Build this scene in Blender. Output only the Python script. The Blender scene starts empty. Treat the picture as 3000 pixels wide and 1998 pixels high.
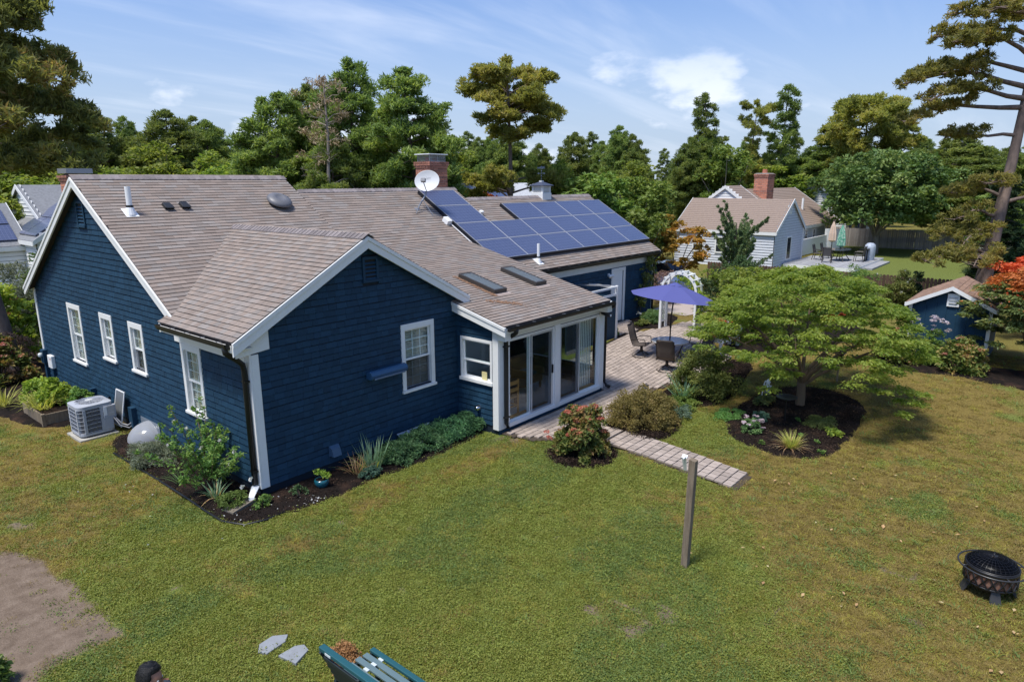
import bpy, math, random
import numpy as np
from mathutils import Vector, Matrix

SC = bpy.context.scene
COL = SC.collection
RAD = math.radians

# ---------------------------------------------------------------- camera
CAMP = (-6.011, -11.196, 5.829)
cam_d = bpy.data.cameras.new('camera')
cam = bpy.data.objects.new('camera', cam_d)
COL.objects.link(cam)
_yaw, _pit, _rol = .8748, -.2316, -.0036
_fw = Vector((math.sin(_yaw)*math.cos(_pit), math.cos(_yaw)*math.cos(_pit), math.sin(_pit)))
_rt = Vector((math.cos(_yaw), -math.sin(_yaw), 0))
_up = _rt.cross(_fw)
_r2 = _rt*math.cos(_rol)+_up*math.sin(_rol)
_u2 = _up*math.cos(_rol)-_rt*math.sin(_rol)
cam.matrix_world = Matrix(((_r2.x, _u2.x, -_fw.x, CAMP[0]), (_r2.y, _u2.y, -_fw.y, CAMP[1]), (_r2.z, _u2.z, -_fw.z, CAMP[2]), (0, 0, 0, 1)))
cam_d.sensor_width = 36
cam_d.lens = 23.684
cam_d.clip_end = 3000
SC.camera = cam

# ---------------------------------------------------------------- sun, sky, exposure
SUN_FROM = Vector((-1.0, .14, 2.3)).normalized()
sl = bpy.data.lights.new('sun', 'SUN')
sl.energy = 2.0
sl.angle = RAD(13.0)
sl.color = (1, .95, .87)
sun = bpy.data.objects.new('sun', sl)
COL.objects.link(sun)
sun.rotation_euler = (-SUN_FROM).to_track_quat('-Z', 'Y').to_euler()
sun.location = (-20, 5, 30)
SC.view_settings.view_transform = 'Standard'
SC.view_settings.look = 'None'
SC.view_settings.exposure = 1.3
SC.view_settings.gamma = 1
SC.view_settings.use_curve_mapping = False

W = bpy.data.worlds.new('World')
SC.world = W
W.use_nodes = True
nt = W.node_tree
nt.nodes.clear()


def N(tree, typ, **kw):
    n = tree.nodes.new(typ)
    for k, v in kw.items():
        if k.startswith('i_'):
            n.inputs[k[2:].replace('_', ' ')].default_value = v
        else:
            setattr(n, k, v)
    return n


def lk(tree, a, b):
    tree.links.new(a, b)


def math_n(tree, op, a, b=None, c=None, clamp=False):
    n = tree.nodes.new('ShaderNodeMath')
    n.operation = op
    n.use_clamp = clamp
    for i, v in enumerate((a, b, c)):
        if v is None:
            continue
        if isinstance(v, (int, float)):
            n.inputs[i].default_value = v
        else:
            tree.links.new(v, n.inputs[i])
    return n.outputs[0]


def maprange(tree, v, a, b, c=0., d=1., smooth=True):
    n = tree.nodes.new('ShaderNodeMapRange')
    n.interpolation_type = 'SMOOTHSTEP' if smooth else 'LINEAR'
    tree.links.new(v, n.inputs['Value'])
    for k, x in zip(('From Min', 'From Max', 'To Min', 'To Max'), (a, b, c, d)):
        n.inputs[k].default_value = x
    return n.outputs['Result']


def mixc(tree, fac, a, b, blend='MIX'):
    n = tree.nodes.new('ShaderNodeMix')
    n.data_type = 'RGBA'
    n.blend_type = blend
    n.clamp_factor = True
    for s, v in ((n.inputs[0], fac), (n.inputs[6], a), (n.inputs[7], b)):
        if isinstance(v, (int, float)):
            s.default_value = v
        elif isinstance(v, (tuple, list)):
            s.default_value = tuple(v)+((1,) if len(v) == 3 else ())
        else:
            tree.links.new(v, s)
    return n.outputs[2]


sky = N(nt, 'ShaderNodeTexSky', sky_type='NISHITA')
sky.sun_disc = False
sky.sun_elevation = math.asin(SUN_FROM.z)
sky.sun_rotation = math.atan2(SUN_FROM.x, SUN_FROM.y)
sky.altitude = 0
sky.air_density = 1.0
sky.dust_density = 1.2
sky.ozone_density = 1.6
tc = N(nt, 'ShaderNodeTexCoord')
sep = N(nt, 'ShaderNodeSeparateXYZ')
lk(nt, tc.outputs['Generated'], sep.inputs[0])
zc = math_n(nt, 'MAXIMUM', sep.outputs[2], 0.0)
den = math_n(nt, 'ADD', zc, 0.12)
px = math_n(nt, 'DIVIDE', sep.outputs[0], den)
py = math_n(nt, 'DIVIDE', sep.outputs[1], den)
cmb = N(nt, 'ShaderNodeCombineXYZ')
lk(nt, px, cmb.inputs[0])
lk(nt, py, cmb.inputs[1])
# thin high cirrus, streaked one way over the whole sky
mp = N(nt, 'ShaderNodeMapping')
mp.inputs['Rotation'].default_value = (0, 0, RAD(35))
mp.inputs['Scale'].default_value = (.28, 1.1, 1)
lk(nt, cmb.outputs[0], mp.inputs[0])
n1 = N(nt, 'ShaderNodeTexNoise', i_Scale=1.5, i_Detail=6., i_Roughness=.55, i_Distortion=.4)
lk(nt, mp.outputs[0], n1.inputs['Vector'])
cir = maprange(nt, n1.outputs[0], .45, .80, 0, .42)
# low cumulus heaps round the horizon
mp2 = N(nt, 'ShaderNodeMapping')
mp2.inputs['Scale'].default_value = (1, 1, 2.1)
mp2.inputs['Location'].default_value = (.3, .1, .2)
lk(nt, tc.outputs['Generated'], mp2.inputs[0])
n2 = N(nt, 'ShaderNodeTexNoise', i_Scale=4.6, i_Detail=7., i_Roughness=.52)
lk(nt, mp2.outputs[0], n2.inputs['Vector'])
band = maprange(nt, sep.outputs[2], .07, .2, 1, 0)
cum0 = math_n(nt, 'ADD', n2.outputs[0], math_n(nt, 'MULTIPLY', band, .14))
cum = maprange(nt, cum0, .69, .79, 0, .75)
cum = math_n(nt, 'MULTIPLY', cum, maprange(nt, sep.outputs[2], .1, .24, 1, 0))
cf = math_n(nt, 'MAXIMUM', cir, cum)
hz_ = maprange(nt, sep.outputs[2], .0, .36, .85, 0)
base = mixc(nt, hz_, mixc(nt, 1., sky.outputs[0], (.31, .43, .62), 'MULTIPLY'), (1.95, 2.3, 2.85))
skc = mixc(nt, cf, base, (3.7, 3.9, 4.3))
bg = N(nt, 'ShaderNodeBackground')
bg.inputs['Strength'].default_value = .12
lk(nt, skc, bg.inputs['Color'])
wo = N(nt, 'ShaderNodeOutputWorld')
lk(nt, bg.outputs[0], wo.inputs['Surface'])

# ---------------------------------------------------------------- materials
MATS = {}


def mat(name, col, rough=.6, metal=0., spec=.4, nscale=0., namt=0., col2=None, bump=0., bscale=60., stretch=None, island=0., coat=0., icol=None):
    """Principled material: base colour, broken by noise towards col2, with fine relief and a tint per piece."""
    if name in MATS:
        return MATS[name]
    m = bpy.data.materials.new(name)
    m.use_nodes = True
    t = m.node_tree
    b = t.nodes['Principled BSDF']
    b.inputs['Roughness'].default_value = rough
    b.inputs['Metallic'].default_value = metal
    b.inputs['Specular IOR Level'].default_value = spec
    if coat:
        b.inputs['Coat Weight'].default_value = coat
    c = tuple(col)+(1,)
    b.inputs['Base Color'].default_value = c
    src = None
    if nscale or bump:
        g = N(t, 'ShaderNodeTexCoord').outputs['Object']
        if stretch:
            q = N(t, 'ShaderNodeMapping')
            q.inputs['Scale'].default_value = stretch
            lk(t, g, q.inputs[0])
            g = q.outputs[0]
    if nscale:
        nn = N(t, 'ShaderNodeTexNoise', i_Scale=nscale, i_Detail=5., i_Roughness=.6)
        lk(t, g, nn.inputs['Vector'])
        f = maprange(t, nn.outputs[0], .35, .7, 0, namt)
        src = mixc(t, f, c, col2 or tuple(x*.55 for x in col))
    if island:
        ge = N(t, 'ShaderNodeNewGeometry')
        oi = N(t, 'ShaderNodeObjectInfo')
        r = math_n(t, 'FRACT', math_n(t, 'ADD', ge.outputs['Random Per Island'], oi.outputs['Random']))
        if icol:
            r2 = math_n(t, 'FRACT', math_n(t, 'MULTIPLY', r, 17.3))
            src = mixc(t, maprange(t, r2, .35, 1., 0, 1, False), src or c, icol)
        hs = N(t, 'ShaderNodeHueSaturation')
        lk(t, maprange(t, r, 0, 1, 1-island, 1+island, False), hs.inputs['Value'])
        if src is None:
            hs.inputs['Color'].default_value = c
        else:
            lk(t, src, hs.inputs['Color'])
        src = hs.outputs[0]
    if src is not None:
        lk(t, src, b.inputs['Base Color'])
    if bump:
        nb = N(t, 'ShaderNodeTexNoise', i_Scale=bscale, i_Detail=4., i_Roughness=.6)
        lk(t, g, nb.inputs['Vector'])
        bp = N(t, 'ShaderNodeBump')
        bp.inputs['Strength'].default_value = bump
        bp.inputs['Distance'].default_value = .01
        lk(t, nb.outputs[0], bp.inputs['Height'])
        lk(t, bp.outputs[0], b.inputs['Normal'])
    MATS[name] = m
    return m


def ramp(t, fac, cols):
    r = t.nodes.new('ShaderNodeValToRGB')
    e = r.color_ramp.elements
    while len(e) < len(cols):
        e.new(.5)
    for i, (p, c) in enumerate(cols):
        e[i].position = p
        e[i].color = tuple(c)+(1,)
    lk(t, fac, r.inputs[0])
    return r.outputs[0]


def leaf_mat(name, cols, transl=.3, nscale=.9, rough=.55, bright=True):
    """Foliage: each leaf its own tint along cols, drifting in patches over the crown."""
    if name in MATS:
        return MATS[name]
    m = bpy.data.materials.new(name)
    m.use_nodes = True
    t = m.node_tree
    b = t.nodes['Principled BSDF']
    out = t.nodes['Material Output']
    ge = N(t, 'ShaderNodeNewGeometry')
    co = N(t, 'ShaderNodeTexCoord').outputs['Object']
    nn = N(t, 'ShaderNodeTexNoise', i_Scale=nscale, i_Detail=3.)
    lk(t, co, nn.inputs['Vector'])
    oi = N(t, 'ShaderNodeObjectInfo')
    f = math_n(t, 'ADD', math_n(t, 'MULTIPLY', ge.outputs['Random Per Island'], .55), math_n(t, 'MULTIPLY', maprange(t, nn.outputs[0], .3, .7), .45))
    GL = 2.05
    cols = [tuple(min(.6, x*GL) for x in q) if bright else q for q in cols]
    k = len(cols)
    c = ramp(t, f, [(i/(k-1) if k > 1 else 0, x) for i, x in enumerate(cols)])
    hs = N(t, 'ShaderNodeHueSaturation')
    lk(t, maprange(t, oi.outputs['Random'], 0, 1, .485, .512, False), hs.inputs['Hue'])
    lk(t, maprange(t, oi.outputs['Random'], 0, 1, .82, 1.15, False), hs.inputs['Value'])
    lk(t, c, hs.inputs['Color'])
    c = hs.outputs[0]
    lk(t, c, b.inputs['Base Color'])
    b.inputs['Roughness'].default_value = rough
    b.inputs['Specular IOR Level'].default_value = .3
    tr = N(t, 'ShaderNodeBsdfTranslucent')
    lk(t, mixc(t, 1., c, (1.2, 1.2, .65), 'MULTIPLY'), tr.inputs['Color'])
    mx = N(t, 'ShaderNodeMixShader')
    mx.inputs[0].default_value = min(.55, transl*1.35) if bright else transl
    lk(t, b.outputs[0], mx.inputs[1])
    lk(t, tr.outputs[0], mx.inputs[2])
    lk(t, mx.outputs[0], out.inputs['Surface'])
    MATS[name] = m
    return m


def glass_mat(name, tint=(.9, .95, .95), refl=1.0, rough=.02):
    if name in MATS:
        return MATS[name]
    m = bpy.data.materials.new(name)
    m.use_nodes = True
    t = m.node_tree
    t.nodes.remove(t.nodes['Principled BSDF'])
    out = t.nodes['Material Output']
    tb = N(t, 'ShaderNodeBsdfTransparent')
    tb.inputs[0].default_value = tint+(1,)
    gl = N(t, 'ShaderNodeBsdfGlossy')
    gl.inputs['Roughness'].default_value = rough
    lw = N(t, 'ShaderNodeLayerWeight')
    lw.inputs['Blend'].default_value = .5
    fz = math_n(t, 'ADD', math_n(t, 'MULTIPLY', math_n(t, 'POWER', lw.outputs['Facing'], 4.), .85), .035)
    mx = N(t, 'ShaderNodeMixShader')
    lk(t, math_n(t, 'MULTIPLY', fz, refl, clamp=True), mx.inputs[0])
    lk(t, tb.outputs[0], mx.inputs[1])
    lk(t, gl.outputs[0], mx.inputs[2])
    lk(t, mx.outputs[0], out.inputs['Surface'])
    MATS[name] = m
    return m


# ---------------------------------------------------------------- object helpers
def wloc(o):
    v = Vector((0, 0, 0))
    while o is not None:
        v += o.location
        o = o.parent
    return v


def tag(o, label=None, cat=None, group=None, kind=None):
    if label:
        o['label'] = label
    if cat:
        o['category'] = cat
    if group:
        o['group'] = group
    if kind:
        o['kind'] = kind
    return o


def empty(name, loc, label=None, cat=None, group=None, rotz=0., scale=1.):
    o = bpy.data.objects.new(name, None)
    o.empty_display_size = .2
    COL.objects.link(o)
    o.location = loc
    o.rotation_euler = (0, 0, rotz)
    o.scale = (scale,)*3
    return tag(o, label, cat, group)


def link(name, me, parent=None, kind=None):
    o = bpy.data.objects.new(name, me)
    COL.objects.link(o)
    if parent is not None:
        o.parent = parent
    if kind:
        o['kind'] = kind
    return o


def np_mesh(name, V, F, material=None, smooth=False):
    """Mesh from arrays; F is (n,3) or (n,4)."""
    me = bpy.data.meshes.new(name)
    V = np.asarray(V, np.float32)
    F = np.asarray(F, np.int32)
    n, k = F.shape
    me.vertices.add(len(V))
    me.vertices.foreach_set('co', V.ravel())
    me.loops.add(n*k)
    me.loops.foreach_set('vertex_index', F.ravel())
    me.polygons.add(n)
    me.polygons.foreach_set('loop_start', np.arange(0, n*k, k, dtype=np.int32))
    me.polygons.foreach_set('use_smooth', np.full(n, smooth))
    me.update(calc_edges=True)
    if material:
        me.materials.append(material)
    return me


def ucross(a, b):
    v = Vector(a).cross(Vector(b))
    return v.normalized() if v.length > 1e-9 else Vector((1, 0, 0))


class MB:
    """Collects shapes, then links them as one mesh. T maps local (s,t,d) to the place they stand."""

    def __init__(s, O=(0, 0, 0), a=(1, 0, 0), b=(0, 1, 0), n=None):
        s.v = []
        s.f = []
        s.O, s.a, s.b = Vector(O), Vector(a), Vector(b)
        s.n = Vector(n) if n is not None else s.a.cross(s.b)

    def P(s, p):
        return s.O+s.a*p[0]+s.b*p[1]+s.n*p[2]

    def raw(s, pts, faces):
        k = len(s.v)
        s.v += [tuple(s.P(p)) for p in pts]
        s.f += [tuple(i+k for i in f) for f in faces]
        return s

    def box(s, x0, x1, y0, y1, z0, z1):
        return s.raw([(x, y, z) for z in (z0, z1) for y in (y0, y1) for x in (x0, x1)],
                     [(0, 2, 3, 1), (4, 5, 7, 6), (0, 1, 5, 4), (2, 6, 7, 3), (0, 4, 6, 2), (1, 3, 7, 5)])

    def cbox(s, c, sx, sy, sz):
        return s.box(c[0]-sx/2, c[0]+sx/2, c[1]-sy/2, c[1]+sy/2, c[2]-sz/2, c[2]+sz/2)

    def prism(s, poly, z0, z1):
        n = len(poly)
        return s.raw([(x, y, z0) for x, y in poly]+[(x, y, z1) for x, y in poly],
                     [tuple(range(n))[::-1], tuple(range(n, 2*n))]+[(i, (i+1) % n, n+(i+1) % n, n+i) for i in range(n)])

    def bar(s, p, q, w, h=None, up=(0, 0, 1)):
        """Rectangular bar from p to q, w across, h along up."""
        h = h or w
        p, q = Vector(p), Vector(q)
        d = (q-p).normalized()
        x = ucross(d, up)
        y = ucross(x, d)
        pts = []
        for e in (p, q):
            for i, j in ((-1, -1), (1, -1), (1, 1), (-1, 1)):
                pts.append(e+x*i*w/2+y*j*h/2)
        return s.raw(pts, [(0, 3, 2, 1), (4, 5, 6, 7)]+[(i, (i+1) % 4, 4+(i+1) % 4, 4+i) for i in range(4)])

    def tube(s, path, r, k=8, closed=False, caps=True):
        path = [Vector(p) for p in path]
        n = len(path)
        rs = r if isinstance(r, (list, tuple)) else [r]*n
        ref = Vector((.13, .31, .94))
        pts = []
        for i in range(n):
            if closed:
                d = path[(i+1) % n]-path[i-1]
            else:
                d = path[min(i+1, n-1)]-path[max(i-1, 0)]
            x = ucross(d, ref)
            y = ucross(x, d)
            for j in range(k):
                A = 2*math.pi*j/k
                pts.append(path[i]+(x*math.cos(A)+y*math.sin(A))*rs[i])
        f = []
        for i in range(n if closed else n-1):
            for j in range(k):
                a, b = i*k+j, i*k+(j+1) % k
                c, d = ((i+1) % n)*k+(j+1) % k, ((i+1) % n)*k+j
                f.append((a, b, c, d))
        if caps and not closed:
            f += [tuple(range(k))[::-1], tuple(range((n-1)*k, n*k))]
        return s.raw(pts, f)

    def lathe(s, prof, k=16, c=(0, 0, 0), cap=True, sx=1., sy=1.):
        pts = []
        for r, z in prof:
            for j in range(k):
                A = 2*math.pi*j/k
                pts.append((c[0]+r*math.cos(A)*sx, c[1]+r*math.sin(A)*sy, c[2]+z))
        f = []
        for i in range(len(prof)-1):
            for j in range(k):
                f.append((i*k+j, i*k+(j+1) % k, (i+1)*k+(j+1) % k, (i+1)*k+j))
        if cap:
            f += [tuple(range(k))[::-1], tuple(range((len(prof)-1)*k, len(prof)*k))]
        return s.raw(pts, f)

    def build(s, name, material, parent=None, smooth=False, kind=None, local=False, bevel=0.):
        me = bpy.data.meshes.new(name)
        off = Vector((0, 0, 0)) if (parent is None or local) else wloc(parent)
        me.from_pydata([tuple(Vector(v)-off) for v in s.v], [], s.f)
        me.update()
        if smooth:
            for p in me.polygons:
                p.use_smooth = True
        me.materials.append(material)
        o = link(name, me, parent, kind)
        if bevel:
            md = o.modifiers.new('bevel', 'BEVEL')
            md.width = bevel
            md.segments = 2
            md.limit_method = 'ANGLE'
        return o


def copy_tree(o, parent=None):
    c = o.copy()
    COL.objects.link(c)
    if parent is not None:
        c.parent = parent
    for ch in list(o.children):
        copy_tree(ch, c)
    return c


def smooth01(t):
    t = np.clip(t, 0, 1)
    return t*t*(3-2*t)


def hz(x, y=0):
    """Height of the ground: level by the house, a low rise towards the garage and the back gardens."""
    return .39*smooth01((np.asarray(x, float)-10)/6.5)


def gz(x, y=0):
    return float(hz(x, y))


_rs = np.random.RandomState(7)
_gr = {}


def vnoise(x, y, sc, seed=0):
    """Smooth value noise in [0,1] for arrays."""
    if seed not in _gr:
        _gr[seed] = np.random.RandomState(100+seed).rand(256, 256)
    g = _gr[seed]
    x = np.asarray(x, float)/sc+37.3
    y = np.asarray(y, float)/sc+11.7
    i, j = np.floor(x).astype(int), np.floor(y).astype(int)
    u, v = x-i, y-j
    u, v = u*u*(3-2*u), v*v*(3-2*v)
    i0, i1, j0, j1 = i % 256, (i+1) % 256, j % 256, (j+1) % 256
    return (g[i0, j0]*(1-u)+g[i1, j0]*u)*(1-v)+(g[i0, j1]*(1-u)+g[i1, j1]*u)*v


def in_poly(x, y, poly):
    x, y = np.asarray(x, float), np.asarray(y, float)
    r = np.zeros(x.shape, bool)
    n = len(poly)
    for i in range(n):
        (x0, y0), (x1, y1) = poly[i], poly[(i+1) % n]
        if y0 == y1:
            continue
        c = ((y0 > y) != (y1 > y)) & (x < (x1-x0)*(y-y0)/(y1-y0)+x0)
        r ^= c
    return r


def spans(poly, t, holes=()):
    """Pieces of the line at height t inside poly and outside the holes (s0,s1,t0,t1)."""
    xs = []
    n = len(poly)
    for i in range(n):
        (x0, y0), (x1, y1) = poly[i], poly[(i+1) % n]
        if (y0 > t) != (y1 > t):
            xs.append((x1-x0)*(t-y0)/(y1-y0)+x0)
    xs.sort()
    iv = [(xs[i], xs[i+1]) for i in range(0, len(xs)-1, 2)]
    for a, b, c, d in holes:
        if c < t < d:
            o = []
            for p, q in iv:
                if q <= a or p >= b:
                    o.append((p, q))
                else:
                    if p < a:
                        o.append((p, a))
                    if q > b:
                        o.append((b, q))
            iv = o
    return iv
# ================================================================ ground
def axis(fine0, fine1, step, far):
    a = list(np.arange(fine0, fine1, step))
    s = step
    x = fine1
    while x < far:
        a.append(x)
        s *= 1.25
        x += s
    a.append(far)
    s = step
    x = fine0-step
    lo = []
    while x > -far:
        lo.append(x)
        s *= 1.25
        x -= s
    lo.append(-far)
    return np.array(lo[::-1]+a)


DIRT = [(-3.75, 1.5), (-3.45, .55), (-3.42, -.13), (-3.2, -1.15), (-3.3, -2.3), (-3.75, -2.25), (-4.3, -2.3), (-5.2, -3.2), (-9, -1), (-9, 2.2), (-5, 1.9)]
NEIGH_LAWN = [(29.5, -12), (56.5, -12), (57, 5), (46, 3), (30, 3.2)]


def sdist(x, y, poly):
    """Rough distance field: positive inside."""
    d = np.full(np.shape(x), 1e9)
    n = len(poly)
    for i in range(n):
        (x0, y0), (x1, y1) = poly[i], poly[(i+1) % n]
        dx, dy = x1-x0, y1-y0
        t = np.clip(((x-x0)*dx+(y-y0)*dy)/(dx*dx+dy*dy), 0, 1)
        d = np.minimum(d, np.hypot(x-x0-t*dx, y-y0-t*dy))
    return np.where(in_poly(x, y, poly), d, -d)


def blob(x, y, cx, cy, r, e=.5):
    return smooth01((r-np.hypot(x-cx, y-cy))/e/r+.5)


def lawn_masks(x, y):
    """green (lush clover), dirt (bare soil), dry (brown thatch) of the lawn at x,y."""
    x, y = np.asarray(x, float), np.asarray(y, float)
    n1, n2, n3 = vnoise(x, y, 1.6, 1), vnoise(x, y, .55, 2), vnoise(x, y, .22, 3)
    n4 = vnoise(x, y, 4., 4)
    wob = (n1-.5)*1.1+(n2-.5)*.5+(n3-.5)*.2
    dirt = smooth01((sdist(x, y, DIRT)+wob*.6)/.35+.5)
    sparse = np.maximum.reduce([blob(x, y, 1.35, -7.25, .7, .9)*.92, blob(x, y, 5.6, -12.6, 1.2, .9)*.8, blob(x, y, 5.5, -1.75, .6, .8)*.85, blob(x, y, -4.2, 2.6, 1.2, .9)*.7])
    dirt = np.maximum(dirt, smooth01((sparse+(n2-.5)*1.0+(n3-.5)*1.3-.82)/.3+.5)*.62)
    # the dry part of the lawn: right of the path, and along the beds
    right = smooth01((x*.62-y*.62-6.9+wob*1.6)/1.6+.5)
    leftb = smooth01((y-.2+wob*1.5-.25*(x+2))/1.6+.5)*smooth01((1.2-x)/1.2+.5)
    bandy = smooth01((.55-np.abs(y+1.85-.1*np.sin(x))+wob*.7)/.6+.5)*smooth01((x+1.)/.8)*smooth01((5.9-x)/.6)
    dry = np.clip(np.maximum.reduce([right*.95, leftb*.75, bandy*.8]), 0, 1)
    dry = np.clip(dry+(n4-.5)*.35+(n1-.5)*.3, 0, 1)
    patch = smooth01((n1*.6+n2*.4-.62)/.14+.5)
    green = np.clip((1-dry)*.95+patch*.5*dry+(n2-.5)*.5+(n3-.5)*.3, 0, 1)
    green = np.maximum(green, blob(x, y, 8.6, -4.9, 1.5, 1.)*.9)
    far = smooth01((x-18)/4)
    nl = smooth01((sdist(x, y, NEIGH_LAWN))/1.5+.5)
    green = np.where(far > 0, green*(1-far)+far*(.45+.55*nl), green)
    dry = dry*(1-far)+far*(1-nl)*.35
    return green, dirt, dry


gx, gy = axis(-8, 18, .11, 1800), axis(-13, 9, .11, 1800)
X, Y = np.meshgrid(gx, gy, indexing='ij')
g_, d_, b_ = lawn_masks(X, Y)
Zg = hz(X)+(vnoise(X, Y, .5, 5)-.5)*.03*(np.abs(X) < 30)-.0
# keep the sheet below the house floor and paving
nx, ny = X.shape
V = np.stack([X, Y, Zg], -1).reshape(-1, 3)
idx = np.arange(nx*ny).reshape(nx, ny)
F = np.stack([idx[:-1, :-1], idx[1:, :-1], idx[1:, 1:], idx[:-1, 1:]], -1).reshape(-1, 4)
gm = bpy.data.materials.new('lawn_soil')
gm.use_nodes = True
t = gm.node_tree
bs = t.nodes['Principled BSDF']
bs.inputs['Roughness'].default_value = .95
bs.inputs['Specular IOR Level'].default_value = .15
at = N(t, 'ShaderNodeAttribute', attribute_name='lawn')
sp = N(t, 'ShaderNodeSeparateColor')
lk(t, at.outputs['Color'], sp.inputs[0])
pos = N(t, 'ShaderNodeNewGeometry').outputs['Position']


def tnoise(sc, det=4., ro=.6):
    n = N(t, 'ShaderNodeTexNoise', i_Scale=sc, i_Detail=det, i_Roughness=ro)
    lk(t, pos, n.inputs['Vector'])
    return n.outputs[0]


fine, mid, micro = tnoise(26, 5.), tnoise(5, 4.), tnoise(90, 3.)
cg = ramp(t, math_n(t, 'ADD', math_n(t, 'MULTIPLY', fine, .7), math_n(t, 'MULTIPLY', micro, .3)), [(.3, (.05, .06, .016)), (.48, (.115, .14, .03)), (.62, (.19, .215, .055)), (.75, (.27, .27, .10))])
cd = ramp(t, math_n(t, 'ADD', math_n(t, 'MULTIPLY', fine, .6), math_n(t, 'MULTIPLY', micro, .4)), [(.3, (.07, .048, .018)), (.48, (.155, .112, .03)), (.6, (.235, .18, .05)), (.75, (.32, .25, .09))])
cs = ramp(t, math_n(t, 'ADD', math_n(t, 'MULTIPLY', mid, .5), math_n(t, 'MULTIPLY', micro, .5)), [(.3, (.09, .064, .044)), (.48, (.17, .125, .09)), (.62, (.23, .175, .13)), (.75, (.33, .27, .215))])
c = mixc(t, maprange(t, math_n(t, 'ADD', sp.outputs[0], math_n(t, 'MULTIPLY', math_n(t, 'SUBTRACT', fine, .5), .9)), .25, .75), cd, cg)
# mown stripes of the neighbour's lawn are real differences of lean; keep a faint tone
c = mixc(t, maprange(t, math_n(t, 'ADD', sp.outputs[1], math_n(t, 'MULTIPLY', math_n(t, 'SUBTRACT', fine, .5), .9)), .3, .7), c, cs)
lk(t, c, bs.inputs['Base Color'])
bp = N(t, 'ShaderNodeBump')
bp.inputs['Strength'].default_value = .7
bp.inputs['Distance'].default_value = .03
lk(t, math_n(t, 'ADD', fine, math_n(t, 'MULTIPLY', micro, .5)), bp.inputs['Height'])
lk(t, bp.outputs[0], bs.inputs['Normal'])
gme = np_mesh('ground', V, F, gm, True)
ca = gme.color_attributes.new('lawn', 'FLOAT_COLOR', 'POINT')
ca.data.foreach_set('color', np.stack([g_, d_, b_, np.ones_like(g_)], -1).astype(np.float32).ravel())
ground = link('ground', gme, kind='structure')

# ---------------------------------------------------------------- mulch beds
mulch = bpy.data.materials.new('mulch')
mulch.use_nodes = True
t = mulch.node_tree
bs = t.nodes['Principled BSDF']
bs.inputs['Roughness'].default_value = .95
bs.inputs['Specular IOR Level'].default_value = .15
pos = N(t, 'ShaderNodeNewGeometry').outputs['Position']
vo = N(t, 'ShaderNodeTexVoronoi', i_Scale=55.)
lk(t, pos, vo.inputs['Vector'])
f1 = tnoise(70, 4.)
c = ramp(t, f1, [(.3, (.006, .005, .004)), (.55, (.018, .013, .011)), (.72, (.055, .035, .026)), (.82, (.13, .09, .065))])
lk(t, mixc(t, maprange(t, tnoise(2.2), .5, .75), c, (.05, .026, .016), 'ADD'), bs.inputs['Base Color'])
bp = N(t, 'ShaderNodeBump')
bp.inputs['Strength'].default_value = .9
bp.inputs['Distance'].default_value = .03
lk(t, math_n(t, 'ADD', f1, vo.outputs['Distance']), bp.inputs['Height'])
lk(t, bp.outputs[0], bs.inputs['Normal'])

BEDS = {}


def smooth_poly(poly, it=2):
    for _ in range(it):
        o = []
        n = len(poly)
        for i in range(n):
            (x0, y0), (x1, y1) = poly[i], poly[(i+1) % n]
            o += [(x0*.75+x1*.25, y0*.75+y1*.25), (x0*.25+x1*.75, y0*.25+y1*.75)]
        poly = o
    return poly


def bed(key, poly, h=.05, sm=2, step=.09):
    """Low mound of mulch: a fine sheet, highest in the middle, its rim in the grass."""
    poly = smooth_poly(poly, sm) if sm else poly
    BEDS[key] = poly
    xs, ys = [p[0] for p in poly], [p[1] for p in poly]
    ax, ay = np.arange(min(xs)-.1, max(xs)+.2, step), np.arange(min(ys)-.1, max(ys)+.2, step)
    A, B = np.meshgrid(ax, ay, indexing='ij')
    sd = sdist(A, B, poly)+(vnoise(A, B, .25, 9)-.5)*.08
    Z = hz(A)+np.clip(sd*.35, -.03, h)+(vnoise(A, B, .09, 8)-.5)*.025
    i = np.arange(A.size).reshape(A.shape)
    F = np.stack([i[:-1, :-1], i[1:, :-1], i[1:, 1:], i[:-1, 1:]], -1).reshape(-1, 4)
    keep = (sd.reshape(-1)[F] > -.05).any(1)
    return link('mulch_bed', np_mesh('mulch_bed', np.stack([A, B, Z], -1).reshape(-1, 3), F[keep], mulch, True), kind='structure')


bed('house', [(-.94, 4.6), (-.93, 2.3), (-.95, .3), (-.94, -.33), (-.75, -.73), (-.24, -.81), (.4, -.98), (1, -1.08), (1.4, -1.0), (2.15, -.99), (2.9, -1.1), (3.8, -1.07), (4.9, -.98), (5.28, -.9), (5.28, .02), (.02, .02), (.02, 5.6), (-.6, 5.6)], .05, 1)
bed('hydrangea', [(5.05, -2.85), (4.75, -3.45), (4.98, -4.1), (5.6, -4.3), (6.25, -4.05), (6.35, -3.5), (6.1, -2.95), (5.6, -2.75)])
bed('brown', [(7.3, -2.75), (7.2, -3.5), (7.0, -4.3), (7.6, -4.55), (8.6, -4.4), (9.3, -4.0), (9.6, -3.2), (9.0, -2.75)])
bed('maple', [(9.0, -5.35), (8.3, -6.1), (8.2, -6.75), (8.4, -7.6), (9.7, -7.8), (11, -7.75), (12.2, -7.75), (13.1, -7.2), (13.4, -6.2), (12.9, -5.25), (11.75, -4.95), (10.2, -4.85)])
bed('greenbush', [(9.8, -2.8), (10.2, -4.2), (11.3, -4.5), (12.9, -4.3), (14.4, -4.0), (14.6, -3.2), (12.5, -3.05), (11.2, -2.75)])
bed('shed', [(15.9, -7.4), (16.2, -8.5), (16.3, -9.1), (15.9, -10.2), (15.9, -11.5), (18.2, -11.5), (18.0, -9.5), (18.0, -6.6), (16.7, -6.6)])
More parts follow.
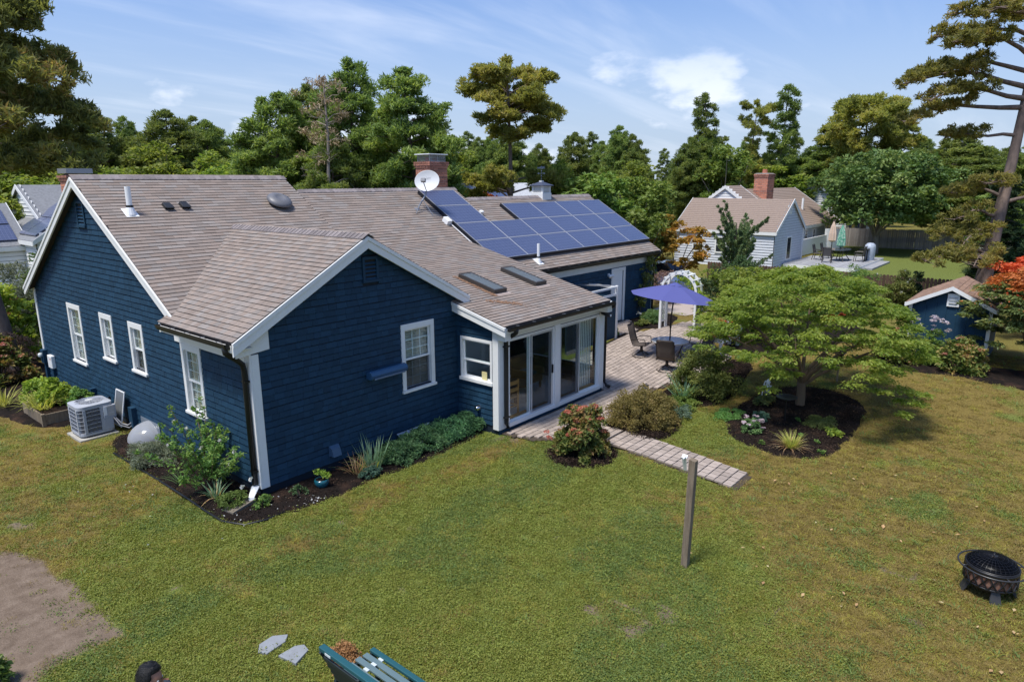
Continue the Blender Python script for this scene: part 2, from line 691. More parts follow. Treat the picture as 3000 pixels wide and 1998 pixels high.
bed('garage', [(15.4, .8), (16.2, 1.55), (17.3, 2.0), (17.3, 2.33), (19.5, 2.33), (19.7, 1.2), (17.9, .5), (16.9, .55), (16.2, 1.1)], .04, 1)
bed('shower', [(13.9, 1.12), (14.75, 1.12), (14.75, 1.75), (15.4, 1.5), (15.75, .95), (15.3, .75)], .04, 1)
bed('roses', [(17.3, -1.4), (15.9, -2.2), (15.2, -3.3), (16, -5), (19, -5.5), (26, -5), (26, -2.5), (20, -1.6)], .04)
bed('leftside', [(-1.4, 7.3), (-1.9, 9.5), (-2.4, 13), (-1.8, 17), (.6, 17), (.6, 12.15), (-.03, 12.0), (-.03, 7.3)], .04, 1)

# ---------------------------------------------------------------- paved patio and path
sandm = mat('paver_joint_sand', (.07, .052, .037), .95, nscale=30, namt=.6, bump=.4)
paver_m = mat('paver', (.39, .325, .275), .85, spec=.2, nscale=14, namt=.65, col2=(.27, .215, .18), bump=.35, bscale=90, island=.17)
PATIO = [(5.36, -1.36), (5.45, -2.15), (5.9, -2.75), (6.42, -3.55), (7.42, -3.55), (7.5, -2.95), (8.6, -2.75), (10.6, -2.5), (11.4, -2.72), (12.6, -3.15), (14.5, -3.2), (15.4, -2.3), (16.7, -1.1), (18.6, -.55), (18.6, .25), (16.9, .52), (15.62, .82), (14.7, 1.08), (11.3, 1.12), (11.3, 2.3), (9.8, 2.3), (9.8, -1.36)]
WALK = [(14.9, 1.18), (15.65, .84), (16.3, 1.5), (17.2, 2.05), (17.2, 2.3), (15.9, 2.3), (15.2, 1.9)]


def pave_base(name, poly, lift):
    n = len(poly)
    xs, ys = [p[0] for p in poly], [p[1] for p in poly]
    A, B = np.meshgrid(np.arange(min(xs), max(xs)+.1, .1), np.arange(min(ys), max(ys)+.1, .1), indexing='ij')
    i = np.arange(A.size).reshape(A.shape)
    F = np.stack([i[:-1, :-1], i[1:, :-1], i[1:, 1:], i[:-1, 1:]], -1).reshape(-1, 4)
    c = np.stack([A, B], -1).reshape(-1, 2)[F].mean(1)
    keep = in_poly(c[:, 0], c[:, 1], poly)
    return link(name, np_mesh(name, np.stack([A, B, hz(A)+lift], -1).reshape(-1, 3), F[keep], sandm), kind='structure')


patio = pave_base('patio', PATIO, .03)
walk = pave_base('path', [(6.42, -3.56), (7.42, -3.56), (7.0, -5.6), (6.80, -6.8), (5.96, -6.83), (6.1, -5.6)], .025)
doorwalk = pave_base('path', WALK, .034)


def paver_mesh(w, l, h=.035):
    b = MB()
    e = .006
    b.raw([(-w/2, -l/2, 0), (w/2, -l/2, 0), (w/2, l/2, 0), (-w/2, l/2, 0), (-w/2, -l/2, h-e), (w/2, -l/2, h-e), (w/2, l/2, h-e), (-w/2, l/2, h-e),
           (-w/2+e, -l/2+e, h), (w/2-e, -l/2+e, h), (w/2-e, l/2-e, h), (-w/2+e, l/2-e, h)],
          [(0, 1, 5, 4), (1, 2, 6, 5), (2, 3, 7, 6), (3, 0, 4, 7), (4, 5, 9, 8), (5, 6, 10, 9), (6, 7, 11, 10), (7, 4, 8, 11), (8, 9, 10, 11)])
    me = bpy.data.meshes.new('paver')
    me.from_pydata(b.v, [], b.f)
    me.materials.append(paver_m)
    return me, np.array(b.v), b.f


def split_pieces(items, parent, name, me, V, F, limit=300):
    """items: (distance, 4x4 matrix). Nearest ones become objects sharing one mesh, the rest one joined part."""
    items.sort(key=lambda q: q[0])
    for d, M in items[:limit]:
        o = bpy.data.objects.new(name, me)
        COL.objects.link(o)
        o.parent = parent
        o.matrix_local = M
    rest = items[limit:]
    if rest:
        Vh = np.concatenate([V, np.ones((len(V), 1))], 1)
        Ms = np.array([np.array(M) for d, M in rest])
        VV = (Ms @ Vh.T).transpose(0, 2, 1)[:, :, :3].reshape(-1, 3)
        k = len(V)
        ff = []
        quads = np.array([f for f in F if len(f) == 4])
        FF = (quads[None]+(np.arange(len(rest))*k)[:, None, None]).reshape(-1, 4)
        o = link(name, np_mesh(name, VV, FF, me.materials[0]), parent, 'stuff')


rr = random.Random(5)
pm, pV, pF = paver_mesh(1, 1)
items = []
pw, pl = .235, .16
for r in range(int(6/pl)):
    y = -3.6+r*pl
    for q in range(int(14/pw)):
        x = 5.2+q*pw+(pw/2 if r % 2 else 0)+rr.uniform(-.004, .004)
        w = pw
        if all(in_poly(x+dx, y+dy, PATIO) for dx, dy in ((-pw*.4, 0), (pw*.4, 0), (0, pl*.4), (0, -pl*.4))):
            z = gz(x)+.026+rr.uniform(-.004, .004)
            M = Matrix.Translation((x, y, z)) @ Matrix.Rotation(rr.uniform(-.02, .02), 4, 'Z') @ Matrix.Rotation(rr.uniform(-.012, .012)-math.atan((gz(x+.1)-gz(x-.1))/.2), 4, 'Y') @ Matrix.Diagonal((w-.018, pl-.018, 1, 1))
            items.append(((Vector((x, y, z))-Vector(CAMP)).length, M))
split_pieces(items, patio, 'paver', pm, pV, pF)
items = []
for r in range(16):
    tt = r/15.5
    y = -3.66-tt*3.05
    xl, xr = 6.42-.44*tt+.05*math.sin(tt*3), 7.40-.58*tt+.05*math.sin(tt*3)
    k = 5
    ww = (xr-xl)/k
    for q in range(-1, k+1):
        a0 = max(xl, xl+q*ww+(ww/2 if r % 2 else 0))
        a1 = min(xr, xl+(q+1)*ww+(ww/2 if r % 2 else 0))
        if a1-a0 < .05:
            continue
        x = (a0+a1)/2
        M = Matrix.Translation((x, y, .022+rr.uniform(-.004, .004))) @ Matrix.Rotation(-.05+rr.uniform(-.03, .03), 4, 'Z') @ Matrix.Rotation(rr.uniform(-.02, .02), 4, 'Y') @ Matrix.Diagonal((a1-a0-.024, .2-.024, 1, 1))
        items.append((1, M))
split_pieces(items, walk, 'paver', pm, pV, pF)
items = []
for r in range(9):
    for q in range(12):
        x, y = 14.8+q*pw+(pw/2 if r % 2 else 0), .9+r*pl
        if in_poly(x, y, WALK):
            items.append((1, Matrix.Translation((x, y, gz(x)+.028)) @ Matrix.Diagonal((pw-.011, pl-.011, 1, 1))))
split_pieces(items, doorwalk, 'paver', pm, pV, pF)
# ================================================================ the blue house
blue = mat('navy_paint', (.0145, .047, .086), .65, spec=.2, nscale=9, namt=.35, col2=(.011, .036, .068), bump=.25, bscale=70, stretch=(1, 1, .25), island=.16)
blue_p = mat('navy_paint_plain', (.0145, .047, .086), .6, spec=.2, nscale=4, namt=.3, col2=(.0115, .038, .070))
blue_shade = mat('shingle_gap_shade', (.005, .013, .025), .8)  # backing darkened: shade between the shingle courses put into the colour
white = mat('white_trim_paint', (.78, .78, .76), .45, nscale=5, namt=.2, col2=(.62, .61, .58))
white_shade = mat('white_trim_shaded', (.66, .66, .62), .5, nscale=4, namt=.3, col2=(.52, .51, .46))  # white trim again, with the shade under the eaves put into the colour
vinyl = mat('white_vinyl', (.82, .82, .81), .3)
shing = mat('asphalt_shingle', (.262, .212, .180), .95, spec=.15, nscale=1.6, namt=.4, col2=(.22, .178, .15), bump=.4, bscale=160, island=.13, icol=(.245, .218, .198))
deckm = mat('roof_underlay', (.05, .043, .04), .95)
black = mat('black_metal', (.012, .012, .013), .4)
dark = mat('dark_interior', (.02, .02, .02), .9)
gutin = mat('gutter_inside', (.10, .06, .04), .8, nscale=9, namt=.7, col2=(.03, .02, .016))
steel = mat('grey_metal', (.36, .37, .39), .4, metal=.6)
glass = glass_mat('window_glass')
insul = mat('blind_slat', (.80, .70, .54), .6)
insect = glass_mat('insect_screen', (.70, .71, .73), .3, .3)

house = empty('house', (0, 0, 0), 'navy blue shingled house with white trim, brown asphalt roof and solar panels', 'house')

ZP = lambda y: 1.737+.6058*y            # the long front roof plane
YR, ZR, MS = 7.012, 5.985, .6058
YR2, ZR2 = 6.39, ZP(6.39)
YRG, ZRG = 5.817, ZP(5.817)
LW = 11.9
XR1, XR2, XG = 5.2, 11.68, 19.64
ELX, ELZ = 2.62, 4.79
ZS = lambda y: 2.68+.25*(y+1.65)        # the sunroom's flatter roof
SX0, SX1, SY = 5.31, 9.76, -1.32

# window rectangles, outer edge of the casing: along the wall, then heights
W_LEFT = [(8.345, 9.287, 1.143, 2.754), (6.283, 7.045, 1.571, 2.754), (4.558, 5.316, 1.561, 2.754), (1.884, 2.724, 1.127, 2.64)]
W_FRONT = [(3.538, 4.528, 1.199, 2.771)]
W_SIDE = [(.148, 1.159, 1.179, 2.257)]   # distance from the inner corner
CAS = .105


def hole(r, top=.13, bot=.10, c=CAS):
    return (r[0]+c, r[1]-c, r[2]+bot, r[3]-top)


wall_items = []   # wall shingles of the whole house
roof_items = []


def wall(name, O, a, n, poly, holes, shingles=True, z0=.2, casing=(), material=None):
    """Backing sheet with holes, plus the courses of shingles over it."""
    O, a, n = Vector(O), Vector(a), Vector(n)
    up = Vector((0, 0, 1))
    brk = sorted(set([p[0] for p in poly]+[h[0] for h in holes]+[h[1] for h in holes]))
    mb = MB(O, a, up, n)
    for s0, s1 in zip(brk[:-1], brk[1:]):
        if s1-s0 < 1e-5:
            continue
        e = 1e-5

        def rng(s):
            zs = []
            m = len(poly)
            for i in range(m):
                (x0, y0), (x1, y1) = poly[i], poly[(i+1) % m]
                if (x0 > s) != (x1 > s):
                    zs.append((y1-y0)*(s-x0)/(x1-x0)+y0)
            return (min(zs), max(zs)) if len(zs) > 1 else None
        A, B = rng(s0+e), rng(s1-e)
        if not A or not B:
            continue
        hs = sorted([(h[2], h[3]) for h in holes if h[0] < (s0+s1)/2 < h[1]])
        lo = (A[0], B[0])
        for h0, h1 in hs:
            mb.raw([(s0, lo[0], 0), (s1, lo[1], 0), (s1, h0, 0), (s0, h0, 0)], [(0, 1, 2, 3)])
            lo = (h1, h1)
        mb.raw([(s0, lo[0], 0), (s1, lo[1], 0), (s1, B[1], 0), (s0, A[1], 0)], [(0, 1, 2, 3)])
    w = mb.build(name, material or blue_shade, house)
    if not shingles:
        return w
    ex = .127
    r = random.Random(hash((round(O.x, 2), round(O.y, 2), round(a.x, 1))) % 9999)
    t = z0
    top = max(p[1] for p in poly)
    row = 0
    while t < top:
        for p, q in spans(poly, min(t+ex*.5, top-.01), casing):
            s = p
            while s < q-.01:
                wd = r.choice((.12, .14, .16, .18, .21, .25))*r.uniform(.92, 1.08)
                if q-s-wd < .06:
                    wd = q-s
                dz = r.uniform(-.0025, .0025)+.004*math.sin(s*1.7+row*2.1)
                th = r.uniform(.93, 1.07)
                M = Matrix(((a.x*wd, 0, n.x*th, 0), (a.y*wd, 0, n.y*th, 0), (a.z*wd, 1, n.z*th, 0), (0, 0, 0, 1)))
                P = O+a*s+up*(t+dz)
                M.translation = P
                wall_items.append(((P-Vector(CAMP)).length, M, w))
                s += wd
        t += ex
        row += 1
    return w


def unit_shingle(name, gap, ln, t0, t1, m):  # open slots over dark backing stand in for the butts' shadow lines
    """Unit-wide tapered plate, thick at the butt; a slot of bare backing stays open above it and beside it."""
    b = MB()
    g = gap
    b.raw([(g, 0, 0), (1-g, 0, 0), (1-g, ln, 0), (g, ln, 0), (g, 0, t0), (1-g, 0, t0), (1-g, ln, t1), (g, ln, t1)],
          [(4, 5, 6, 7), (0, 1, 5, 4), (1, 2, 6, 5), (2, 3, 7, 6), (3, 0, 4, 7)])
    me = bpy.data.meshes.new(name)
    me.from_pydata(b.v, [], b.f)
    me.materials.append(m)
    return me, np.array(b.v), b.f


ZE = lambda x: ELZ-.548*(ELX-x) if x < ELX else ELZ-.54*(x-ELX)
cas = lambda L: [(r[0]+.02, r[1]-.02, r[2]+.02, r[3]-.02) for r in L]
# left gable wall (faces -X): along y; s runs towards -y from the back corner
sL = lambda y: LW-y
holesL = [hole(r) for r in W_LEFT]
flip = lambda L: [(LW-b, LW-a_, c_, d) for a_, b, c_, d in L]
VENT_L = (7.02, 7.52, 4.80, 5.42)
wl = wall('wall', (0, LW, 0), (0, -1, 0), (-1, 0, 0),
          [(0, .02), (LW, .02), (LW, ZE(0)-.13), (LW-2.35, ZE(0)-.13), (LW-2.36, ZP(2.36)-.12), (LW-YR, ZR-.12), (0, ZR-MS*(LW-YR)-.12)],
          flip(holesL), casing=flip(cas(W_LEFT)+[VENT_L])+[(LW-.14, LW+1, 0, 9), (-1, .11, 0, 9)])
VENT_F = (2.586, 2.995, 3.815, 4.345)
wf = wall('wall', (0, 0, 0), (1, 0, 0), (0, -1, 0),
          [(0, .02), (SX0, .02), (SX0, ZE(SX0)-.13), (ELX, ELZ-.14), (0, ZE(0)-.13)],
          [hole(r) for r in W_FRONT], casing=cas(W_FRONT)+[VENT_F, (-1, .15, 0, 9)])
ws = wall('wall', (SX0, 0, 0), (0, -1, 0), (-1, 0, 0),
          [(0, .02), (-SY, .02), (-SY, ZS(SY)-.1), (0, ZS(0)-.1)],
          [hole(r, .07, .07, .06) for r in W_SIDE], casing=cas(W_SIDE)+[(-SY-.17, 9, 0, 9)])
# sunroom front: two sliding doors between white boards
DOORS = [(5.66, 7.47, .16, 2.27), (7.69, 9.61, .16, 2.27)]
wsf = wall('wall', (0, SY, 0), (1, 0, 0), (0, -1, 0), [(SX0, .02), (SX1, .02), (SX1, ZS(SY)-.1), (SX0, ZS(SY)-.1)], DOORS, shingles=False)
wsr = wall('wall', (SX1, SY, 0), (0, 1, 0), (1, 0, 0), [(0, .02), (2.35-SY, .02), (2.35-SY, 2.9), (0, ZS(SY)-.1)], [(.3, 2.6, .7, 2.3)], casing=[(-1, .1, 0, 9), (.2, 2.7, .6, 2.4)])
GD = (16.12, 17.14, .41, 2.58)
wg = wall('wall', (0, 2.35, 0), (1, 0, 0), (0, -1, 0), [(SX1, .02), (19.4, .3), (19.4, 2.98), (SX1, 2.98)], [(GD[0]+.1, GD[1]-.1, GD[2], GD[3]-.12)],
          casing=[(GD[0]+.02, GD[1]-.02, GD[2]-.2, GD[3]-.02)], z0=.34)
YGB = 2*YRG-2.35
wgr = wall('wall', (19.4, 2.35, 0), (0, 1, 0), (1, 0, 0), [(0, .2), (YGB-2.35, .2), (YGB-2.35, 3.0), (YRG-2.35, ZRG-.12), (0, 3.0)], [], shingles=False, material=blue_p)
wall('wall', (19.4, YGB, 0), (-1, 0, 0), (0, 1, 0), [(0, .1), (19.4-XR1, .1), (19.4-XR1, 3.0), (0, 3.0)], [], shingles=False, material=blue_p)
wall('wall', (XR1, LW, 0), (-1, 0, 0), (0, 1, 0), [(0, .02), (XR1, .02), (XR1, 2.9), (0, 2.9)], [], shingles=False, material=blue_p)
wall('wall', (XR1, 5.2, 0), (0, 1, 0), (1, 0, 0), [(0, .02), (LW-5.2, .02), (LW-5.2, 2.9), (YR-5.2, ZR-.12), (0, ZP(5.2)-.12)], [], shingles=False, material=blue_p)
wall('wall', (XR2, 5.0, 0), (0, 1, 0), (1, 0, 0), [(0, .02), (YGB-5., .02), (YGB-5., 3.0), (YR2-5., ZR2-.12), (0, ZP(5.)-.12)], [], shingles=False, material=blue_p)

# foundation strip under the shingles
fd = MB()
fd.box(.01, .10, .01, LW, -.1, .19).box(.01, SX0, .01, .10, -.1, .19)
fd.box(SX0+.01, SX0+.1, SY+.01, .01, -.1, .19).box(SX0+.01, SX1, SY-.03, SY+.1, -.1, .13).box(SX1-.1, SX1-.005, SY+.1, 2.35, -.1, .3).box(SX1, 19.39, 2.36, 2.5, -.1, .33)
fd.build('foundation', blue_p, house)

rp_m, rp_V, rp_F = unit_shingle('roof_shingle', .008, .121, .02, .006, shing)
ws_m, ws_V, ws_F = unit_shingle('wall_shingle', .008, .112, .026, .012, blue)


def roof_plane(O, a, b, poly, holes=(), tabs=True, deck=None, thick=.1, tabw=.3):
    O, a, b = Vector(O), Vector(a).normalized(), Vector(b).normalized()
    n = a.cross(b)
    mb = MB(O, a, b, n)
    for pl_ in deck or (poly,):
        mb.prism(pl_, -thick, -.002)
    d = mb.build('roof', deckm, house)
    if not tabs:
        return d
    ex = .127
    r = random.Random(int(abs(O.x*97+O.y*31+O.z*7)))
    t = min(p[1] for p in poly)
    top = max(p[1] for p in poly)
    row = 0
    off = 0
    while t < top-.02:
        off = (off+tabw*r.choice((.5, .33, .6))) % tabw
        for p, q in spans(poly, min(t+ex*.5, top-.005), holes):
            s = p-off
            while s < q-.02:
                wd = tabw if s+tabw < q-.05 else q-s
                s0 = max(s, p)
                ww = s+wd-s0
                if ww > .03:
                    M = Matrix.Identity(4)
                    dt = .004*math.sin(s*.9+row*.7)+r.uniform(-.002, .002)
                    th = r.uniform(.9, 1.12)
                    P = O+a*s0+b*(t+dt)
                    for i in range(3):
                        M[i][0], M[i][1], M[i][2], M[i][3] = a[i]*ww, b[i], n[i]*th, P[i]
                    roof_items.append(((P-Vector(CAMP)).length, M, d))
                s += wd
        t += ex
        row += 1
    return d


def plane_from(m, xs, ys, zf):
    """Main-family plane facing -Y with slope m: returns origin and up-slope axis for local (x, slope)."""
    c = 1/math.hypot(1, m)
    return (0, ys, zf(ys)), (1, 0, 0), (0, c, m*c)


c1 = math.hypot(1, MS)
O1 = (0, 2.14, ZP(2.14))
T = lambda y: (y-2.14)*c1
OV = .22
roof_plane(O1, (1, 0, 0), (0, 1, MS), [(-OV, T(2.32)), (XR1+.1, T(2.32)), (XR1+.1, T(YR)), (-OV, T(YR))])
roof_plane(O1, (1, 0, 0), (0, 1, MS), [(XR1+.1, T(3.75)), (9.6, T(3.75)), (9.6, T(2.14)), (XR2+.1, T(2.14)), (XR2+.1, T(YR2)), (XR1+.1, T(YR2))])
roof_plane(O1, (1, 0, 0), (0, 1, MS), [(XR2+.1, T(2.14)), (XG, T(2.14)), (XG, T(YRG)), (XR2+.1, T(YRG))])
cs_ = math.hypot(1, .25)
TS = lambda y: (y+1.65)*cs_
roof_plane((0, -1.65, ZS(-1.65)), (1, 0, 0), (0, 1, .25), [(5.15, 0), (9.62, 0), (9.62, TS(3.83)), (4.0, TS(3.83)), (4.0, TS(.06)), (5.15, TS(.06))],
           [(6.6, 7.04, TS(-.08), TS(1.15)), (8.29, 8.73, TS(-.08), TS(1.15))],
           deck=[[(5.15, 0), (9.62, 0), (9.62, TS(-.08)), (5.15, TS(-.08))], [(4.0, TS(1.15)), (9.62, TS(1.15)), (9.62, TS(3.83)), (4.0, TS(3.83))]]+[[(a_, TS(-.08)), (b_, TS(-.08)), (b_, TS(1.15)), (a_, TS(1.15))] for a_, b_ in ((5.15, 6.6), (7.04, 8.29), (8.73, 9.62))])
# ell: left slope faces -X, right slope faces +X
ml, mr = .548, .54
cl = math.hypot(1, ml)
EX = -.41
TL = lambda x: (x-EX)*cl
roof_plane((EX, 0, ZE(EX)), (0, -1, 0), (1, 0, ml), [(.2, 0), (.2, TL(ELX)), (-5.3, TL(ELX)), (-2.72, TL(-.02)), (-2.72, 0)], tabw=.16)
cr = math.hypot(1, mr)
roof_plane((5.53, 0, ZE(5.53)), (0, 1, 0), (-1, 0, mr), [(-.2, 0), (3.2, 0), (5.3, (5.53-ELX)*cr), (-.2, (5.53-ELX)*cr)], thick=.08)
# back slopes
for x0, x1, yr, zr, yb in ((-OV, XR1+.1, YR, ZR, 12.05), (XR1+.1, XR2+.1, YR2, ZR2, YGB+.3), (XR2+.1, XG, YRG, ZRG, YGB+.25)):
    roof_plane((0, yb, zr-MS*(yb-yr)), (-1, 0, 0), (0, -1, MS), [(-x1, 0), (-x0, 0), (-x0, (yb-yr)*c1), (-x1, (yb-yr)*c1)], tabs=False)


def split2(items, name, me, V, F, limit=300):
    """Nearest pieces become objects under the wall or roof they lie on; the rest one joined part per wall or roof."""
    items.sort(key=lambda q: q[0])
    for d, M, par in items[:limit]:
        o = bpy.data.objects.new(name, me)
        COL.objects.link(o)
        o.parent = par
        o.matrix_local = M
    by = {}
    for d, M, par in items[limit:]:
        by.setdefault(par.name, (par, []))[1].append((d, M))
    for par, L in by.values():
        split_pieces(L, par, name, me, V, F, 0)


split2(wall_items, 'wall_shingle', ws_m, ws_V, ws_F)
split2(roof_items, 'roof_shingle', rp_m, rp_V, rp_F)

# ridge caps
capm = mat('ridge_cap', (.235, .205, .20), .95, spec=.15, nscale=8, namt=.4, bump=.4, bscale=160, island=.2)


def ridge(p, q, ml_, mr_, side):
    """Saddle-shaped cap pieces overlapping along the ridge."""
    p, q = Vector(p), Vector(q)
    d = (q-p).normalized()
    L = (q-p).length
    sd = Vector(side)
    up = Vector((0, 0, 1))
    mb = MB()
    k = int(L/.14)
    for i in range(k):
        a0, a1 = p+d*(i*L/k), p+d*((i+1.3)*L/k)
        lift0, lift1 = .012, .028
        w = .15
        pts = []
        for P, l in ((a0, lift0), (a1, lift1)):
            pts += [P-sd*w+up*(l-w*ml_), P+up*(l+.005), P+sd*w+up*(l-w*mr_)]
        pts += [x-up*.012 for x in pts]
        mb.raw(pts, [(0, 1, 4, 3), (1, 2, 5, 4), (6, 9, 10, 7), (7, 10, 11, 8), (0, 3, 9, 6), (2, 8, 11, 5), (3, 4, 10, 9), (4, 5, 11, 10), (0, 6, 7, 1), (1, 7, 8, 2)])
    return mb.build('ridge_cap', capm, house, kind='stuff')


ridge((-OV, YR, ZR+.01), (XR1+.1, YR, ZR+.01), MS, MS, (0, 1, 0))
ridge((XR1+.15, YR2, ZR2+.01), (XR2+.1, YR2, ZR2+.01), MS, MS, (0, 1, 0))
ridge((XR2+.15, YRG, ZRG+.01), (XG, YRG, ZRG+.01), MS, MS, (0, 1, 0))
ridge((ELX, 5.1, ELZ+.01), (ELX, -.2, ELZ+.01), ml, mr, (1, 0, 0))

# ---------------------------------------------------------------- rake boards, fascias, friezes, corner boards


def rake(p, q, out, h=.16, th=.03, name='rake_board'):
    """Two stepped white boards under a roof edge from p to q (top line), facing out."""
    p, q, out = Vector(p), Vector(q), Vector(out)
    d = (q-p).normalized()
    up = Vector((0, 0, 1))
    for lo, hi, o in ((.0, h*.48, th), (h*.48+.001, h+.07, th*.35)):
        mb = MB()
        pts = []
        for P in (p, q):
            for zz, dd in ((-hi, 0), (-lo, 0), (-lo, 1), (-hi, 1)):
                pts.append(P+up*zz+out*(o if dd else -.03))
        mb.raw(pts, [(0, 1, 2, 3), (7, 6, 5, 4), (0, 4, 5, 1), (1, 5, 6, 2), (2, 6, 7, 3), (3, 7, 4, 0)])
        mb.build(name, white, house, bevel=.004)


zt_ = .012
rake((-OV, 2.36, ZP(2.36)-zt_), (-OV, YR, ZR-zt_), (-1, 0, 0))
rake((-OV, YR+.001, ZR-zt_), (-OV, 12.05, ZR-MS*(12.05-YR)-zt_), (-1, 0, 0))
rake((EX, -.2, ZE(EX)-zt_), (ELX-.001, -.2, ELZ-zt_), (0, -1, 0), .18)
rake((ELX+.001, -.2, ELZ-zt_), (5.56, -.2, ZE(5.56)-zt_), (0, -1, 0), .17)
rake((5.15, -.02, ZS(-.02)-zt_), (5.15, -1.68, ZS(-1.68)-zt_), (-1, 0, 0), .15)
rake((9.62, -1.68, ZS(-1.68)-zt_), (9.62, 2.0, ZS(2.)-zt_), (1, 0, 0), .12)
rake((XR1+.1, 5.4, ZP(5.4)-zt_), (XR1+.1, YR, ZR-zt_), (1, 0, 0), .14)
rake((XR2+.1, 5.0, ZP(5.)-zt_), (XR2+.1, YR2, ZR2-zt_), (1, 0, 0), .14)
rake((XG, 2.14, ZP(2.14)-zt_), (XG, YRG, ZRG-zt_), (1, 0, 0), .14)
tr = MB()
# return of the rake on the ell corner and the plinth block
tr.raw([(x, y, z) for y in (-.062, -.022) for x, z in ((-.30, 2.80), (.36, 2.86), (.36, ZE(.36)-.15), (-.30, ZE(-.3)-.15))], [(0, 1, 2, 3), (7, 6, 5, 4), (0, 4, 5, 1), (1, 5, 6, 2), (2, 6, 7, 3), (3, 7, 4, 0)])
tr.build('rake_return', white, house)
mbk = MB()
mbk.raw([(EX, 2.66, ZE(EX)-.02), (EX, 2.66, ZE(EX)-.2), (EX+.3, 2.66, ZE(EX)-.16), (EX+.3, 2.66, ZE(EX+.3)-.02), (EX, 2.70, ZE(EX)-.02), (EX, 2.70, ZE(EX)-.2), (EX+.3, 2.70, ZE(EX)-.16), (EX+.3, 2.70, ZE(EX+.3)-.02)],
        [(0, 1, 2, 3), (7, 6, 5, 4), (0, 4, 5, 1), (1, 5, 6, 2), (2, 6, 7, 3), (3, 7, 4, 0)])
mbk.build('eave_return', white, house)
# soffit and fascia of the ell's left eave, frieze on the wall
MB().box(EX+.005, -.02, -.16, 2.66, ZE(EX)-.17, ZE(EX)-.15).build('soffit', white_shade, house)
MB().box(EX-.012, EX+.004, -.16, 2.66, ZE(EX)-.18, ZE(EX)-.06).build('fascia', white, house)
MB().box(-.045, -.003, .132, 2.93, 2.645, ZE(EX)-.172).build('frieze', white, house)
MB().box(5.2, 9.62, -1.62, SY-.03, ZS(-1.62)-.16, ZS(-1.62)-.14).build('soffit', white_shade, house)
MB().box(5.2, 9.63, -1.665, -1.645, ZS(-1.65)-.17, ZS(-1.65)-.06).build('fascia', white, house)
MB().box(SX0+.02, SX1-.005, SY-.045, SY-.004, 2.30, ZS(-1.62)-.165).build('frieze', white_shade, house)
MB().box(9.64, XG-.05, 2.13, 2.155, ZP(2.14)-.17, ZP(2.14)-.06).build('fascia', black, house)
MB().box(9.8, XG-.05, 2.16, 2.34, ZP(2.14)-.16, ZP(2.14)-.14).build('soffit', white_shade, house)
MB().box(SX1+.02, 19.38, 2.305, 2.345, ZP(2.14)-.42, ZP(2.14)-.165).build('frieze', white_shade, house)
# corner boards
for bx in ((-.042, -.004, -.042, .13, .2, ZE(EX)-.16), (-.003, .14, -.042, -.004, .2, 2.80), (-.042, -.003, LW-.1, LW+.03, .2, 2.9), (SX0-.042, SX0-.003, SY-.035, SY+.14, .12, 2.5), (SX0-.002, SX0+.2, SY-.042, SY-.003, .12, 2.3),
           (9.61, 9.735, SY-.04, SY-.004, .12, 2.3), (9.74, 9.80, SY-.042, SY+.09, .1, 2.3), (7.471, 7.689, SY-.05, SY+.02, .1, 2.3), (5.511, 5.655, SY-.035, SY-.004, .13, 2.3), (19.33, 19.43, 2.31, 2.348, .36, 2.6)):
    MB().box(*bx).build('corner_board' if bx[0] not in (7.471, 5.511, 9.61) else 'door_post', white, house, bevel=.004)
MB().box(SX0-.05, SX0+.16, SY-.26, SY-.05, 2.31, 2.5).build('eave_return', white, house)
# sunroom eave end on the far side
MB().box(9.5, 9.72, -1.64, -1.33, 2.36, 2.5).build('eave_return', white, house)

# ---------------------------------------------------------------- gutters and downspouts


def gutter(p, q, out, name='gutter'):
    p, q, out = Vector(p), Vector(q), Vector(out)
    prof = [(.0, -.09), (.075, -.095), (.105, -.03), (.105, .01), (.095, .01), (.095, -.025), (.07, -.085), (.0, -.08)]
    mb = MB()
    pts = [P+out*a+Vector((0, 0, b)) for P in (p, q) for a, b in prof]
    k = len(prof)
    mb.raw(pts, [(i, (i+1) % k, k+(i+1) % k, k+i) for i in range(k)]+[tuple(range(k))[::-1], tuple(range(k, 2*k))])
    g = mb.build(name, black, house)
    L = (q-p).length
    d = (q-p).normalized()
    lin = MB()
    lin.raw([p+out*.004+Vector((0, 0, -.05)), q+out*.004+Vector((0, 0, -.05)), q+out*.09+Vector((0, 0, -.05)), p+out*.09+Vector((0, 0, -.05))], [(0, 1, 2, 3)])
    lin.build('leaf_litter', gutin, g, kind='stuff')
    for i in range(int(L/.6)):
        P = p+d*(.3+i*.6)
        mb = MB()
        mb.bar(P+out*.0+Vector((0, 0, .004)), P+out*.1+Vector((0, 0, .012)), .022, .004)
        mb.build('hanger', steel, g)
    # end caps
    for P in (p, q):
        mb = MB()
        mb.raw([P+out*a+Vector((0, 0, b)) for a, b in ((.001, -.088), (.074, -.092), (.103, -.03), (.103, .008), (.001, .0))], [(0, 1, 2, 3, 4)])
        mb.build('end_cap', black, g)
    return g


gutter((EX-.013, -.14, ZE(EX)-.025), (EX-.013, 2.6, ZE(EX)-.025), (-1, 0, 0))
gutter((5.24, -1.667, ZS(-1.65)-.025), (9.66, -1.667, ZS(-1.65)-.025), (0, -1, 0))
gutter((9.66, 2.128, ZP(2.14)-.025), (XG, 2.128, ZP(2.14)-.025), (0, -1, 0))


def spout(path, r=.036, foot=None, straps=()):
    mb = MB()
    mb.tube(path, r, 10)
    s = mb.build('downspout', black, house, smooth=True)
    for P in straps:
        b = MB()
        b.cbox(P, .16, .03, .03)
        b.build('strap', black, s)
    return s


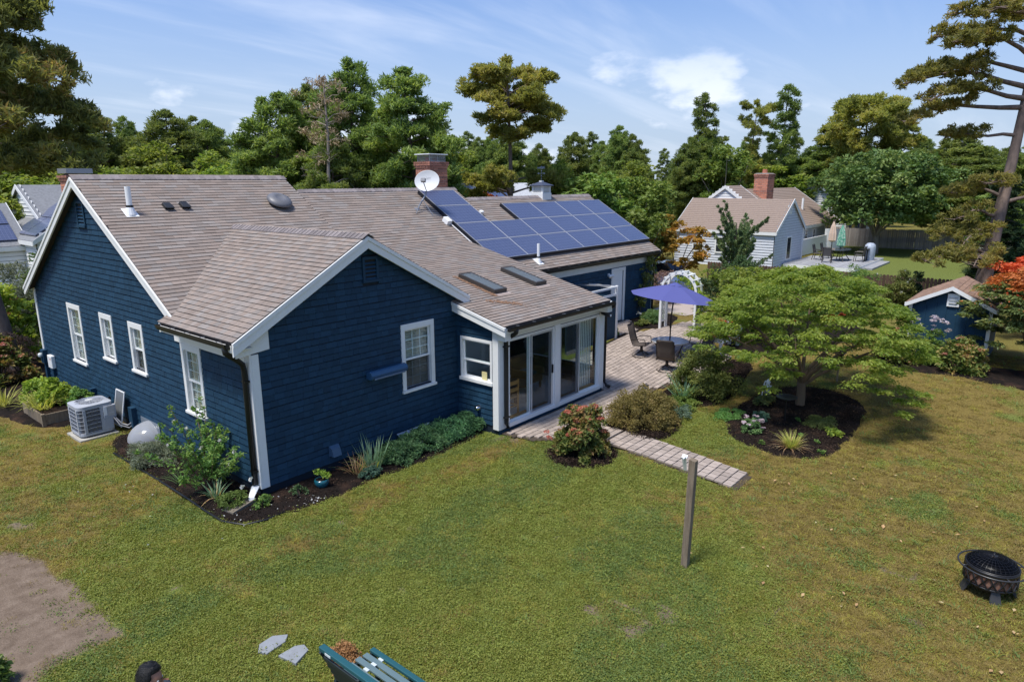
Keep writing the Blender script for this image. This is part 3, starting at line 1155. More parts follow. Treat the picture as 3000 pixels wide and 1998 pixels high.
spout([(EX-.06, -.02, 3.05), (EX-.05, -.02, 2.93), (-.25, .02, 2.76), (-.12, .06, 2.64), (-.10, .07, 2.5), (-.10, .07, .30)], .052)
spout([(5.5, -1.72, 2.60), (5.5, -1.7, 2.5), (5.5, -1.5, 2.36), (5.5, -1.405, 2.28), (5.5, -1.4, 2.2), (5.5, -1.4, .26), (5.5, -1.46, .14)], .055)
spout([(9.7, -1.72, 2.62), (9.72, -1.7, 2.52), (9.8, -1.5, 2.42), (9.86, -1.36, 2.34), (9.87, -1.34, 2.2), (9.87, -1.34, .28), (9.9, -1.42, .16), (9.93, -1.52, .12)], .05)
spout([(19.5, 2.07, 2.95), (19.48, 2.09, 2.86), (19.4, 2.22, 2.72), (19.36, 2.27, 2.62), (19.36, 2.27, .5)], .04)
for P in ((-.06, .07, .55), (-.06, .07, 2.3)):
    MB().box(-.14, -.03, -.0, .14, P[2], P[2]+.03).build('strap', black, house)
for P in (.4, 2.12):
    MB().box(5.42, 5.58, -1.45, -1.33, P, P+.03).build('strap', black, house)
# ================================================================ windows, doors and fittings of the house
UPV = Vector((0, 0, 1))


def dh_window(O, a, n, r, label, cols=3, rows=2, screen=False, blinds=True, head=.13, sillh=.05, cw=CAS, slim=False, mid=.5):
    """Double-hung window: casing > sill, upper and lower sash with bars, panes, blind."""
    O, a, n = Vector(O), Vector(a), Vector(n)
    s0, s1, z0, z1 = r
    L = lambda: MB(O, a, UPV, n)
    w = L()
    d0, d1 = .0, .04
    zb = z0+sillh
    w.box(s0, s1, z1-head, z1, d0, d1).box(s0, s0+cw, zb, z1-head, d0, d1).box(s1-cw, s1, zb, z1-head, d0, d1)
    # jamb lining
    w.box(s0+cw-.012, s0+cw, zb, z1-head, -.1, d0).box(s1-cw, s1-cw+.012, zb, z1-head, -.1, d0).box(s0+cw, s1-cw, z1-head, z1-head+.012, -.1, d0)
    wo_ = w.build('window', white, house, bevel=.004)
    wo_['label'] = label
    i0, i1 = s0+cw, s1-cw
    L().box(s0-.02, s1+.02, z0, zb, -.1, .075).build('sill', white, wo_, bevel=.006)
    zm = zb+(z1-head-zb)*mid
    fr = .04
    pane = glass

    def sash(za, zt, d, nm, c_, r_):
        q = L()
        q.box(i0, i0+fr, za, zt, d-.025, d).box(i1-fr, i1, za, zt, d-.025, d).box(i0+fr, i1-fr, za, za+fr, d-.025, d).box(i0+fr, i1-fr, zt-fr, zt, d-.025, d)
        so = q.build(nm, vinyl, wo_)
        g = L()
        g.box(i0+fr, i1-fr, za+fr, zt-fr, d-.016, d-.012)
        g.build('pane', glass, wo_)
        m_ = L()
        x0, x1, y0, y1 = i0+fr, i1-fr, za+fr, zt-fr
        for i in range(1, c_):
            xx = x0+(x1-x0)*i/c_
            m_.box(xx-.012, xx+.012, y0, y1, d-.026, d-.017)
        for j in range(1, r_):
            yy = y0+(y1-y0)*j/r_
            m_.box(x0, x1, yy-.012, yy+.012, d-.0262, d-.0168)
        if m_.v:
            m_.build('glazing_bar', vinyl, wo_)
        if nm == 'lower_sash' and screen:
            g = L()
            g.box(i0+.01, i1-.01, za+.01, zt-.005, d+.012, d+.014)
            g.build('insect_screen', insect, wo_)
    sash(zm-.02, z1-head, -.02, 'upper_sash', cols, rows)
    sash(zb, zm+.025, -.048, 'lower_sash', cols, rows)
    if blinds:
        b = L()
        t_ = zb+.03
        while t_ < z1-head:
            b.raw([(i0+.01, t_, -.085), (i1-.01, t_, -.085), (i1-.01, t_+.030, -.118), (i0+.01, t_+.030, -.118)], [(0, 1, 2, 3)])
            t_ += .05
        b.build('blind', insul, wo_, kind='stuff')
    return wo_


Lo = ((0, LW, 0), (0, -1, 0), (-1, 0, 0))
for r_, lab, sc_ in zip(flip(W_LEFT), ('tall window farthest along the gable wall', 'shorter window in the middle of the gable wall', 'shorter window of the gable wall with a dark screen below', 'tall window under the ell eave'), (False, False, True, False)):
    tall = r_[3]-r_[2] > 1.4
    dh_window(*Lo, r_, lab, 3, 3 if tall else 2, screen=sc_, sillh=.06)
dh_window((0, 0, 0), (1, 0, 0), (0, -1, 0), W_FRONT[0], 'window of the front gable wall with blinds', 3, 3, screen=True, sillh=.06)
dh_window((SX0, 0, 0), (0, -1, 0), (-1, 0, 0), W_SIDE[0], 'wide plain window on the side of the sunroom', 1, 1, blinds=False, head=.07, sillh=.08, cw=.06, mid=.46)


q = MB((SX1, SY, 0), (0, 1, 0), UPV, (1, 0, 0))
q.box(.2, .31, .6, 2.4, 0, .05).box(2.59, 2.7, .6, 2.4, 0, .05).box(.31, 2.59, 2.29, 2.4, 0, .05).box(.31, 2.59, .6, .71, 0, .05).box(1.42, 1.48, .71, 2.29, -.04, .03)
sw_ = q.build('window', white, house)  # side window, its opening enlarged to let more light into the sunroom
MB((SX1, SY, 0), (0, 1, 0), UPV, (1, 0, 0)).box(.31, 2.59, .71, 2.29, -.02, -.015).build('pane', glass, sw_)


def louver(O, a, n, r):
    O, a, n = Vector(O), Vector(a), Vector(n)
    s0, s1, z0, z1 = r
    q = MB(O, a, UPV, n)
    e = .06
    q.box(s0, s0+e, z0, z1, 0, .05).box(s1-e, s1, z0, z1, 0, .05).box(s0+e, s1-e, z1-e, z1, 0, .05).box(s0-.015, s1+.015, z0, z0+.05, 0, .07)
    v = q.build('gable_vent', blue_p, house)
    MB(O, a, UPV, n).box(s0+e, s1-e, z0+.05, z1-e, .003, .006).build('backing', dark, v)  # black sheet standing in for the unlit space behind the slats
    t_ = z0+.06
    while t_ < z1-e-.04:
        MB(O, a, UPV, n).raw([(s0+e, t_, .045), (s1-e, t_, .045), (s1-e, t_+.035, .02), (s0+e, t_+.035, .02), (s0+e, t_-.008, .045), (s1-e, t_-.008, .045)], [(0, 1, 2, 3), (4, 5, 1, 0)]).build('slat', blue_p, v)
        t_ += .08


louver(*Lo, flip([VENT_L])[0])
louver((0, 0, 0), (1, 0, 0), (0, -1, 0), VENT_F)

# ---------------------------------------------------------------- sliding doors of the sunroom
alu = mat('door_aluminium', (.62, .63, .64), .35, metal=.3)
wood = mat('honey_wood', (.55, .27, .085), .45, nscale=6, namt=.5, col2=(.30, .13, .04), stretch=(1, 1, 6))
for k, (x0, x1, z0, z1) in enumerate(DOORS):
    L = lambda: MB((0, SY, 0), (1, 0, 0), UPV, (0, -1, 0))
    q = L()
    q.box(x0, x0+.045, z0, z1, -.1, .02).box(x1-.045, x1, z0, z1, -.1, .02).box(x0+.045, x1-.045, z1-.045, z1, -.1, .02).box(x0-.02, x1+.02, z0-.05, z0+.05, -.1, .055)
    d = q.build('sliding_door', vinyl, house, bevel=.004)
    d['label'] = ('sliding glass door of the sunroom nearer the corner', 'sliding glass door of the sunroom nearer the patio')[k]
    xm = x0+(.86 if k == 0 else .92)
    for (a0, a1, dd, nm) in ((x0+.05, xm+.03, -.03, 'fixed_panel'), (xm-.03, x1-.05, -.075, 'sliding_panel')):
        if k == 1:
            dd = -.105-dd
        f = L()
        e = .036
        f.box(a0, a0+e, z0+.05, z1-.05, dd-.03, dd).box(a1-e, a1, z0+.05, z1-.05, dd-.03, dd).box(a0+e, a1-e, z0+.05, z0+.05+e, dd-.03, dd).box(a0+e, a1-e, z1-.05-e, z1-.05, dd-.03, dd)
        f.build(nm, vinyl, d)
        L().box(a0+e, a1-e, z0+.05+e, z1-.05-e, dd-.018, dd-.012).build('pane', glass, d)
    L().box(x0+.05, x1-.05, z0+.052, z0+.1, -.2, -.112).build('threshold', wood, d)
    if k == 0:
        # insect screen frame before the right leaf, black handle
        f = L()
        a0, a1 = xm+.02, x1-.06
        f.box(a0, a0+.03, z0+.06, z1-.06, .0, .015).box(a1-.05, a1, z0+.06, z1-.06, .0, .015).box(a0+.03, a1-.05, z0+.06, z0+.09, 0, .015).box(a0+.03, a1-.05, z1-.09, z1-.06, 0, .015)
        f.build('screen_frame', alu, d)
        L().box(a0+.03, a1-.05, z0+.09, z1-.09, .006, .008).build('insect_screen', insect, d)
        L().box(a1-.045, a1-.01, 1.08, 1.3, .015, .05).build('handle', black, d)
    else:
        f = L()
        a0, a1 = x0+.055, xm+.02
        f.box(a0, a0+.03, z0+.06, z1-.06, .0, .015).box(a1-.04, a1, z0+.06, z1-.06, .0, .015).box(a0+.03, a1-.04, z0+.06, z0+.09, 0, .015).box(a0+.03, a1-.04, z1-.09, z1-.06, 0, .015)
        f.build('screen_frame', alu, d)
        L().box(a0+.03, a1-.04, z0+.09, z1-.09, .006, .008).build('insect_screen', insect, d)

# room behind the sliding doors
tile = mat('sunroom_floor', (.68, .66, .61), .5, nscale=3, namt=.3)
wallp = mat('sunroom_wall', (.80, .79, .75), .8)
fl = MB()
fl.box(SX0+.02, SX1-.02, SY+.12, 2.6, .02, .15)
fl.build('floor', tile, house, kind='structure')
MB().box(SX0+.01, SX1-.01, 2.6, 2.66, .1, 3.0).build('inner_wall', wallp, house)
MB().box(SX0+.02, SX0+.05, .1, 2.6, .1, 2.9).build('inner_wall', wallp, house)
cur = mat('vertical_blind', (.85, .84, .78), .7)
for k, (x0, n_) in enumerate(((8.78, 9), (5.78, 2))):
    for i in range(n_):
        x = x0+i*.085
        MB().raw([(x, -1.10, .2), (x+.075, -1.085, .2), (x+.075, -1.085, 2.2), (x, -1.10, 2.2), (x, -1.103, .2), (x+.075, -1.088, .2), (x+.075, -1.088, 2.2), (x, -1.103, 2.2)], [(0, 1, 2, 3), (4, 7, 6, 5), (0, 4, 5, 1), (3, 2, 6, 7)]).build('blind_strip', cur, house)

# ---------------------------------------------------------------- back door in the garage wall, lamp, shower enclosure
q = MB((0, 2.35, 0), (1, 0, 0), UPV, (0, -1, 0))
x0, x1, z0, z1 = GD
q.box(x0, x0+.11, z0, z1-.13, 0, .045).box(x1-.11, x1, z0, z1-.13, 0, .045).box(x0, x1, z1-.13, z1, 0, .045)
dr = q.build('back_door', white, house, bevel=.004)
dr['label'] = 'white panelled back door in the garage wall'
q = MB((0, 2.35, 0), (1, 0, 0), UPV, (0, -1, 0))
q.box(x0+.11, x1-.11, z0+.06, z1-.13, -.06, -.02)
lf = q.build('door_leaf', vinyl, dr)
for (u0, u1, v0, v1) in ((.17, .46, .25, .95), (.56, .85, .25, .95), (.17, .46, 1.05, 1.55), (.56, .85, 1.05, 1.55), (.17, .46, 1.65, 1.85), (.56, .85, 1.65, 1.85)):
    MB((x0, 2.35, z0), (1, 0, 0), UPV, (0, -1, 0)).box(u0, u1, v0, v1, -.02, -.012).build('door_panel', vinyl, dr, bevel=.006)
MB().box(x0+.02, x1-.02, 2.2, 2.34, z0-.06, z0+.05).build('threshold', black, dr)
lamp = empty('wall_lamp', (15.9, 2.33, 2.38), 'white two headed security lamp on the garage wall beside the door', 'lamp')
MB((15.9, 2.345, 2.38), (1, 0, 0), UPV, (0, -1, 0)).box(-.06, .06, -.05, .05, .017, .05).build('base', vinyl, lamp)
for sx in (-1, 1):
    q = MB()
    q.tube([(15.9+sx*.03, 2.3, 2.38), (15.9+sx*.08, 2.24, 2.36), (15.9+sx*.11, 2.15, 2.33)], [.02, .05, .065], 10)
    q.build('lamp_head', vinyl, lamp, smooth=True)

sh = empty('shower_enclosure', (13.2, 1.7, gz(13.2)), 'flat navy outdoor shower enclosure with white rails beside the sunroom', 'outdoor shower')
MB().box(11.5, 14.56, 1.14, 1.18, .34, 1.86).build('front_panel', blue_p, sh)
MB().box(14.53, 14.57, 1.2, 2.3, .4, 1.86).build('side_panel', blue_p, sh)
MB().box(14.54, 14.63, 1.10, 1.19, gz(14.6), 2.24).build('corner_post', white, sh, bevel=.004)
MB().box(11.5, 12.5, 1.1, 1.139, .3, .42).build('base_board', steel, sh)
for z in (1.89, 2.15):
    MB().box(11.5, 14.535, 1.12, 1.17, z, z+.07).build('top_rail', white, sh)
MB().box(14.56, 14.61, 1.195, 2.34, 2.15, 2.21).build('top_rail', white, sh)
q = MB()
q.bar((14.2, 1.2, 2.27), (13.9, 2.32, 2.24), .2, .03)
q.build('roof_slat', steel, sh)

# ---------------------------------------------------------------- roof fittings
N1 = Vector((0, -MS, 1)).normalized()
PX = lambda x, y, h=0: Vector((x, y, ZP(y)))+N1*h
lead = mat('dark_plastic', (.02, .021, .023), .5)


def vent_pipe(x, y, z, h, r=.05, big=True):
    q = MB()
    q.tube([(x, y, z+.02), (x, y, z+h)], r, 14)
    p = q.build('vent_pipe', vinyl, house, smooth=False)
    b = MB()
    b.tube([(x, y, z-.02), (x, y, z+.16)], [r*2.1, r*1.25], 14)
    b.raw([(x-.14, y-.14, ZP(y-.14)+.03), (x+.14, y-.14, ZP(y-.14)+.03), (x+.14, y+.16, ZP(y+.16)+.03), (x-.14, y+.16, ZP(y+.16)+.03)], [(0, 1, 2, 3)])
    b.build('flashing', vinyl, p)
    MB().tube([(x, y, z+.15), (x, y, z+.2)], r*1.3, 14).build('rubber_boot', black, p)


vent_pipe(.46, 5.62, ZP(5.62), .62, .062)
vent_pipe(11.72, 2.46, ZP(2.46), .62, .05)
for x, y in ((1.38, 5.80), (1.79, 5.81)):
    q = MB((x, y, ZP(y)+.015), (1, 0, 0), Vector((0, 1, MS)).normalized())
    q.raw([(-.1, -.12, .0), (.1, -.12, .0), (.1, .12, 0), (-.1, .12, 0), (-.1, -.12, .09), (.1, -.12, .09), (.085, .10, .075), (-.085, .10, .075), (-.1, -.16, .085), (.1, -.16, .085), (-.1, -.15, .06), (.1, -.15, .06)],
          [(0, 3, 2, 1), (4, 5, 6, 7), (1, 2, 6, 5), (2, 3, 7, 6), (3, 0, 4, 7), (4, 8, 9, 5), (8, 10, 11, 9)])
    q.build('roof_vent', lead, house, bevel=.01)
fanm = mat('grey_plastic', (.15, .15, .16), .45, nscale=3, namt=.4)
q = MB((4.36, 5.80, ZP(5.8)), (1, 0, 0), Vector((0, 1, MS)).normalized())
q.lathe([(.33, .10), (.345, .13), (.30, .19), (.2, .235), (.13, .24), (.11, .225), (.001, .225)], 24)
fan = q.build('attic_fan', fanm, house, smooth=True)
q = MB((4.36, 5.80, ZP(5.8)), (1, 0, 0), Vector((0, 1, MS)).normalized())
q.lathe([(.25, .0), (.25, .12)], 20)
q.build('fan_base', lead, fan)

# skylights in the sunroom roof
skg = bpy.data.materials.new('skylight_glass')
skg.use_nodes = True
t = skg.node_tree
b_ = t.nodes['Principled BSDF']
b_.inputs['Base Color'].default_value = (.42, .47, .50, 1)  # pale blue-grey stands in for the sky reflected in the glass
b_.inputs['Roughness'].default_value = .12
tl_ = N(t, 'ShaderNodeBsdfTranslucent')
tl_.inputs[0].default_value = (.8, .85, .88, 1)
mx = N(t, 'ShaderNodeMixShader')
mx.inputs[0].default_value = .8
lk(t, b_.outputs[0], mx.inputs[1])
lk(t, tl_.outputs[0], mx.inputs[2])
lk(t, mx.outputs[0], t.nodes['Material Output'].inputs['Surface'])
for (xa, xb) in ((6.58, 7.06), (8.27, 8.75)):
    O = (0, -.1, ZS(-.1)+.012)
    ax, bx = (1, 0, 0), Vector((0, 1, .25)).normalized()
    L = lambda: MB(O, ax, bx)
    q = L()
    q.box(xa, xa+.05, 0, 1.3, 0, .11).box(xb-.05, xb, 0, 1.3, 0, .11).box(xa+.05, xb-.05, 0, .06, 0, .11).box(xa+.05, xb-.05, 1.25, 1.3, 0, .11)
    s = q.build('skylight', mat('skylight_frame', (.045, .04, .037), .5), house, bevel=.006)
    L().box(xa+.05, xb-.05, .06, 1.25, .07, .1).build('pane', skg, s)
    L().box(xa-.03, xb+.06, -.12, -.005, .0, .006).build('flashing', mat('flashing_pink', (.42, .34, .30), .6), s)
# pine needle litter caught beside the near skylight
lit = mat('needle_litter', (.30, .17, .10), .95, nscale=20, namt=.5, island=.3)
rr = random.Random(3)
q = MB()
for i in range(500):
    if rr.random() < .6:
        x, y = 6.52+rr.gauss(0, .035), rr.uniform(-.25, 1.25)
    else:
        t_ = rr.random()
        x, y = 6.0+.7*t_+rr.gauss(0, .05), -.35-.5*t_+rr.gauss(0, .06)
    A = rr.uniform(0, 6.3)
    P = Vector((x, y, ZS(y)+.022+rr.uniform(0, .012)))
    dv = Vector((math.cos(A), math.sin(A), .25*math.sin(A)))*.035
    sv = Vector((-math.sin(A), math.cos(A), .25*math.cos(A)))*.006
    q.raw([P-dv-sv, P+dv-sv, P+dv+sv, P-dv+sv], [(0, 1, 2, 3)])
q.build('needle_litter', lit, house, kind='stuff')

# ---------------------------------------------------------------- chimneys built of bricks
brick = mat('red_brick', (.58, .24, .15), .9, nscale=11, namt=.6, col2=(.34, .12, .08), bump=.4, bscale=60, island=.25)
brick_s = mat('sooty_brick', (.34, .14, .10), .9, nscale=4, namt=.9, col2=(.42, .2, .14), bump=.4, island=.3)
mortar = mat('mortar', (.40, .36, .32), .95)


def chimney(name, x0, x1, y0, y1, z0, z1, corbel, parent, label=None, bl=.2, bh=.06, j=.012, crown=True, limit=300, shared=True):
    c = MB().box(x0+.012, x1-.012, y0+.012, y1-.012, z0, z1).build(name, mortar, parent)
    if label:
        c['label'] = label
    uv = MB().box(0, 1, 0, 1, 0, 1)
    me = {}
    for mm in (brick, brick_s):
        m_ = bpy.data.meshes.new('brick')
        m_.from_pydata(uv.v, [], uv.f)
        m_.materials.append(mm)
        me[mm.name] = m_
    r = random.Random(2)
    k = 0
    z = z0
    zc_ = z1-corbel
    while z < z1-.03:
        e = 0
        if z > zc_-.01:
            e = .05 if z > zc_+bh else .025
        mm = brick_s if z > zc_-.12 or r.random() < .06 else brick
        X0, X1, Y0, Y1 = x0-e, x1+e, y0-e, y1+e
        for fx in range(4):
            if fx in (0, 1):
                yy = Y0 if fx == 0 else Y1-.1
                s = X0-(bl/2 if k % 2 else 0)
                while s < X1-.02:
                    a0, a1 = max(s, X0), min(s+bl, X1)
                    if a1-a0 > .03:
                        o = bpy.data.objects.new('brick', me[mm.name])
                        COL.objects.link(o)
                        o.parent = c
                        o.location = Vector((a0, yy-r.uniform(0, .005), z))-wloc(parent)
                        o.scale = (a1-a0-j, .1, bh)
                    s += bl+.0
            else:
                xx = X0 if fx == 2 else X1-.1
                s = Y0+.1-(bl/2 if k % 2 else 0)
                while s < Y1-.12:
                    a0, a1 = max(s, Y0+.1), min(s+bl, Y1-.1)
                    if a1-a0 > .03:
                        o = bpy.data.objects.new('brick', me[mm.name])
                        COL.objects.link(o)
                        o.parent = c
                        o.location = Vector((xx-r.uniform(0, .005)*(1 if fx == 2 else -1), a0, z))-wloc(parent)
                        o.scale = (.1, a1-a0-j, bh)
                    s += bl
        z += bh+j
        k += 1
    if crown:
        q = MB()
        e = .03
        q.raw([(x0-e, y0-e, z1-.01), (x1+e, y0-e, z1-.01), (x1+e, y1+e, z1-.01), (x0-e, y1+e, z1-.01), (x0+.12, y0+.12, z1+.05), (x1-.12, y0+.12, z1+.05), (x1-.12, y1-.12, z1+.05), (x0+.12, y1-.12, z1+.05)],
              [(0, 3, 2, 1), (4, 5, 6, 7), (0, 1, 5, 4), (1, 2, 6, 5), (2, 3, 7, 6), (3, 0, 4, 7)])
        q.build('crown', mat('cement_crown', (.30, .26, .23), .9, nscale=8, namt=.6), c)
    return c


ch = chimney('chimney', 10.74, 11.60, 6.50, 7.22, 5.1, 6.50, .2, house, 'wide brick chimney with a mesh spark cap')
# spark cap
cap = MB()
mesh_m = glass_mat('spark_mesh', (.5, .48, .45), .2, .5)
x0, x1, y0, y1, z0, z1 = 10.80, 11.54, 6.56, 7.16, 6.53, 6.76
for (a, b) in ((x0, y0), (x1, y0), (x1, y1), (x0, y1), ((x0+x1)/2, y0)):
    cap.box(a-.012, a+.012, b-.012, b+.012, z0, z1)
cap.box(x0-.012, x1+.012, y0-.014, y0+.014, z0, z0+.025)
cp = cap.build('spark_guard', steel, ch)
q = MB()
for i in range(28):
    x = x0+(x1-x0)*i/28
    q.box(x, x+.006, y0-.003, y0+.003, z0, z1).box(x, x+.006, y1-.003, y1+.003, z0, z1)
for i in range(8):
    z = z0+(z1-z0)*i/8
    q.box(x0, x1, y0-.004, y0+.002, z, z+.006).box(x0, x1, y1-.004, y1+.002, z, z+.006)
    q.box(x0-.004, x0+.002, y0, y1, z, z+.006).box(x1-.004, x1+.002, y0, y1, z, z+.006)
for i in range(14):
    y = y0+(y1-y0)*i/14
    q.box(x0-.003, x0+.003, y, y+.006, z0, z1).box(x1-.003, x1+.003, y, y+.006, z0, z1)
q.build('wire_mesh', steel, ch, kind='stuff')
MB().box(x0-.09, x1+.09, y0-.08, y1+.08, z1, z1+.035).build('cap_lid', mat('cap_white', (.72, .74, .74), .35), ch, bevel=.01)
for x in (11.0, 11.34):
    MB().lathe([(.11, 0), (.10, .17), (.08, .17), (.08, 0)], 14, (x, 6.86, 6.5)).build('flue_tile', mat('terracotta', (.42, .15, .09), .8), ch)
ch2 = chimney('chimney', .22, .78, 8.55, 9.15, 4.6, 6.02, .14, house, 'small brick chimney behind the left gable')
MB().box(.2, .80, 8.53, 9.17, 6.08, 6.2).build('cap_lid', steel, ch2)

# ---------------------------------------------------------------- cupola with weathervane
cu = empty('cupola', (16.02, YRG, ZRG), None)
cu.parent = house
cu['label'] = 'white louvred cupola with dark hipped cap and weathervane'
cx, cy, w = 16.31, 5.87, .295
q = MB()
q.prism([(cx-w, cy-w), (cx+w, cy-w), (cx+w, cy+w), (cx-w, cy+w)], ZP(cy-w)-.1, 5.39)
q.build('base', white, cu, bevel=.004)
w2 = .265
q = MB()
for sx in (-1, 1):
    for sy in (-1, 1):
        q.box(cx+sx*w2-(.06 if sx > 0 else 0), cx+sx*w2+(.06 if sx < 0 else 0), cy+sy*w2-(.06 if sy > 0 else 0), cy+sy*w2+(.06 if sy < 0 else 0), 5.392, 5.62)
q.box(cx-w2-.012, cx+w2+.012, cy-w2-.012, cy+w2+.012, 5.621, 5.66).box(cx-w2+.03, cx+w2-.03, cy-w2+.03, cy+w2-.03, 5.392, 5.62)
q.build('lantern', mat('louvre_back', (.25, .25, .25), .8), cu)
q = MB()
for sx in (-1, 1):
    for sy in (-1, 1):
        q.box(cx+sx*w2-(.065 if sx > 0 else .004), cx+sx*w2+(.065 if sx < 0 else .004), cy+sy*w2-(.065 if sy > 0 else .004), cy+sy*w2+(.065 if sy < 0 else .004), 5.391, 5.62)
q.box(cx-w2-.016, cx+w2+.016, cy-w2-.016, cy+w2+.016, 5.622, 5.665)
q.build('lantern_post', white, cu)
for i in range(5):
    z = 5.395+i*.047
    for (bx) in ((cx-w2+.066, cx+w2-.066, cy-w2+.001, cy-w2+.03), (cx-w2+.001, cx-w2+.03, cy-w2+.066, cy+w2-.066)):
        MB().box(bx[0], bx[1], bx[2], bx[3], z, z+.027).build('slat', white, cu)
q = MB()
e = .36
q.raw([(cx-e, cy-e, 5.666), (cx+e, cy-e, 5.666), (cx+e, cy+e, 5.666), (cx-e, cy+e, 5.666), (cx-e, cy-e, 5.69), (cx+e, cy-e, 5.69), (cx+e, cy+e, 5.69), (cx-e, cy+e, 5.69), (cx-.06, cy-.06, 5.83), (cx+.06, cy-.06, 5.83), (cx+.06, cy+.06, 5.83), (cx-.06, cy+.06, 5.83)],
      [(0, 3, 2, 1), (0, 1, 5, 4), (1, 2, 6, 5), (2, 3, 7, 6), (3, 0, 4, 7), (4, 5, 9, 8), (5, 6, 10, 9), (6, 7, 11, 10), (7, 4, 8, 11), (8, 9, 10, 11)])
q.build('cap_roof', mat('cupola_copper', (.055, .065, .10), .5), cu)
MB().box(cx-.065, cx+.065, cy-.065, cy+.065, 5.82, 5.875).build('finial_block', white, cu)
vn = mat('verdigris', (.10, .13, .18), .5, metal=.4)
q = MB()
q.tube([(cx, cy, 5.87), (cx, cy, 6.46)], .011, 6)
q.tube([(cx-.16, cy, 6.16), (cx+.16, cy, 6.16)], .008, 6).tube([(cx, cy-.16, 6.16), (cx, cy+.16, 6.16)], .008, 6)
for dx, dy in ((.16, 0), (-.16, 0), (0, .16), (0, -.16)):
    q.cbox((cx+dx, cy+dy, 6.16), .035, .035, .05)
q.lathe([(.0, -.03), (.03, 0), (.0, .03)], 10, (cx, cy, 6.06))
q.lathe([(.0, -.025), (.025, 0), (.0, .025)], 10, (cx, cy, 6.25))
q.build('weathervane', vn, cu)
q = MB((cx, cy, 6.36), Vector((.8, -.6, 0)), UPV)
q.prism([(-.17, -.01), (.05, -.02), (.17, .0), (.10, .04), (.17, .09), (.05, .06), (-.02, .08), (-.07, .04), (-.17, .05)], -.007, .007)
q.build('vane_figure', vn, cu)

# ---------------------------------------------------------------- solar panels
pvm = bpy.data.materials.new('solar_cells')
pvm.use_nodes = True
t = pvm.node_tree
bs = t.nodes['Principled BSDF']
uvn = N(t, 'ShaderNodeTexCoord')
spx = N(t, 'ShaderNodeSeparateXYZ')
lk(t, uvn.outputs['Object'], spx.inputs[0])


def gridline(v, step, wid):
    f = math_n(t, 'FRACT', math_n(t, 'DIVIDE', v, step))
    d = math_n(t, 'ABSOLUTE', math_n(t, 'SUBTRACT', f, .5))
    return math_n(t, 'GREATER_THAN', d, .5-wid/step)


l1 = math_n(t, 'MAXIMUM', gridline(spx.outputs[0], 1.60/10, .0045), gridline(spx.outputs[1], .92/6, .0045))
l2 = gridline(spx.outputs[1], .92/18, .0012)
vv_ = N(t, 'ShaderNodeTexVoronoi', i_Scale=26.)
lk(t, uvn.outputs['Object'], vv_.inputs['Vector'])
vsep = N(t, 'ShaderNodeSeparateColor')
lk(t, vv_.outputs['Color'], vsep.inputs[0])
c = mixc(t, vsep.outputs[0], (.050, .063, .125), (.066, .080, .15))
c = mixc(t, math_n(t, 'MULTIPLY', l2, .35), c, (.30, .33, .42))
c = mixc(t, math_n(t, 'MULTIPLY', l1, .5), c, (.26, .29, .40))
lk(t, c, bs.inputs['Base Color'])
bs.inputs['Roughness'].default_value = .38
bs.inputs['Specular IOR Level'].default_value = .5
bs.inputs['Coat Weight'].default_value = .7
bs.inputs['Coat Roughness'].default_value = .16
pframe = mat('panel_frame', (.50, .50, .51), .4, metal=.3)
pskirt = mat('panel_skirt', (.012, .014, .02), .45)
PXS = [9.80+i*1.645 for i in range(7)]
PXS[-1] = 19.62
PXS = [9.81, 11.43, 13.09, 14.73, 16.36, 17.99, 19.6]
PYS = [6.14, 5.325, 4.435, 3.59, 2.735]
first = None
plist = [(0, 0), (0, 1)]+[(c_, 1) for c_ in range(2, 6)]+[(c_, r_) for r_ in (2, 3) for c_ in range(6)]
bdir = Vector((0, 1, MS)).normalized()
pw_, ph_ = 1.60, .965
cells = MB().box(0, pw_, 0, ph_, .0, .03).build('panel_cells', pvm, None)
fm = MB().box(-.010, 0, -.012, ph_+.012, -.01, .038).box(pw_, pw_+.010, -.012, ph_+.012, -.01, .038).box(0, pw_, -.012, 0, -.01, .038).box(0, pw_, ph_, ph_+.012, -.01, .038)
fmo = fm.build('panel_frame', pframe, None)
rot = Matrix(((1, 0, 0, 0), (0, bdir.y, N1.y, 0), (0, bdir.z, N1.z, 0), (0, 0, 0, 1)))
for k, (c_, r_) in enumerate(plist):
    e = bpy.data.objects.new('solar_panel', None)
    COL.objects.link(e)
    e.parent = house
    y = PYS[r_+1]
    sx = (PXS[c_+1]-PXS[c_]-.03)/pw_
    e.matrix_local = Matrix.Translation(PX(PXS[c_]+.015, y, .10)) @ rot @ Matrix.Diagonal((sx, .995*(PYS[r_]-PYS[r_+1])*c1/(ph_+.03), 1, 1))
    for src in (cells, fmo):
        o = src if k == 0 else src.copy()
        if k:
            COL.objects.link(o)
        o.parent = e
# skirts along the lower and left edges of the array
for (x0, ya, x1, yb) in ((9.83, 2.715, 19.6, 2.715),):
    q = MB(PX(x0, ya, 0), (1, 0, 0), bdir, N1)
    q.box(0, x1-x0, -.03, -.006, .02, .145)
    q.build('array_skirt', pskirt, house)
for (x, y0, y1) in ((9.795, 2.72, 6.13), (13.075, 4.45, 5.32)):
    q = MB(PX(x, y0, 0), (1, 0, 0), bdir, N1)
    q.box(-.03, -.006, 0, (y1-y0)*c1, .02, .135)
    q.build('array_skirt', pskirt, house)
for (x, y, sx, sy, h) in ((9.62, 4.62, .2, .26, .16), (11.62, 4.95, .14, .12, .13)):
    q = MB(PX(x, y, .012), (1, 0, 0), bdir, N1)
    q.box(-sx/2, sx/2, -sy/2, sy/2, 0, h)
    q.build('junction_box', vinyl, house, bevel=.01)
q = MB()
q.tube([PX(9.69, 4.5, .05), PX(9.69, 3.9, .05), PX(9.68, 3.25, .05)], .022, 8)
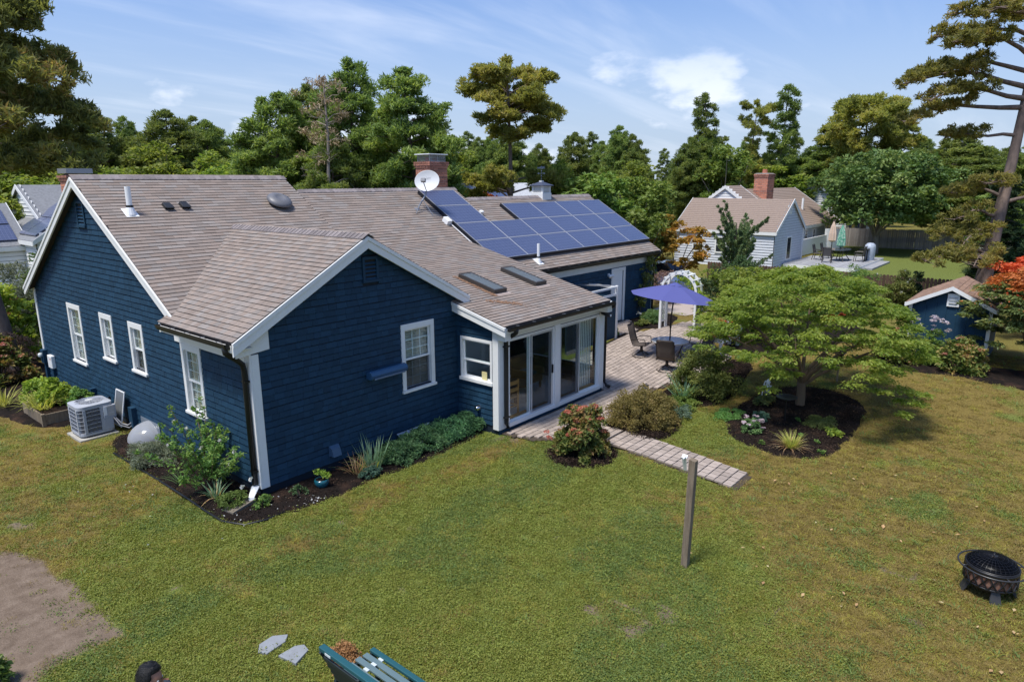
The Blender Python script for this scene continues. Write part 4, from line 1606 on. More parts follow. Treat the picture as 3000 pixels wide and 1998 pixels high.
q.build('conduit', mat('conduit_grey', (.55, .54, .53), .5), house)

# ---------------------------------------------------------------- satellite dish on the roof (stands on its own feet)
dsh = empty('satellite_dish', PX(9.05, 5.33, .02), 'pale grey satellite dish on a tripod beside the solar panels', 'satellite dish')
dm = mat('dish_grey', (.60, .61, .62), .5, nscale=2, namt=.15)
foot = PX(9.02, 5.33, .015)
top = Vector((9.42, 5.22, ZP(5.33)+.62))
elb = Vector((9.17, 5.30, ZP(5.33)+.22))
q = MB()
q.tube([foot, elb, top+Vector((-.1, .02, -.16)), top+Vector((-.02, .02, .06))], .026, 10)
q.build('mast', steel, dsh, smooth=True)
q = MB()
for f in (PX(8.78, 5.12, .01), PX(9.38, 4.98, .01)):
    q.tube([elb+Vector((.06, 0, .12)), f+Vector((0, 0, .02))], .012, 6)
q.build('strut', steel, dsh)
MB(foot, (1, 0, 0), bdir, N1).box(-.09, .09, -.06, .06, -.01, .015).build('foot_plate', steel, dsh)
dn = (Vector((-.70, -.42, .32))).normalized()      # the way the dish looks
dx = ucross((0, 0, 1), dn)
dy = dn.cross(dx)
cen = top+Vector((-.06, -.04, .28))
q = MB(cen, dx, dy, dn)
pts = []
rings = 7
k = 28
pr = [(r/rings, .075*(r/rings)**2) for r in range(rings+1)]
q.lathe([(max(.002, r*.40), z-.05) for r, z in pr]+[(.412, .03), (.40, .015)]+[(r*.40, z-.065) for r, z in pr[::-1] if r > .1], k, (0, 0, 0), True, 1.0, .86)
q.build('reflector', dm, dsh, smooth=True)
arm = cen-dy*.34-dn*.03
lnb = cen+dn*.42-dy*.14
q = MB()
q.tube([top, arm, lnb-dy*.04], .016, 8)
q.build('feed_arm', steel, dsh)
q = MB(lnb, dx, dy, dn)
q.box(-.075, .075, -.06, .06, -.05, .07)
q.build('receiver', mat('lnb_grey', (.25, .25, .26), .6), dsh, bevel=.015)
# printed logo on the reflector: open rings and a swoosh in grey, with small lettering below
lgm = mat('dish_print', (.27, .28, .30), .6)
q = MB(cen, dx, dy, dn)
lc = (.03, .17)
for rad, a0, a1, ox in ((.062, 40, 320, -.035), (.062, 215, 500, .04)):
    pts = []
    n_ = 20
    for i in range(n_+1):
        A = RAD(a0+(a1-a0)*i/n_)
        for rr_ in (rad, rad-.013):
            x, y = lc[0]+ox+rr_*math.cos(A), lc[1]+rr_*math.sin(A)*.8
            pts.append((x, y, .075*(x*x+y*y)/.16-.05+.004))
    q.raw(pts, [(2*i, 2*i+1, 2*i+3, 2*i+2) for i in range(n_)])
q.build('printed_logo', lgm, dsh)


def text_on(s, name, size, m, parent, O, a, b, n, lift=.003):
    cu_ = bpy.data.curves.new(name, 'FONT')
    cu_.body = s
    cu_.size = size
    cu_.align_x = 'CENTER'
    cu_.align_y = 'CENTER'
    tmp = bpy.data.objects.new(name, cu_)
    COL.objects.link(tmp)
    bpy.context.view_layer.update()
    me = bpy.data.meshes.new_from_object(tmp.evaluated_get(bpy.context.evaluated_depsgraph_get()))
    bpy.data.objects.remove(tmp)
    me.materials.clear()
    me.materials.append(m)
    o = link(name, me, parent)
    a, b, n = Vector(a), Vector(b), Vector(n)
    P = Vector(O)+n*lift-wloc(parent)
    o.matrix_local = Matrix(((a.x, b.x, n.x, P.x), (a.y, b.y, n.y, P.y), (a.z, b.z, n.z, P.z), (0, 0, 0, 1)))
    return o


text_on('DIRECTV', 'printed_lettering', .045, lgm, dsh, cen+dy*.085+dx*.03-dn*.042, dx, dy, dn)

# ---------------------------------------------------------------- fittings low on the walls
# retracted awning on the front wall
aw = MB()
n_ = 10
for xx in (2.55, 3.5):
    pass
q = MB((2.53, 0, 1.86), (0, -1, 0), (0, 0, 1), (1, 0, 0))
prof = [(.03, .05), (.12, .09), (.2, .07), (.235, .0), (.22, -.07), (.15, -.1), (.03, -.09)]
q.prism(prof, 0, 1.0)
aw = q.build('awning_case', mat('awning_blue', (.022, .075, .165), .45), house, bevel=.01)
MB().box(2.6, 3.45, -.24, -.225, 1.77, 1.80).build('awning_bar', mat('awning_edge', (.12, .17, .24), .4), aw)
for xx in (2.75, 3.3):
    MB().box(xx, xx+.05, -.04, -.017, 1.70, 1.80).build('bracket', blue_p, aw)
# dryer hood on the front wall
q = MB()
q.raw([(1.50, -.018, .36), (1.74, -.018, .36), (1.74, -.018, .58), (1.50, -.018, .58), (1.52, -.15, .36), (1.72, -.15, .36), (1.72, -.10, .52), (1.52, -.10, .52)],
      [(0, 1, 2, 3), (4, 7, 6, 5), (0, 3, 7, 4), (1, 5, 6, 2), (2, 6, 7, 3)])
q.build('vent_hood', mat('hood_blue', (.05, .10, .165), .5), house)
q = MB((SX0, -.714, .56), (0, -1, 0), UPV, (-1, 0, 0))
q.lathe([(.075, .01), (.075, .03), (.06, .05), (.055, .12), (.03, .14)], 14)
q.build('exhaust_pipe', mat('chrome', (.6, .6, .6), .15, metal=1), house, smooth=True)
MB().box(SX0-.09, SX0-.01, -.62, -.02, .18, .23).build('bench_ledge', blue_p, house)
# electric meter, telephone box and cable duct at the back of the gable wall
me_ = empty('electric_meter', (0, 11.75, .95), None)
me_.parent = house
MB().box(-.14, -.02, 11.62, 11.86, .68, 1.08).build('meter_box', blue_p, me_)
q = MB((-.14, 11.74, .93), (0, -1, 0), UPV, (-1, 0, 0))
q.lathe([(.07, 0), (.07, .06), (.05, .09)], 14)
q.build('meter_glass', mat('meter_glass', (.55, .6, .6), .15), me_, smooth=True)
MB().box(-.10, -.02, 11.66, 11.80, .05, .68).build('duct', blue_p, me_)
pb = MB().box(-.13, -.02, 11.0, 11.32, .62, 1.0).build('phone_box', vinyl, house, bevel=.02)
MB().box(-.134, -.131, 11.05, 11.09, .88, .93).build('sticker', mat('sticker_red', (.5, .05, .05), .6), pb)
MB().box(-.09, -.02, 11.1, 11.2, .1, .62).build('duct', blue_p, house)
# pipe duct above the air conditioner
dc = MB().box(-.16, -.02, 8.0, 8.14, .18, .62)
dc.box(-.16, -.02, 6.75, 8.0, .30, .42)
dc.build('line_duct', blue_p, house)
MB().box(-.14, -.02, 5.52, 5.72, .12, .62).build('line_duct', blue_p, house)
q = MB()
q.tube([(-.1, 7.0, .42), (-.2, 6.95, .55), (-.12, 6.85, .6)], .05, 8)
q.build('exhaust_elbow', black, house)
# security camera under the sunroom eave
q = MB()
q.tube([(9.55, SY-.1, 2.33), (9.55, SY-.25, 2.30), (9.55, SY-.38, 2.28)], [.05, .06, .05], 10)
q.tube([(9.68, SY-.1, 2.33), (9.68, SY-.22, 2.31), (9.68, SY-.33, 2.29)], [.04, .055, .045], 10)
q.build('flood_lamp', black, house, smooth=True)
q = MB((9.55, SY-.385, 2.28), (1, 0, 0), UPV, (0, -1, 0))
q.lathe([(.035, 0), (.03, .01)], 12)
q.build('lamp_lens', vinyl, house)
# basement window wells
wm = glass_mat('bubble_plastic', (.86, .88, .9), 1.6, .12)
t = wm.node_tree
o_ = t.nodes['Material Output']
prev = o_.inputs['Surface'].links[0].from_socket
df = N(t, 'ShaderNodeBsdfDiffuse')
df.inputs[0].default_value = (.62, .64, .68, 1)
mx = N(t, 'ShaderNodeMixShader')
mx.inputs[0].default_value = .38
lk(t, prev, mx.inputs[1])
lk(t, df.outputs[0], mx.inputs[2])
lk(t, mx.outputs[0], o_.inputs['Surface'])
q = MB((0, 4.78, .03), (0, 1, 0), (-1, 0, 0), (0, 0, 1))
pts, f = [], []
rg, sg = 7, 14
for i in range(rg+1):
    tt = i/rg*math.pi/2
    for j in range(sg+1):
        A = math.pi*j/sg
        pts.append((.48*math.cos(A)*math.cos(tt), .52*math.sin(A)*math.cos(tt)+.03, .42*math.sin(tt)))
for i in range(rg):
    for j in range(sg):
        a_ = i*(sg+1)+j
        f.append((a_, a_+1, a_+sg+2, a_+sg+1))
q.raw(pts, f)
bw = q.build('window_well_cover', wm, house, smooth=True)
bw['label'] = 'clear plastic bubble over the basement window well'
MB().box(-.04, -.02, 4.28, 5.28, .03, .46).build('well_flange', mat('clear_flange', (.16, .19, .22), .3), bw)
q = MB()
q.raw([(3.3, -.02, .30), (4.3, -.02, .30), (4.3, -.45, .08), (3.3, -.45, .08), (3.3, -.02, .31), (4.3, -.02, .31), (4.3, -.45, .09), (3.3, -.45, .09)], [(0, 1, 2, 3), (4, 7, 6, 5), (3, 2, 6, 7)])
q.build('window_well_cover', mat('well_plastic', (.38, .45, .52), .25), house)
# ================================================================ things in the yard
rustb = mat('weathered_wood', (.23, .18, .125), .9, nscale=5, namt=.7, col2=(.12, .09, .06), stretch=(6, 6, .6), bump=.4, bscale=40)
# ---- weathered post in the lawn (leans a little away)
post = empty('wooden_post', (2.93, -7.22, 0), 'tall weathered square wooden post standing alone in the lawn', 'post')
q = MB()
q.raw([(2.88, -7.27, -.1), (2.985, -7.27, -.1), (2.985, -7.165, -.1), (2.88, -7.165, -.1), (2.87, -7.31, 1.78), (2.975, -7.31, 1.78), (2.975, -7.205, 1.80), (2.87, -7.205, 1.80)],
      [(0, 3, 2, 1), (4, 5, 6, 7), (0, 1, 5, 4), (1, 2, 6, 5), (2, 3, 7, 6), (3, 0, 4, 7)])
q.build('timber', rustb, post, bevel=.006)
q = MB()
q.raw([(2.835, -7.15, 1.62), (2.835, -7.20, 1.62), (2.80, -7.2, 1.83), (2.80, -7.12, 1.83), (2.84, -7.12, 1.87), (2.84, -7.2, 1.87)], [(0, 1, 2, 3), (3, 2, 5, 4)])
q.tube([(2.84, -7.19, 1.83), (2.80, -7.18, 1.85), (2.78, -7.16, 1.82)], .014, 6)
q.build('metal_bracket', mat('bright_metal', (.75, .76, .78), .3, metal=.6), post)

# ---- fire pit
iron = mat('black_iron', (.012, .011, .011), .38, spec=.5)
fc = Vector((5.10, -10.92, 0))
fp = empty('fire_pit', fc, 'round black steel fire pit with lattice sides and domed mesh lid on the dry lawn', 'fire pit')
R0 = .33
q = MB()
q.lathe([(R0*.82, .16), (R0*1.0, .19), (R0*1.02, .205), (R0*.96, .215)], 36, fc)
q.lathe([(R0*1.0, .40), (R0*1.02, .405), (R0*1.02, .45), (R0*.98, .45)], 36, fc)
q.build('rim', iron, fp, smooth=True)
q = MB()
q.lathe([(.02, .05), (R0*.5, .07), (R0*.78, .13), (R0*.84, .17), (R0*.80, .17), (R0*.5, .09), (.02, .07)], 32, fc)
q.build('bowl', iron, fp, smooth=True)
q = MB()
k = 18
for i in range(k):
    for s in (-1, 1):
        A0, A1 = 2*math.pi*i/k, 2*math.pi*(i+s*1.0)/k
        Am = (A0+A1)/2
        q.tube([fc+Vector((R0*math.cos(A)*1.0, R0*math.sin(A)*1.0, z)) for A, z in ((A0, .20), (Am, .30), (A1, .40))], .011, 5)
q.build('lattice', iron, fp)
inner = mat('rusty_liner', (.17, .075, .045), .85, nscale=6, namt=.7, col2=(.30, .19, .14))
q = MB()
q.lathe([(R0*.93, .19), (R0*.93, .41)], 36, fc, cap=False)
q.build('liner', inner, fp, smooth=True)
q = MB()
q.tube([fc+Vector((  .415*math.cos(2*math.pi*i/48),   .415*math.sin(2*math.pi*i/48), .43)) for i in range(48)], .012, 8, closed=True)
for A in (.6, 2.2, 3.74, 5.3):
    q.tube([fc+Vector((R0*math.cos(A), R0*math.sin(A), .43)), fc+Vector((  .415*math.cos(A),   .415*math.sin(A), .43))], .01, 6)
q.build('grab_ring', mat('worn_iron', (.06, .06, .06), .35, metal=.5), fp, smooth=True)
lid = MB()
dome = [(R0*.96*math.cos(a), .455+.13*math.sin(a)) for a in [i/8*math.pi/2 for i in range(9)]]
for i in range(32):
    A = 2*math.pi*i/32
    lid.tube([fc+Vector((max(r, .012)*math.cos(A), max(r, .012)*math.sin(A), z)) for r, z in dome], .0022, 3, caps=False)
for r, z in dome[1:-1]:
    lid.tube([fc+Vector((r*math.cos(2*math.pi*j/40), r*math.sin(2*math.pi*j/40), z)) for j in range(40)], .0022, 3, closed=True)
lid.build('mesh_lid', iron, fp, kind='stuff')
q = MB()
q.lathe([(max(r, .01)*.99, z-.003) for r, z in dome], 32, fc, cap=False)
q.build('lid_gauze', glass_mat('black_gauze', (.28, .28, .28), .25, .3), fp, smooth=True)
q = MB()
q.tube([fc+Vector((R0*.985*math.cos(2*math.pi*j/40), R0*.985*math.sin(2*math.pi*j/40), .457)) for j in range(40)], .011, 6, closed=True)
q.lathe([(.05, .583), (.05, .592)], 12, fc)
q.tube([fc+Vector((-.05, 0, .588)), fc+Vector((-.04, 0, .63)), fc+Vector((.04, 0, .63)), fc+Vector((.05, 0, .588))], .008, 6)
q.build('lid_rim', iron, fp, smooth=True)
for A in (math.radians(200), math.radians(290), math.radians(20), math.radians(110)):
    d = Vector((math.cos(A), math.sin(A), 0))
    sd_ = Vector((-d.y, d.x, 0))
    q = MB()
    pts = []
    for rr_, z, w_ in ((R0*.72, .15, .05), (R0*.98, .0, .075), (R0*1.05, 0, .075), (R0*.86, .19, .05)):
        pts += [fc+d*rr_+sd_*w_+Vector((0, 0, z)), fc+d*rr_-sd_*w_+Vector((0, 0, z))]
    q.raw(pts, [(0, 2, 3, 1), (2, 4, 5, 3), (4, 6, 7, 5), (0, 1, 7, 6), (0, 6, 4, 2), (1, 3, 5, 7)])
    q.build('leg', mat('grey_iron', (.04, .04, .042), .45), fp)

# ---- park bench at the lower edge, back towards the camera's left
slatm = mat('bench_grey_green', (.115, .175, .19), .5, nscale=12, namt=.25, col2=(.08, .13, .145), stretch=(4, .5, 4))
railm = mat('bench_green', (.018, .085, .10), .45)
bn = empty('park_bench', (-2.1, -6.15, 0), 'green slatted park bench at the bottom of the lawn', 'bench')
YA, YB = -5.47, -6.85
MB().box(-2.47, -2.395, YB, YA, .86, .91).build('top_rail', railm, bn, bevel=.008)
MB().box(-1.80, -1.735, YB, YA, .435, .475).build('front_rail', railm, bn, bevel=.008)
for i in range(4):
    x = -2.22+i*.107
    z = .435-.012*abs(i-2)
    MB().box(x, x+.072, YB, YA+.01, z, z+.025).build('seat_slat', slatm, bn, bevel=.004)
for i in range(4):
    MB(Vector((-2.44+i*.035, 0, .80-i*.095)), Vector((.2, 0, -1)).normalized(), (0, 1, 0)).box(0, .07, YB+.05, YA-.05, -.012, .012).build('back_slat', mat('bench_dark_slat', (.02, .03, .035), .5), bn, bevel=.003)
for y in (YA-.03, (YA+YB)/2, YB+.03):
    q = MB()
    q.bar((-2.46, y, .86), (-2.24, y, .40), .05, .03, (0, 1, 0))
    q.bar((-2.26, y, .40), (-1.74, y, .41), .05, .03, (0, 1, 0))
    q.bar((-1.77, y, .43), (-1.72, y, 0), .05, .035, (0, 1, 0))
    q.bar((-2.28, y, .40), (-2.46, y, 0), .05, .035, (0, 1, 0))
    q.build('side_frame', mat('bench_iron', (.012, .022, .025), .5), bn)
for i in range(4):
    MB().box(-2.15+i*.107, -2.113+i*.107, YA-.26, YA-.19, .448, .4615).build('bolt_plate', mat('pale_plate', (.55, .6, .6), .4), bn)
MB().box(-2.476, -2.4705, YA-.22, YA-.12, .868, .893).build('bolt_plate', mat('pale_plate', (.55, .6, .6), .4), bn)

# ---- stepping stones
slate = mat('slate_stone', (.25, .265, .28), .7, nscale=7, namt=.4, col2=(.18, .185, .19), bump=.2)
for poly, lab in (([(-2.30, -3.82), (-2.1, -3.80), (-1.95, -3.93), (-2.05, -4.03), (-2.33, -4.06), (-2.39, -3.95)], 'long grey stepping stone sunk in the clover, farther from the bench'),
                  ([(-2.26, -4.20), (-2.02, -4.20), (-1.93, -4.27), (-1.95, -4.40), (-2.20, -4.50)], 'wedge shaped grey stepping stone in the clover nearest the bench')):
    o = MB().prism(poly, -.03, .035).build('stepping_stone', slate, None, bevel=.006)
    tag(o, lab, 'stone', 'stepping stones in the lawn')

# ---- air conditioner on its slab
slab = MB().prism([(-1.20, 5.80), (-.36, 5.80), (-.36, 6.68), (-1.20, 6.68)], -.02, .05).build('concrete_slab', mat('concrete', (.42, .40, .35), .9, nscale=6, namt=.5), None, bevel=.01)
tag(slab, 'square concrete slab under the air conditioner', 'slab')
acm = mat('condenser_grey', (.40, .42, .46), .4, nscale=2, namt=.15)
acd = mat('condenser_coil', (.075, .075, .085), .6, nscale=40, namt=.5)
ac = empty('air_conditioner', (-.76, 6.25, .09), 'grey square outdoor air conditioner beside the gable wall', 'air conditioner')
X0, X1, Y0, Y1 = -1.14, -.38, 5.88, 6.64


def rrect(x0, x1, y0, y1, r, n_=5):
    p = []
    for cx_, cy_, a0 in ((x1-r, y1-r, 0), (x0+r, y1-r, 90), (x0+r, y0+r, 180), (x1-r, y0+r, 270)):
        for i in range(n_+1):
            A = RAD(a0+90*i/n_)
            p.append((cx_+r*math.cos(A), cy_+r*math.sin(A)))
    return p


MB().prism(rrect(X0+.03, X1-.03, Y0+.03, Y1-.03, .12), .12, .74).build('coil', acd, ac)
MB().prism(rrect(X0, X1, Y0, Y1, .14), .09, .15).build('base_pan', acm, ac, bevel=.008)
o = MB()
out, inn = rrect(X0, X1, Y0, Y1, .14, 6), []
k = len(out)
cxa, cya = (X0+X1)/2, (Y0+Y1)/2
inn = []
for (x, y) in out:
    A = math.atan2(y-cya, x-cxa)
    inn.append((cxa+.30*math.cos(A), cya+.30*math.sin(A)))
o.raw([(x, y, .72) for x, y in out]+[(x, y, .80) for x, y in out]+[(x, y, .83) for x, y in inn]+[(x, y, .76) for x, y in inn],
      [(i, (i+1) % k, k+(i+1) % k, k+i) for i in range(k)]+[(k+i, k+(i+1) % k, 2*k+(i+1) % k, 2*k+i) for i in range(k)]+[(2*k+i, 2*k+(i+1) % k, 3*k+(i+1) % k, 3*k+i) for i in range(k)]+[tuple(range(k))[::-1]])
o.build('top_cover', acm, ac)
MB().lathe([(.30, .765), (.30, .77)], 30, (cxa, cya, 0)).build('fan_well', mat('fan_well', (.10, .10, .115), .6), ac)
q = MB()
for i in range(14):
    A = 2*math.pi*i/14
    q.tube([(cxa+.07*math.cos(A), cya+.07*math.sin(A), .845), (cxa+.3*math.cos(A), cya+.3*math.sin(A), .83)], .005, 4)
for r in [.10+.02*i for i in range(11)]:
    q.tube([(cxa+r*math.cos(2*math.pi*j/30), cya+r*math.sin(2*math.pi*j/30), .845-.015*(r-.07)/.23) for j in range(30)], .003, 3, closed=True)
q.build('fan_grille', acm, ac, kind='stuff')
MB().lathe([(.085, .842), (.08, .856), (.02, .86)], 20, (cxa, cya, 0)).build('hub_cap', mat('hub_grey', (.50, .51, .5), .5), ac)
for (xa, xb, ya, yb) in ((X0-.004, X0+.06, Y0+.09, Y0+.15), (X0-.004, X0+.03, Y1-.2, Y1-.14), (X0+.10, X0+.155, Y0-.004, Y0+.05), (X1-.30, X1-.24, Y0-.004, Y0+.04)):
    MB().box(xa, xb, ya, yb, .15, .72).build('corner_strip', acm, ac)
for i in range(6):
    z = .17+i*.098
    q = MB()
    q.tube([(x, y, z) for x, y in rrect(X0, X1, Y0, Y1, .14, 5)], .005, 4, closed=True)
    q.build('guard_wire', acm, ac)
q = MB()
for i in range(60):
    pass
fine = MB()
per = rrect(X0+.008, X1-.008, Y0+.008, Y1-.008, .135, 6)
tot = []
for i in range(len(per)):
    (xa, ya), (xb, yb) = per[i], per[(i+1) % len(per)]
    L_ = math.hypot(xb-xa, yb-ya)
    m_ = max(1, int(L_/.018))
    for j in range(m_):
        t_ = j/m_
        fine.box(xa+(xb-xa)*t_-.0016, xa+(xb-xa)*t_+.0016, ya+(yb-ya)*t_-.0016, ya+(yb-ya)*t_+.0016, .15, .72)
fine.build('guard_mesh', acm, ac, kind='stuff')
MB().box(X1-.235, X1+.03, Y0-.02, Y0+.1, .42, .72).build('control_panel', acm, ac, bevel=.006)
MB().box(X1-.24, X1-.05, Y0-.012, Y0+.1, .15, .419).build('service_panel', acm, ac)
MB().box(X1-.232, X1-.165, Y0-.024, Y0-.021, .50, .70).build('label_plate', vinyl, ac)
MB().box(X1-.14, X1+.0, Y0-.024, Y0-.021, .47, .70).build('rating_plate', mat('plate_beige', (.47, .45, .43), .5), ac)
text_on('Carrier', 'maker_lettering', .032, vinyl, ac, (X1-.07, Y0-.0245, .545), (1, 0, 0), (0, 0, 1), (0, -1, 0))
q = MB()
q.tube([(X1-.05, Y0-.0, .44), (X1+.05, Y0-.1, .20), (X1+.2, Y0-.22, .12), (-.10, 5.60, .2), (-.08, 5.6, .3)], .014, 6)
q.tube([(X1+.0, Y0+.0, .40), (X1+.1, Y0-.06, .22), (X1+.2, Y0-.16, .17), (-.12, 5.62, .25), (-.10, 5.62, .35)], .02, 6)
q.build('hose', mat('hose_grey', (.28, .28, .29), .5), ac, smooth=True)
# framed insect screen leaning on the wall behind it
ls = empty('leaning_screen', (-.3, 6.2, .05), 'spare window screen in a pale frame leaning behind the air conditioner', 'screen')
O_, a_, b_ = Vector((-.28, 6.35, .12)), Vector((0, -1, 0)), Vector((.2, 0, 1)).normalized()
L = lambda: MB(O_, a_, b_)
L().box(0, .025, 0, .85, -.01, .01).box(.475, .5, 0, .85, -.01, .01).box(.025, .475, 0, .025, -.01, .01).box(.025, .475, .825, .85, -.01, .01).build('frame', vinyl, ls)
L().box(.025, .475, .025, .825, -.002, .002).build('gauze', mat('screen_gauze', (.13, .14, .15), .6), ls)

# ---- raised bed of weathered boards beside the gable wall
rb = empty('raised_bed', (-1.0, 8.5, 0), 'weathered wooden raised bed against the gable wall', 'raised bed')
for (p, q_) in (((-1.36, 7.72, .15), (-1.36, 9.25, .15)), ((-1.36, 7.72, .15), (-.2, 7.72, .15)), ((-1.36, 9.25, .15), (-.2, 9.25, .15))):
    MB().bar(p, q_, .04, .30).build('board', rustb, rb)
MB().box(-1.40, -1.32, 7.68, 7.76, 0, .32).build('corner_post', rustb, rb)
MB().box(-1.33, -.05, 7.75, 9.22, .05, .26).build('soil', mulch, rb)

# ---- white downspout boot, splash block, garden edging
q = MB()
q.raw([(-.16, .11, .27), (-.05, .11, .27), (-.05, -.01, .27), (-.16, -.01, .27), (-.27, .04, .04), (-.19, -.02, .04), (-.25, -.15, .06), (-.34, -.09, .06), (-.26, .05, .14), (-.18, -.01, .14), (-.24, -.13, .16), (-.33, -.07, .16)],
      [(0, 1, 2, 3), (0, 3, 11, 8), (3, 2, 10, 11), (2, 1, 9, 10), (1, 0, 8, 9), (8, 11, 7, 4), (11, 10, 6, 7), (10, 9, 5, 6), (9, 8, 4, 5), (4, 7, 6, 5)])
o = q.build('downspout_boot', vinyl, None, bevel=.012)
tag(o, 'white plastic elbow under the black downspout at the house corner', 'drain elbow')
q = MB((-.5, -.09, 0), Vector((.99, .16, 0)), Vector((-.16, .99, 0)))
q.raw([(-.27, -.14, .02), (.27, -.1, .02), (.27, .1, .02), (-.27, .14, .02), (-.27, -.14, .09), (.27, -.1, .13), (.27, .1, .13), (-.27, .14, .09), (-.24, -.09, .06), (.22, -.05, .10), (.22, .05, .10), (-.24, .09, .06)],
      [(0, 1, 5, 4), (1, 2, 6, 5), (2, 3, 7, 6), (3, 0, 4, 7), (4, 5, 9, 8), (5, 6, 10, 9), (6, 7, 11, 10), (7, 4, 8, 11), (8, 9, 10, 11)])
tag(q.build('splash_block', mat('old_concrete', (.20, .17, .13), .95, nscale=9, namt=.6, bump=.4), None, bevel=.012), 'mossy concrete splash block in the mulch at the house corner', 'splash block')
pathp = [(-.97, 4.5), (-.96, 3.3), (-.95, 2.3), (-.96, 1.0), (-.98, .3), (-.98, -.33), (-.8, -.76), (-.45, -.88), (-.1, -.88)]
q = MB()
q.tube([(x, y, .035) for x, y in pathp], .022, 8)
tag(q.build('bed_edging', black, None, smooth=True), 'black plastic edging strip round the mulch bed', 'edging')

# ---- glazed pot on the mulch in front of the house
pot = empty('flower_pot', (.95, -.52, .04), 'blue green glazed pot with yellow green leaves in the mulch bed', 'pot')
tealm = mat('teal_glaze', (.008, .09, .125), .22, spec=.6, nscale=5, namt=.3, coat=.4)
q = MB()
k = 32
prof = [(.07, 0), (.115, .03), (.14, .09), (.14, .14), (.125, .17), (.112, .17), (.12, .13)]
pts = []
for r, z in prof:
    for j in range(k):
        A = 2*math.pi*j/k
        rr_ = r*(1+.035*math.cos(12*(A+z*4)))
        pts.append((.95+rr_*math.cos(A), -.52+rr_*math.sin(A), .04+z))
q.raw(pts, [(i*k+j, i*k+(j+1) % k, (i+1)*k+(j+1) % k, (i+1)*k+j) for i in range(len(prof)-1) for j in range(k)]+[tuple(range(k))[::-1]])
q.build('bowl', tealm, pot, smooth=True)
MB().lathe([(.115, .15), (.05, .165)], 16, (.95, -.52, .04)).build('soil', mulch, pot)

# ---- round glass table, parasol and four chairs on the patio
zt = gz(13.37)+.03
brz = mat('bronze_frame', (.035, .028, .024), .4)
tb = empty('patio_table', (13.37, -1.6, zt), 'round glass topped patio table under the parasol', 'table')
MB().lathe([(.001, .62), (.56, .62), (.575, .625), (.575, .635), (.56, .64), (.001, .64)], 40, (13.37, -1.6, zt), cap=False).build('glass_top', mat('frosted_glass', (.50, .55, .56), .12, spec=.8, nscale=12, namt=.3, col2=(.38, .43, .45)), tb, smooth=False)
q = MB()
q.tube([(13.37+.57*math.cos(2*math.pi*i/40), -1.6+.57*math.sin(2*math.pi*i/40), zt+.62) for i in range(40)], .02, 8, closed=True)
q.build('rim', mat('rim_beige', (.48, .43, .36), .5), tb, smooth=True)
for i in range(4):
    A = RAD(45+90*i)
    q = MB()
    q.tube([(13.37+r*math.cos(A), -1.6+r*math.sin(A), zt+z) for r, z in ((.5, .61), (.42, .45), (.34, .25), (.42, .0))], .02, 8)
    q.build('leg', brz, tb, smooth=True)
um = empty('parasol', (13.37, -1.6, zt), 'open periwinkle blue parasol through the patio table', 'parasol')
lav = bpy.data.materials.new('parasol_cloth')
lav.use_nodes = True
t = lav.node_tree
b_ = t.nodes['Principled BSDF']
b_.inputs['Base Color'].default_value = (.115, .125, .36, 1)
b_.inputs['Roughness'].default_value = .8
trn = N(t, 'ShaderNodeBsdfTranslucent')
trn.inputs[0].default_value = (.13, .14, .40, 1)
mx = N(t, 'ShaderNodeMixShader')
mx.inputs[0].default_value = .3
lk(t, b_.outputs[0], mx.inputs[1])
lk(t, trn.outputs[0], mx.inputs[2])
lk(t, mx.outputs[0], t.nodes['Material Output'].inputs['Surface'])
tilt = Vector((.10, -.07, 1)).normalized()
apex = Vector((13.55, -1.62, 2.66))
ax_ = ucross((0, 1, 0), tilt)
ay_ = tilt.cross(ax_)
nr = 8
for i in range(nr):
    q = MB(apex, ax_, ay_, tilt)
    g = 6
    pts, f = [], []
    for r in range(g+1):
        rr_ = r/g
        for j in range(5):
            A = 2*math.pi*(i+j/4)/nr+.2
            cv = abs(j/4-.5)*2
            rad = 1.42*rr_*(1-.075*(1-cv*cv)*(1 if r else 0))
            z = -.42*rr_**1.25-.015*(1-cv*cv)*rr_
            pts.append((rad*math.cos(A), rad*math.sin(A), z))
    for r in range(g):
        for j in range(4):
            f.append((r*5+j, r*5+j+1, (r+1)*5+j+1, (r+1)*5+j))
    q.raw(pts, f)
    q.build('canopy_panel', lav, um, smooth=True)
    A = 2*math.pi*i/nr+.2
    q = MB(apex, ax_, ay_, tilt)
    q.tube([(0.05*math.cos(A), .05*math.sin(A), -.05), (.7*math.cos(A), .7*math.sin(A), -.215), (1.4*math.cos(A), 1.4*math.sin(A), -.44)], .009, 5)
    q.build('rib', brz, um)
q = MB(apex, ax_, ay_, tilt)
pts = []
for r in range(5):
    for j in range(24):
        A = 2*math.pi*j/24
        rad = .24*r/4
        pts.append((rad*math.cos(A), rad*math.sin(A), .055-.10*(r/4)**1.4+.012*math.sin(A*8)*(r/4)))
q.raw(pts, [(r*24+j, r*24+(j+1) % 24, (r+1)*24+(j+1) % 24, (r+1)*24+j) for r in range(4) for j in range(24)])
q.build('vent_cap', mat('parasol_cap', (.075, .085, .26), .8), um, smooth=True)
MB().tube([(13.37, -1.6, zt), (13.37, -1.6, 1.6), apex-tilt*.03], .022, 10).build('pole', brz, um, smooth=True)
MB().tube([(13.37, -1.6, 1.28), (13.37, -1.6, 1.42)], .032, 10).build('crank', brz, um)
MB().lathe([(.24, .0), (.24, .04), (.1, .09), (.03, .1)], 20, (13.37, -1.6, zt)).build('foot', brz, um, smooth=True)
sling = mat('sling_mesh', (.105, .082, .065), .75, nscale=30, namt=.3)


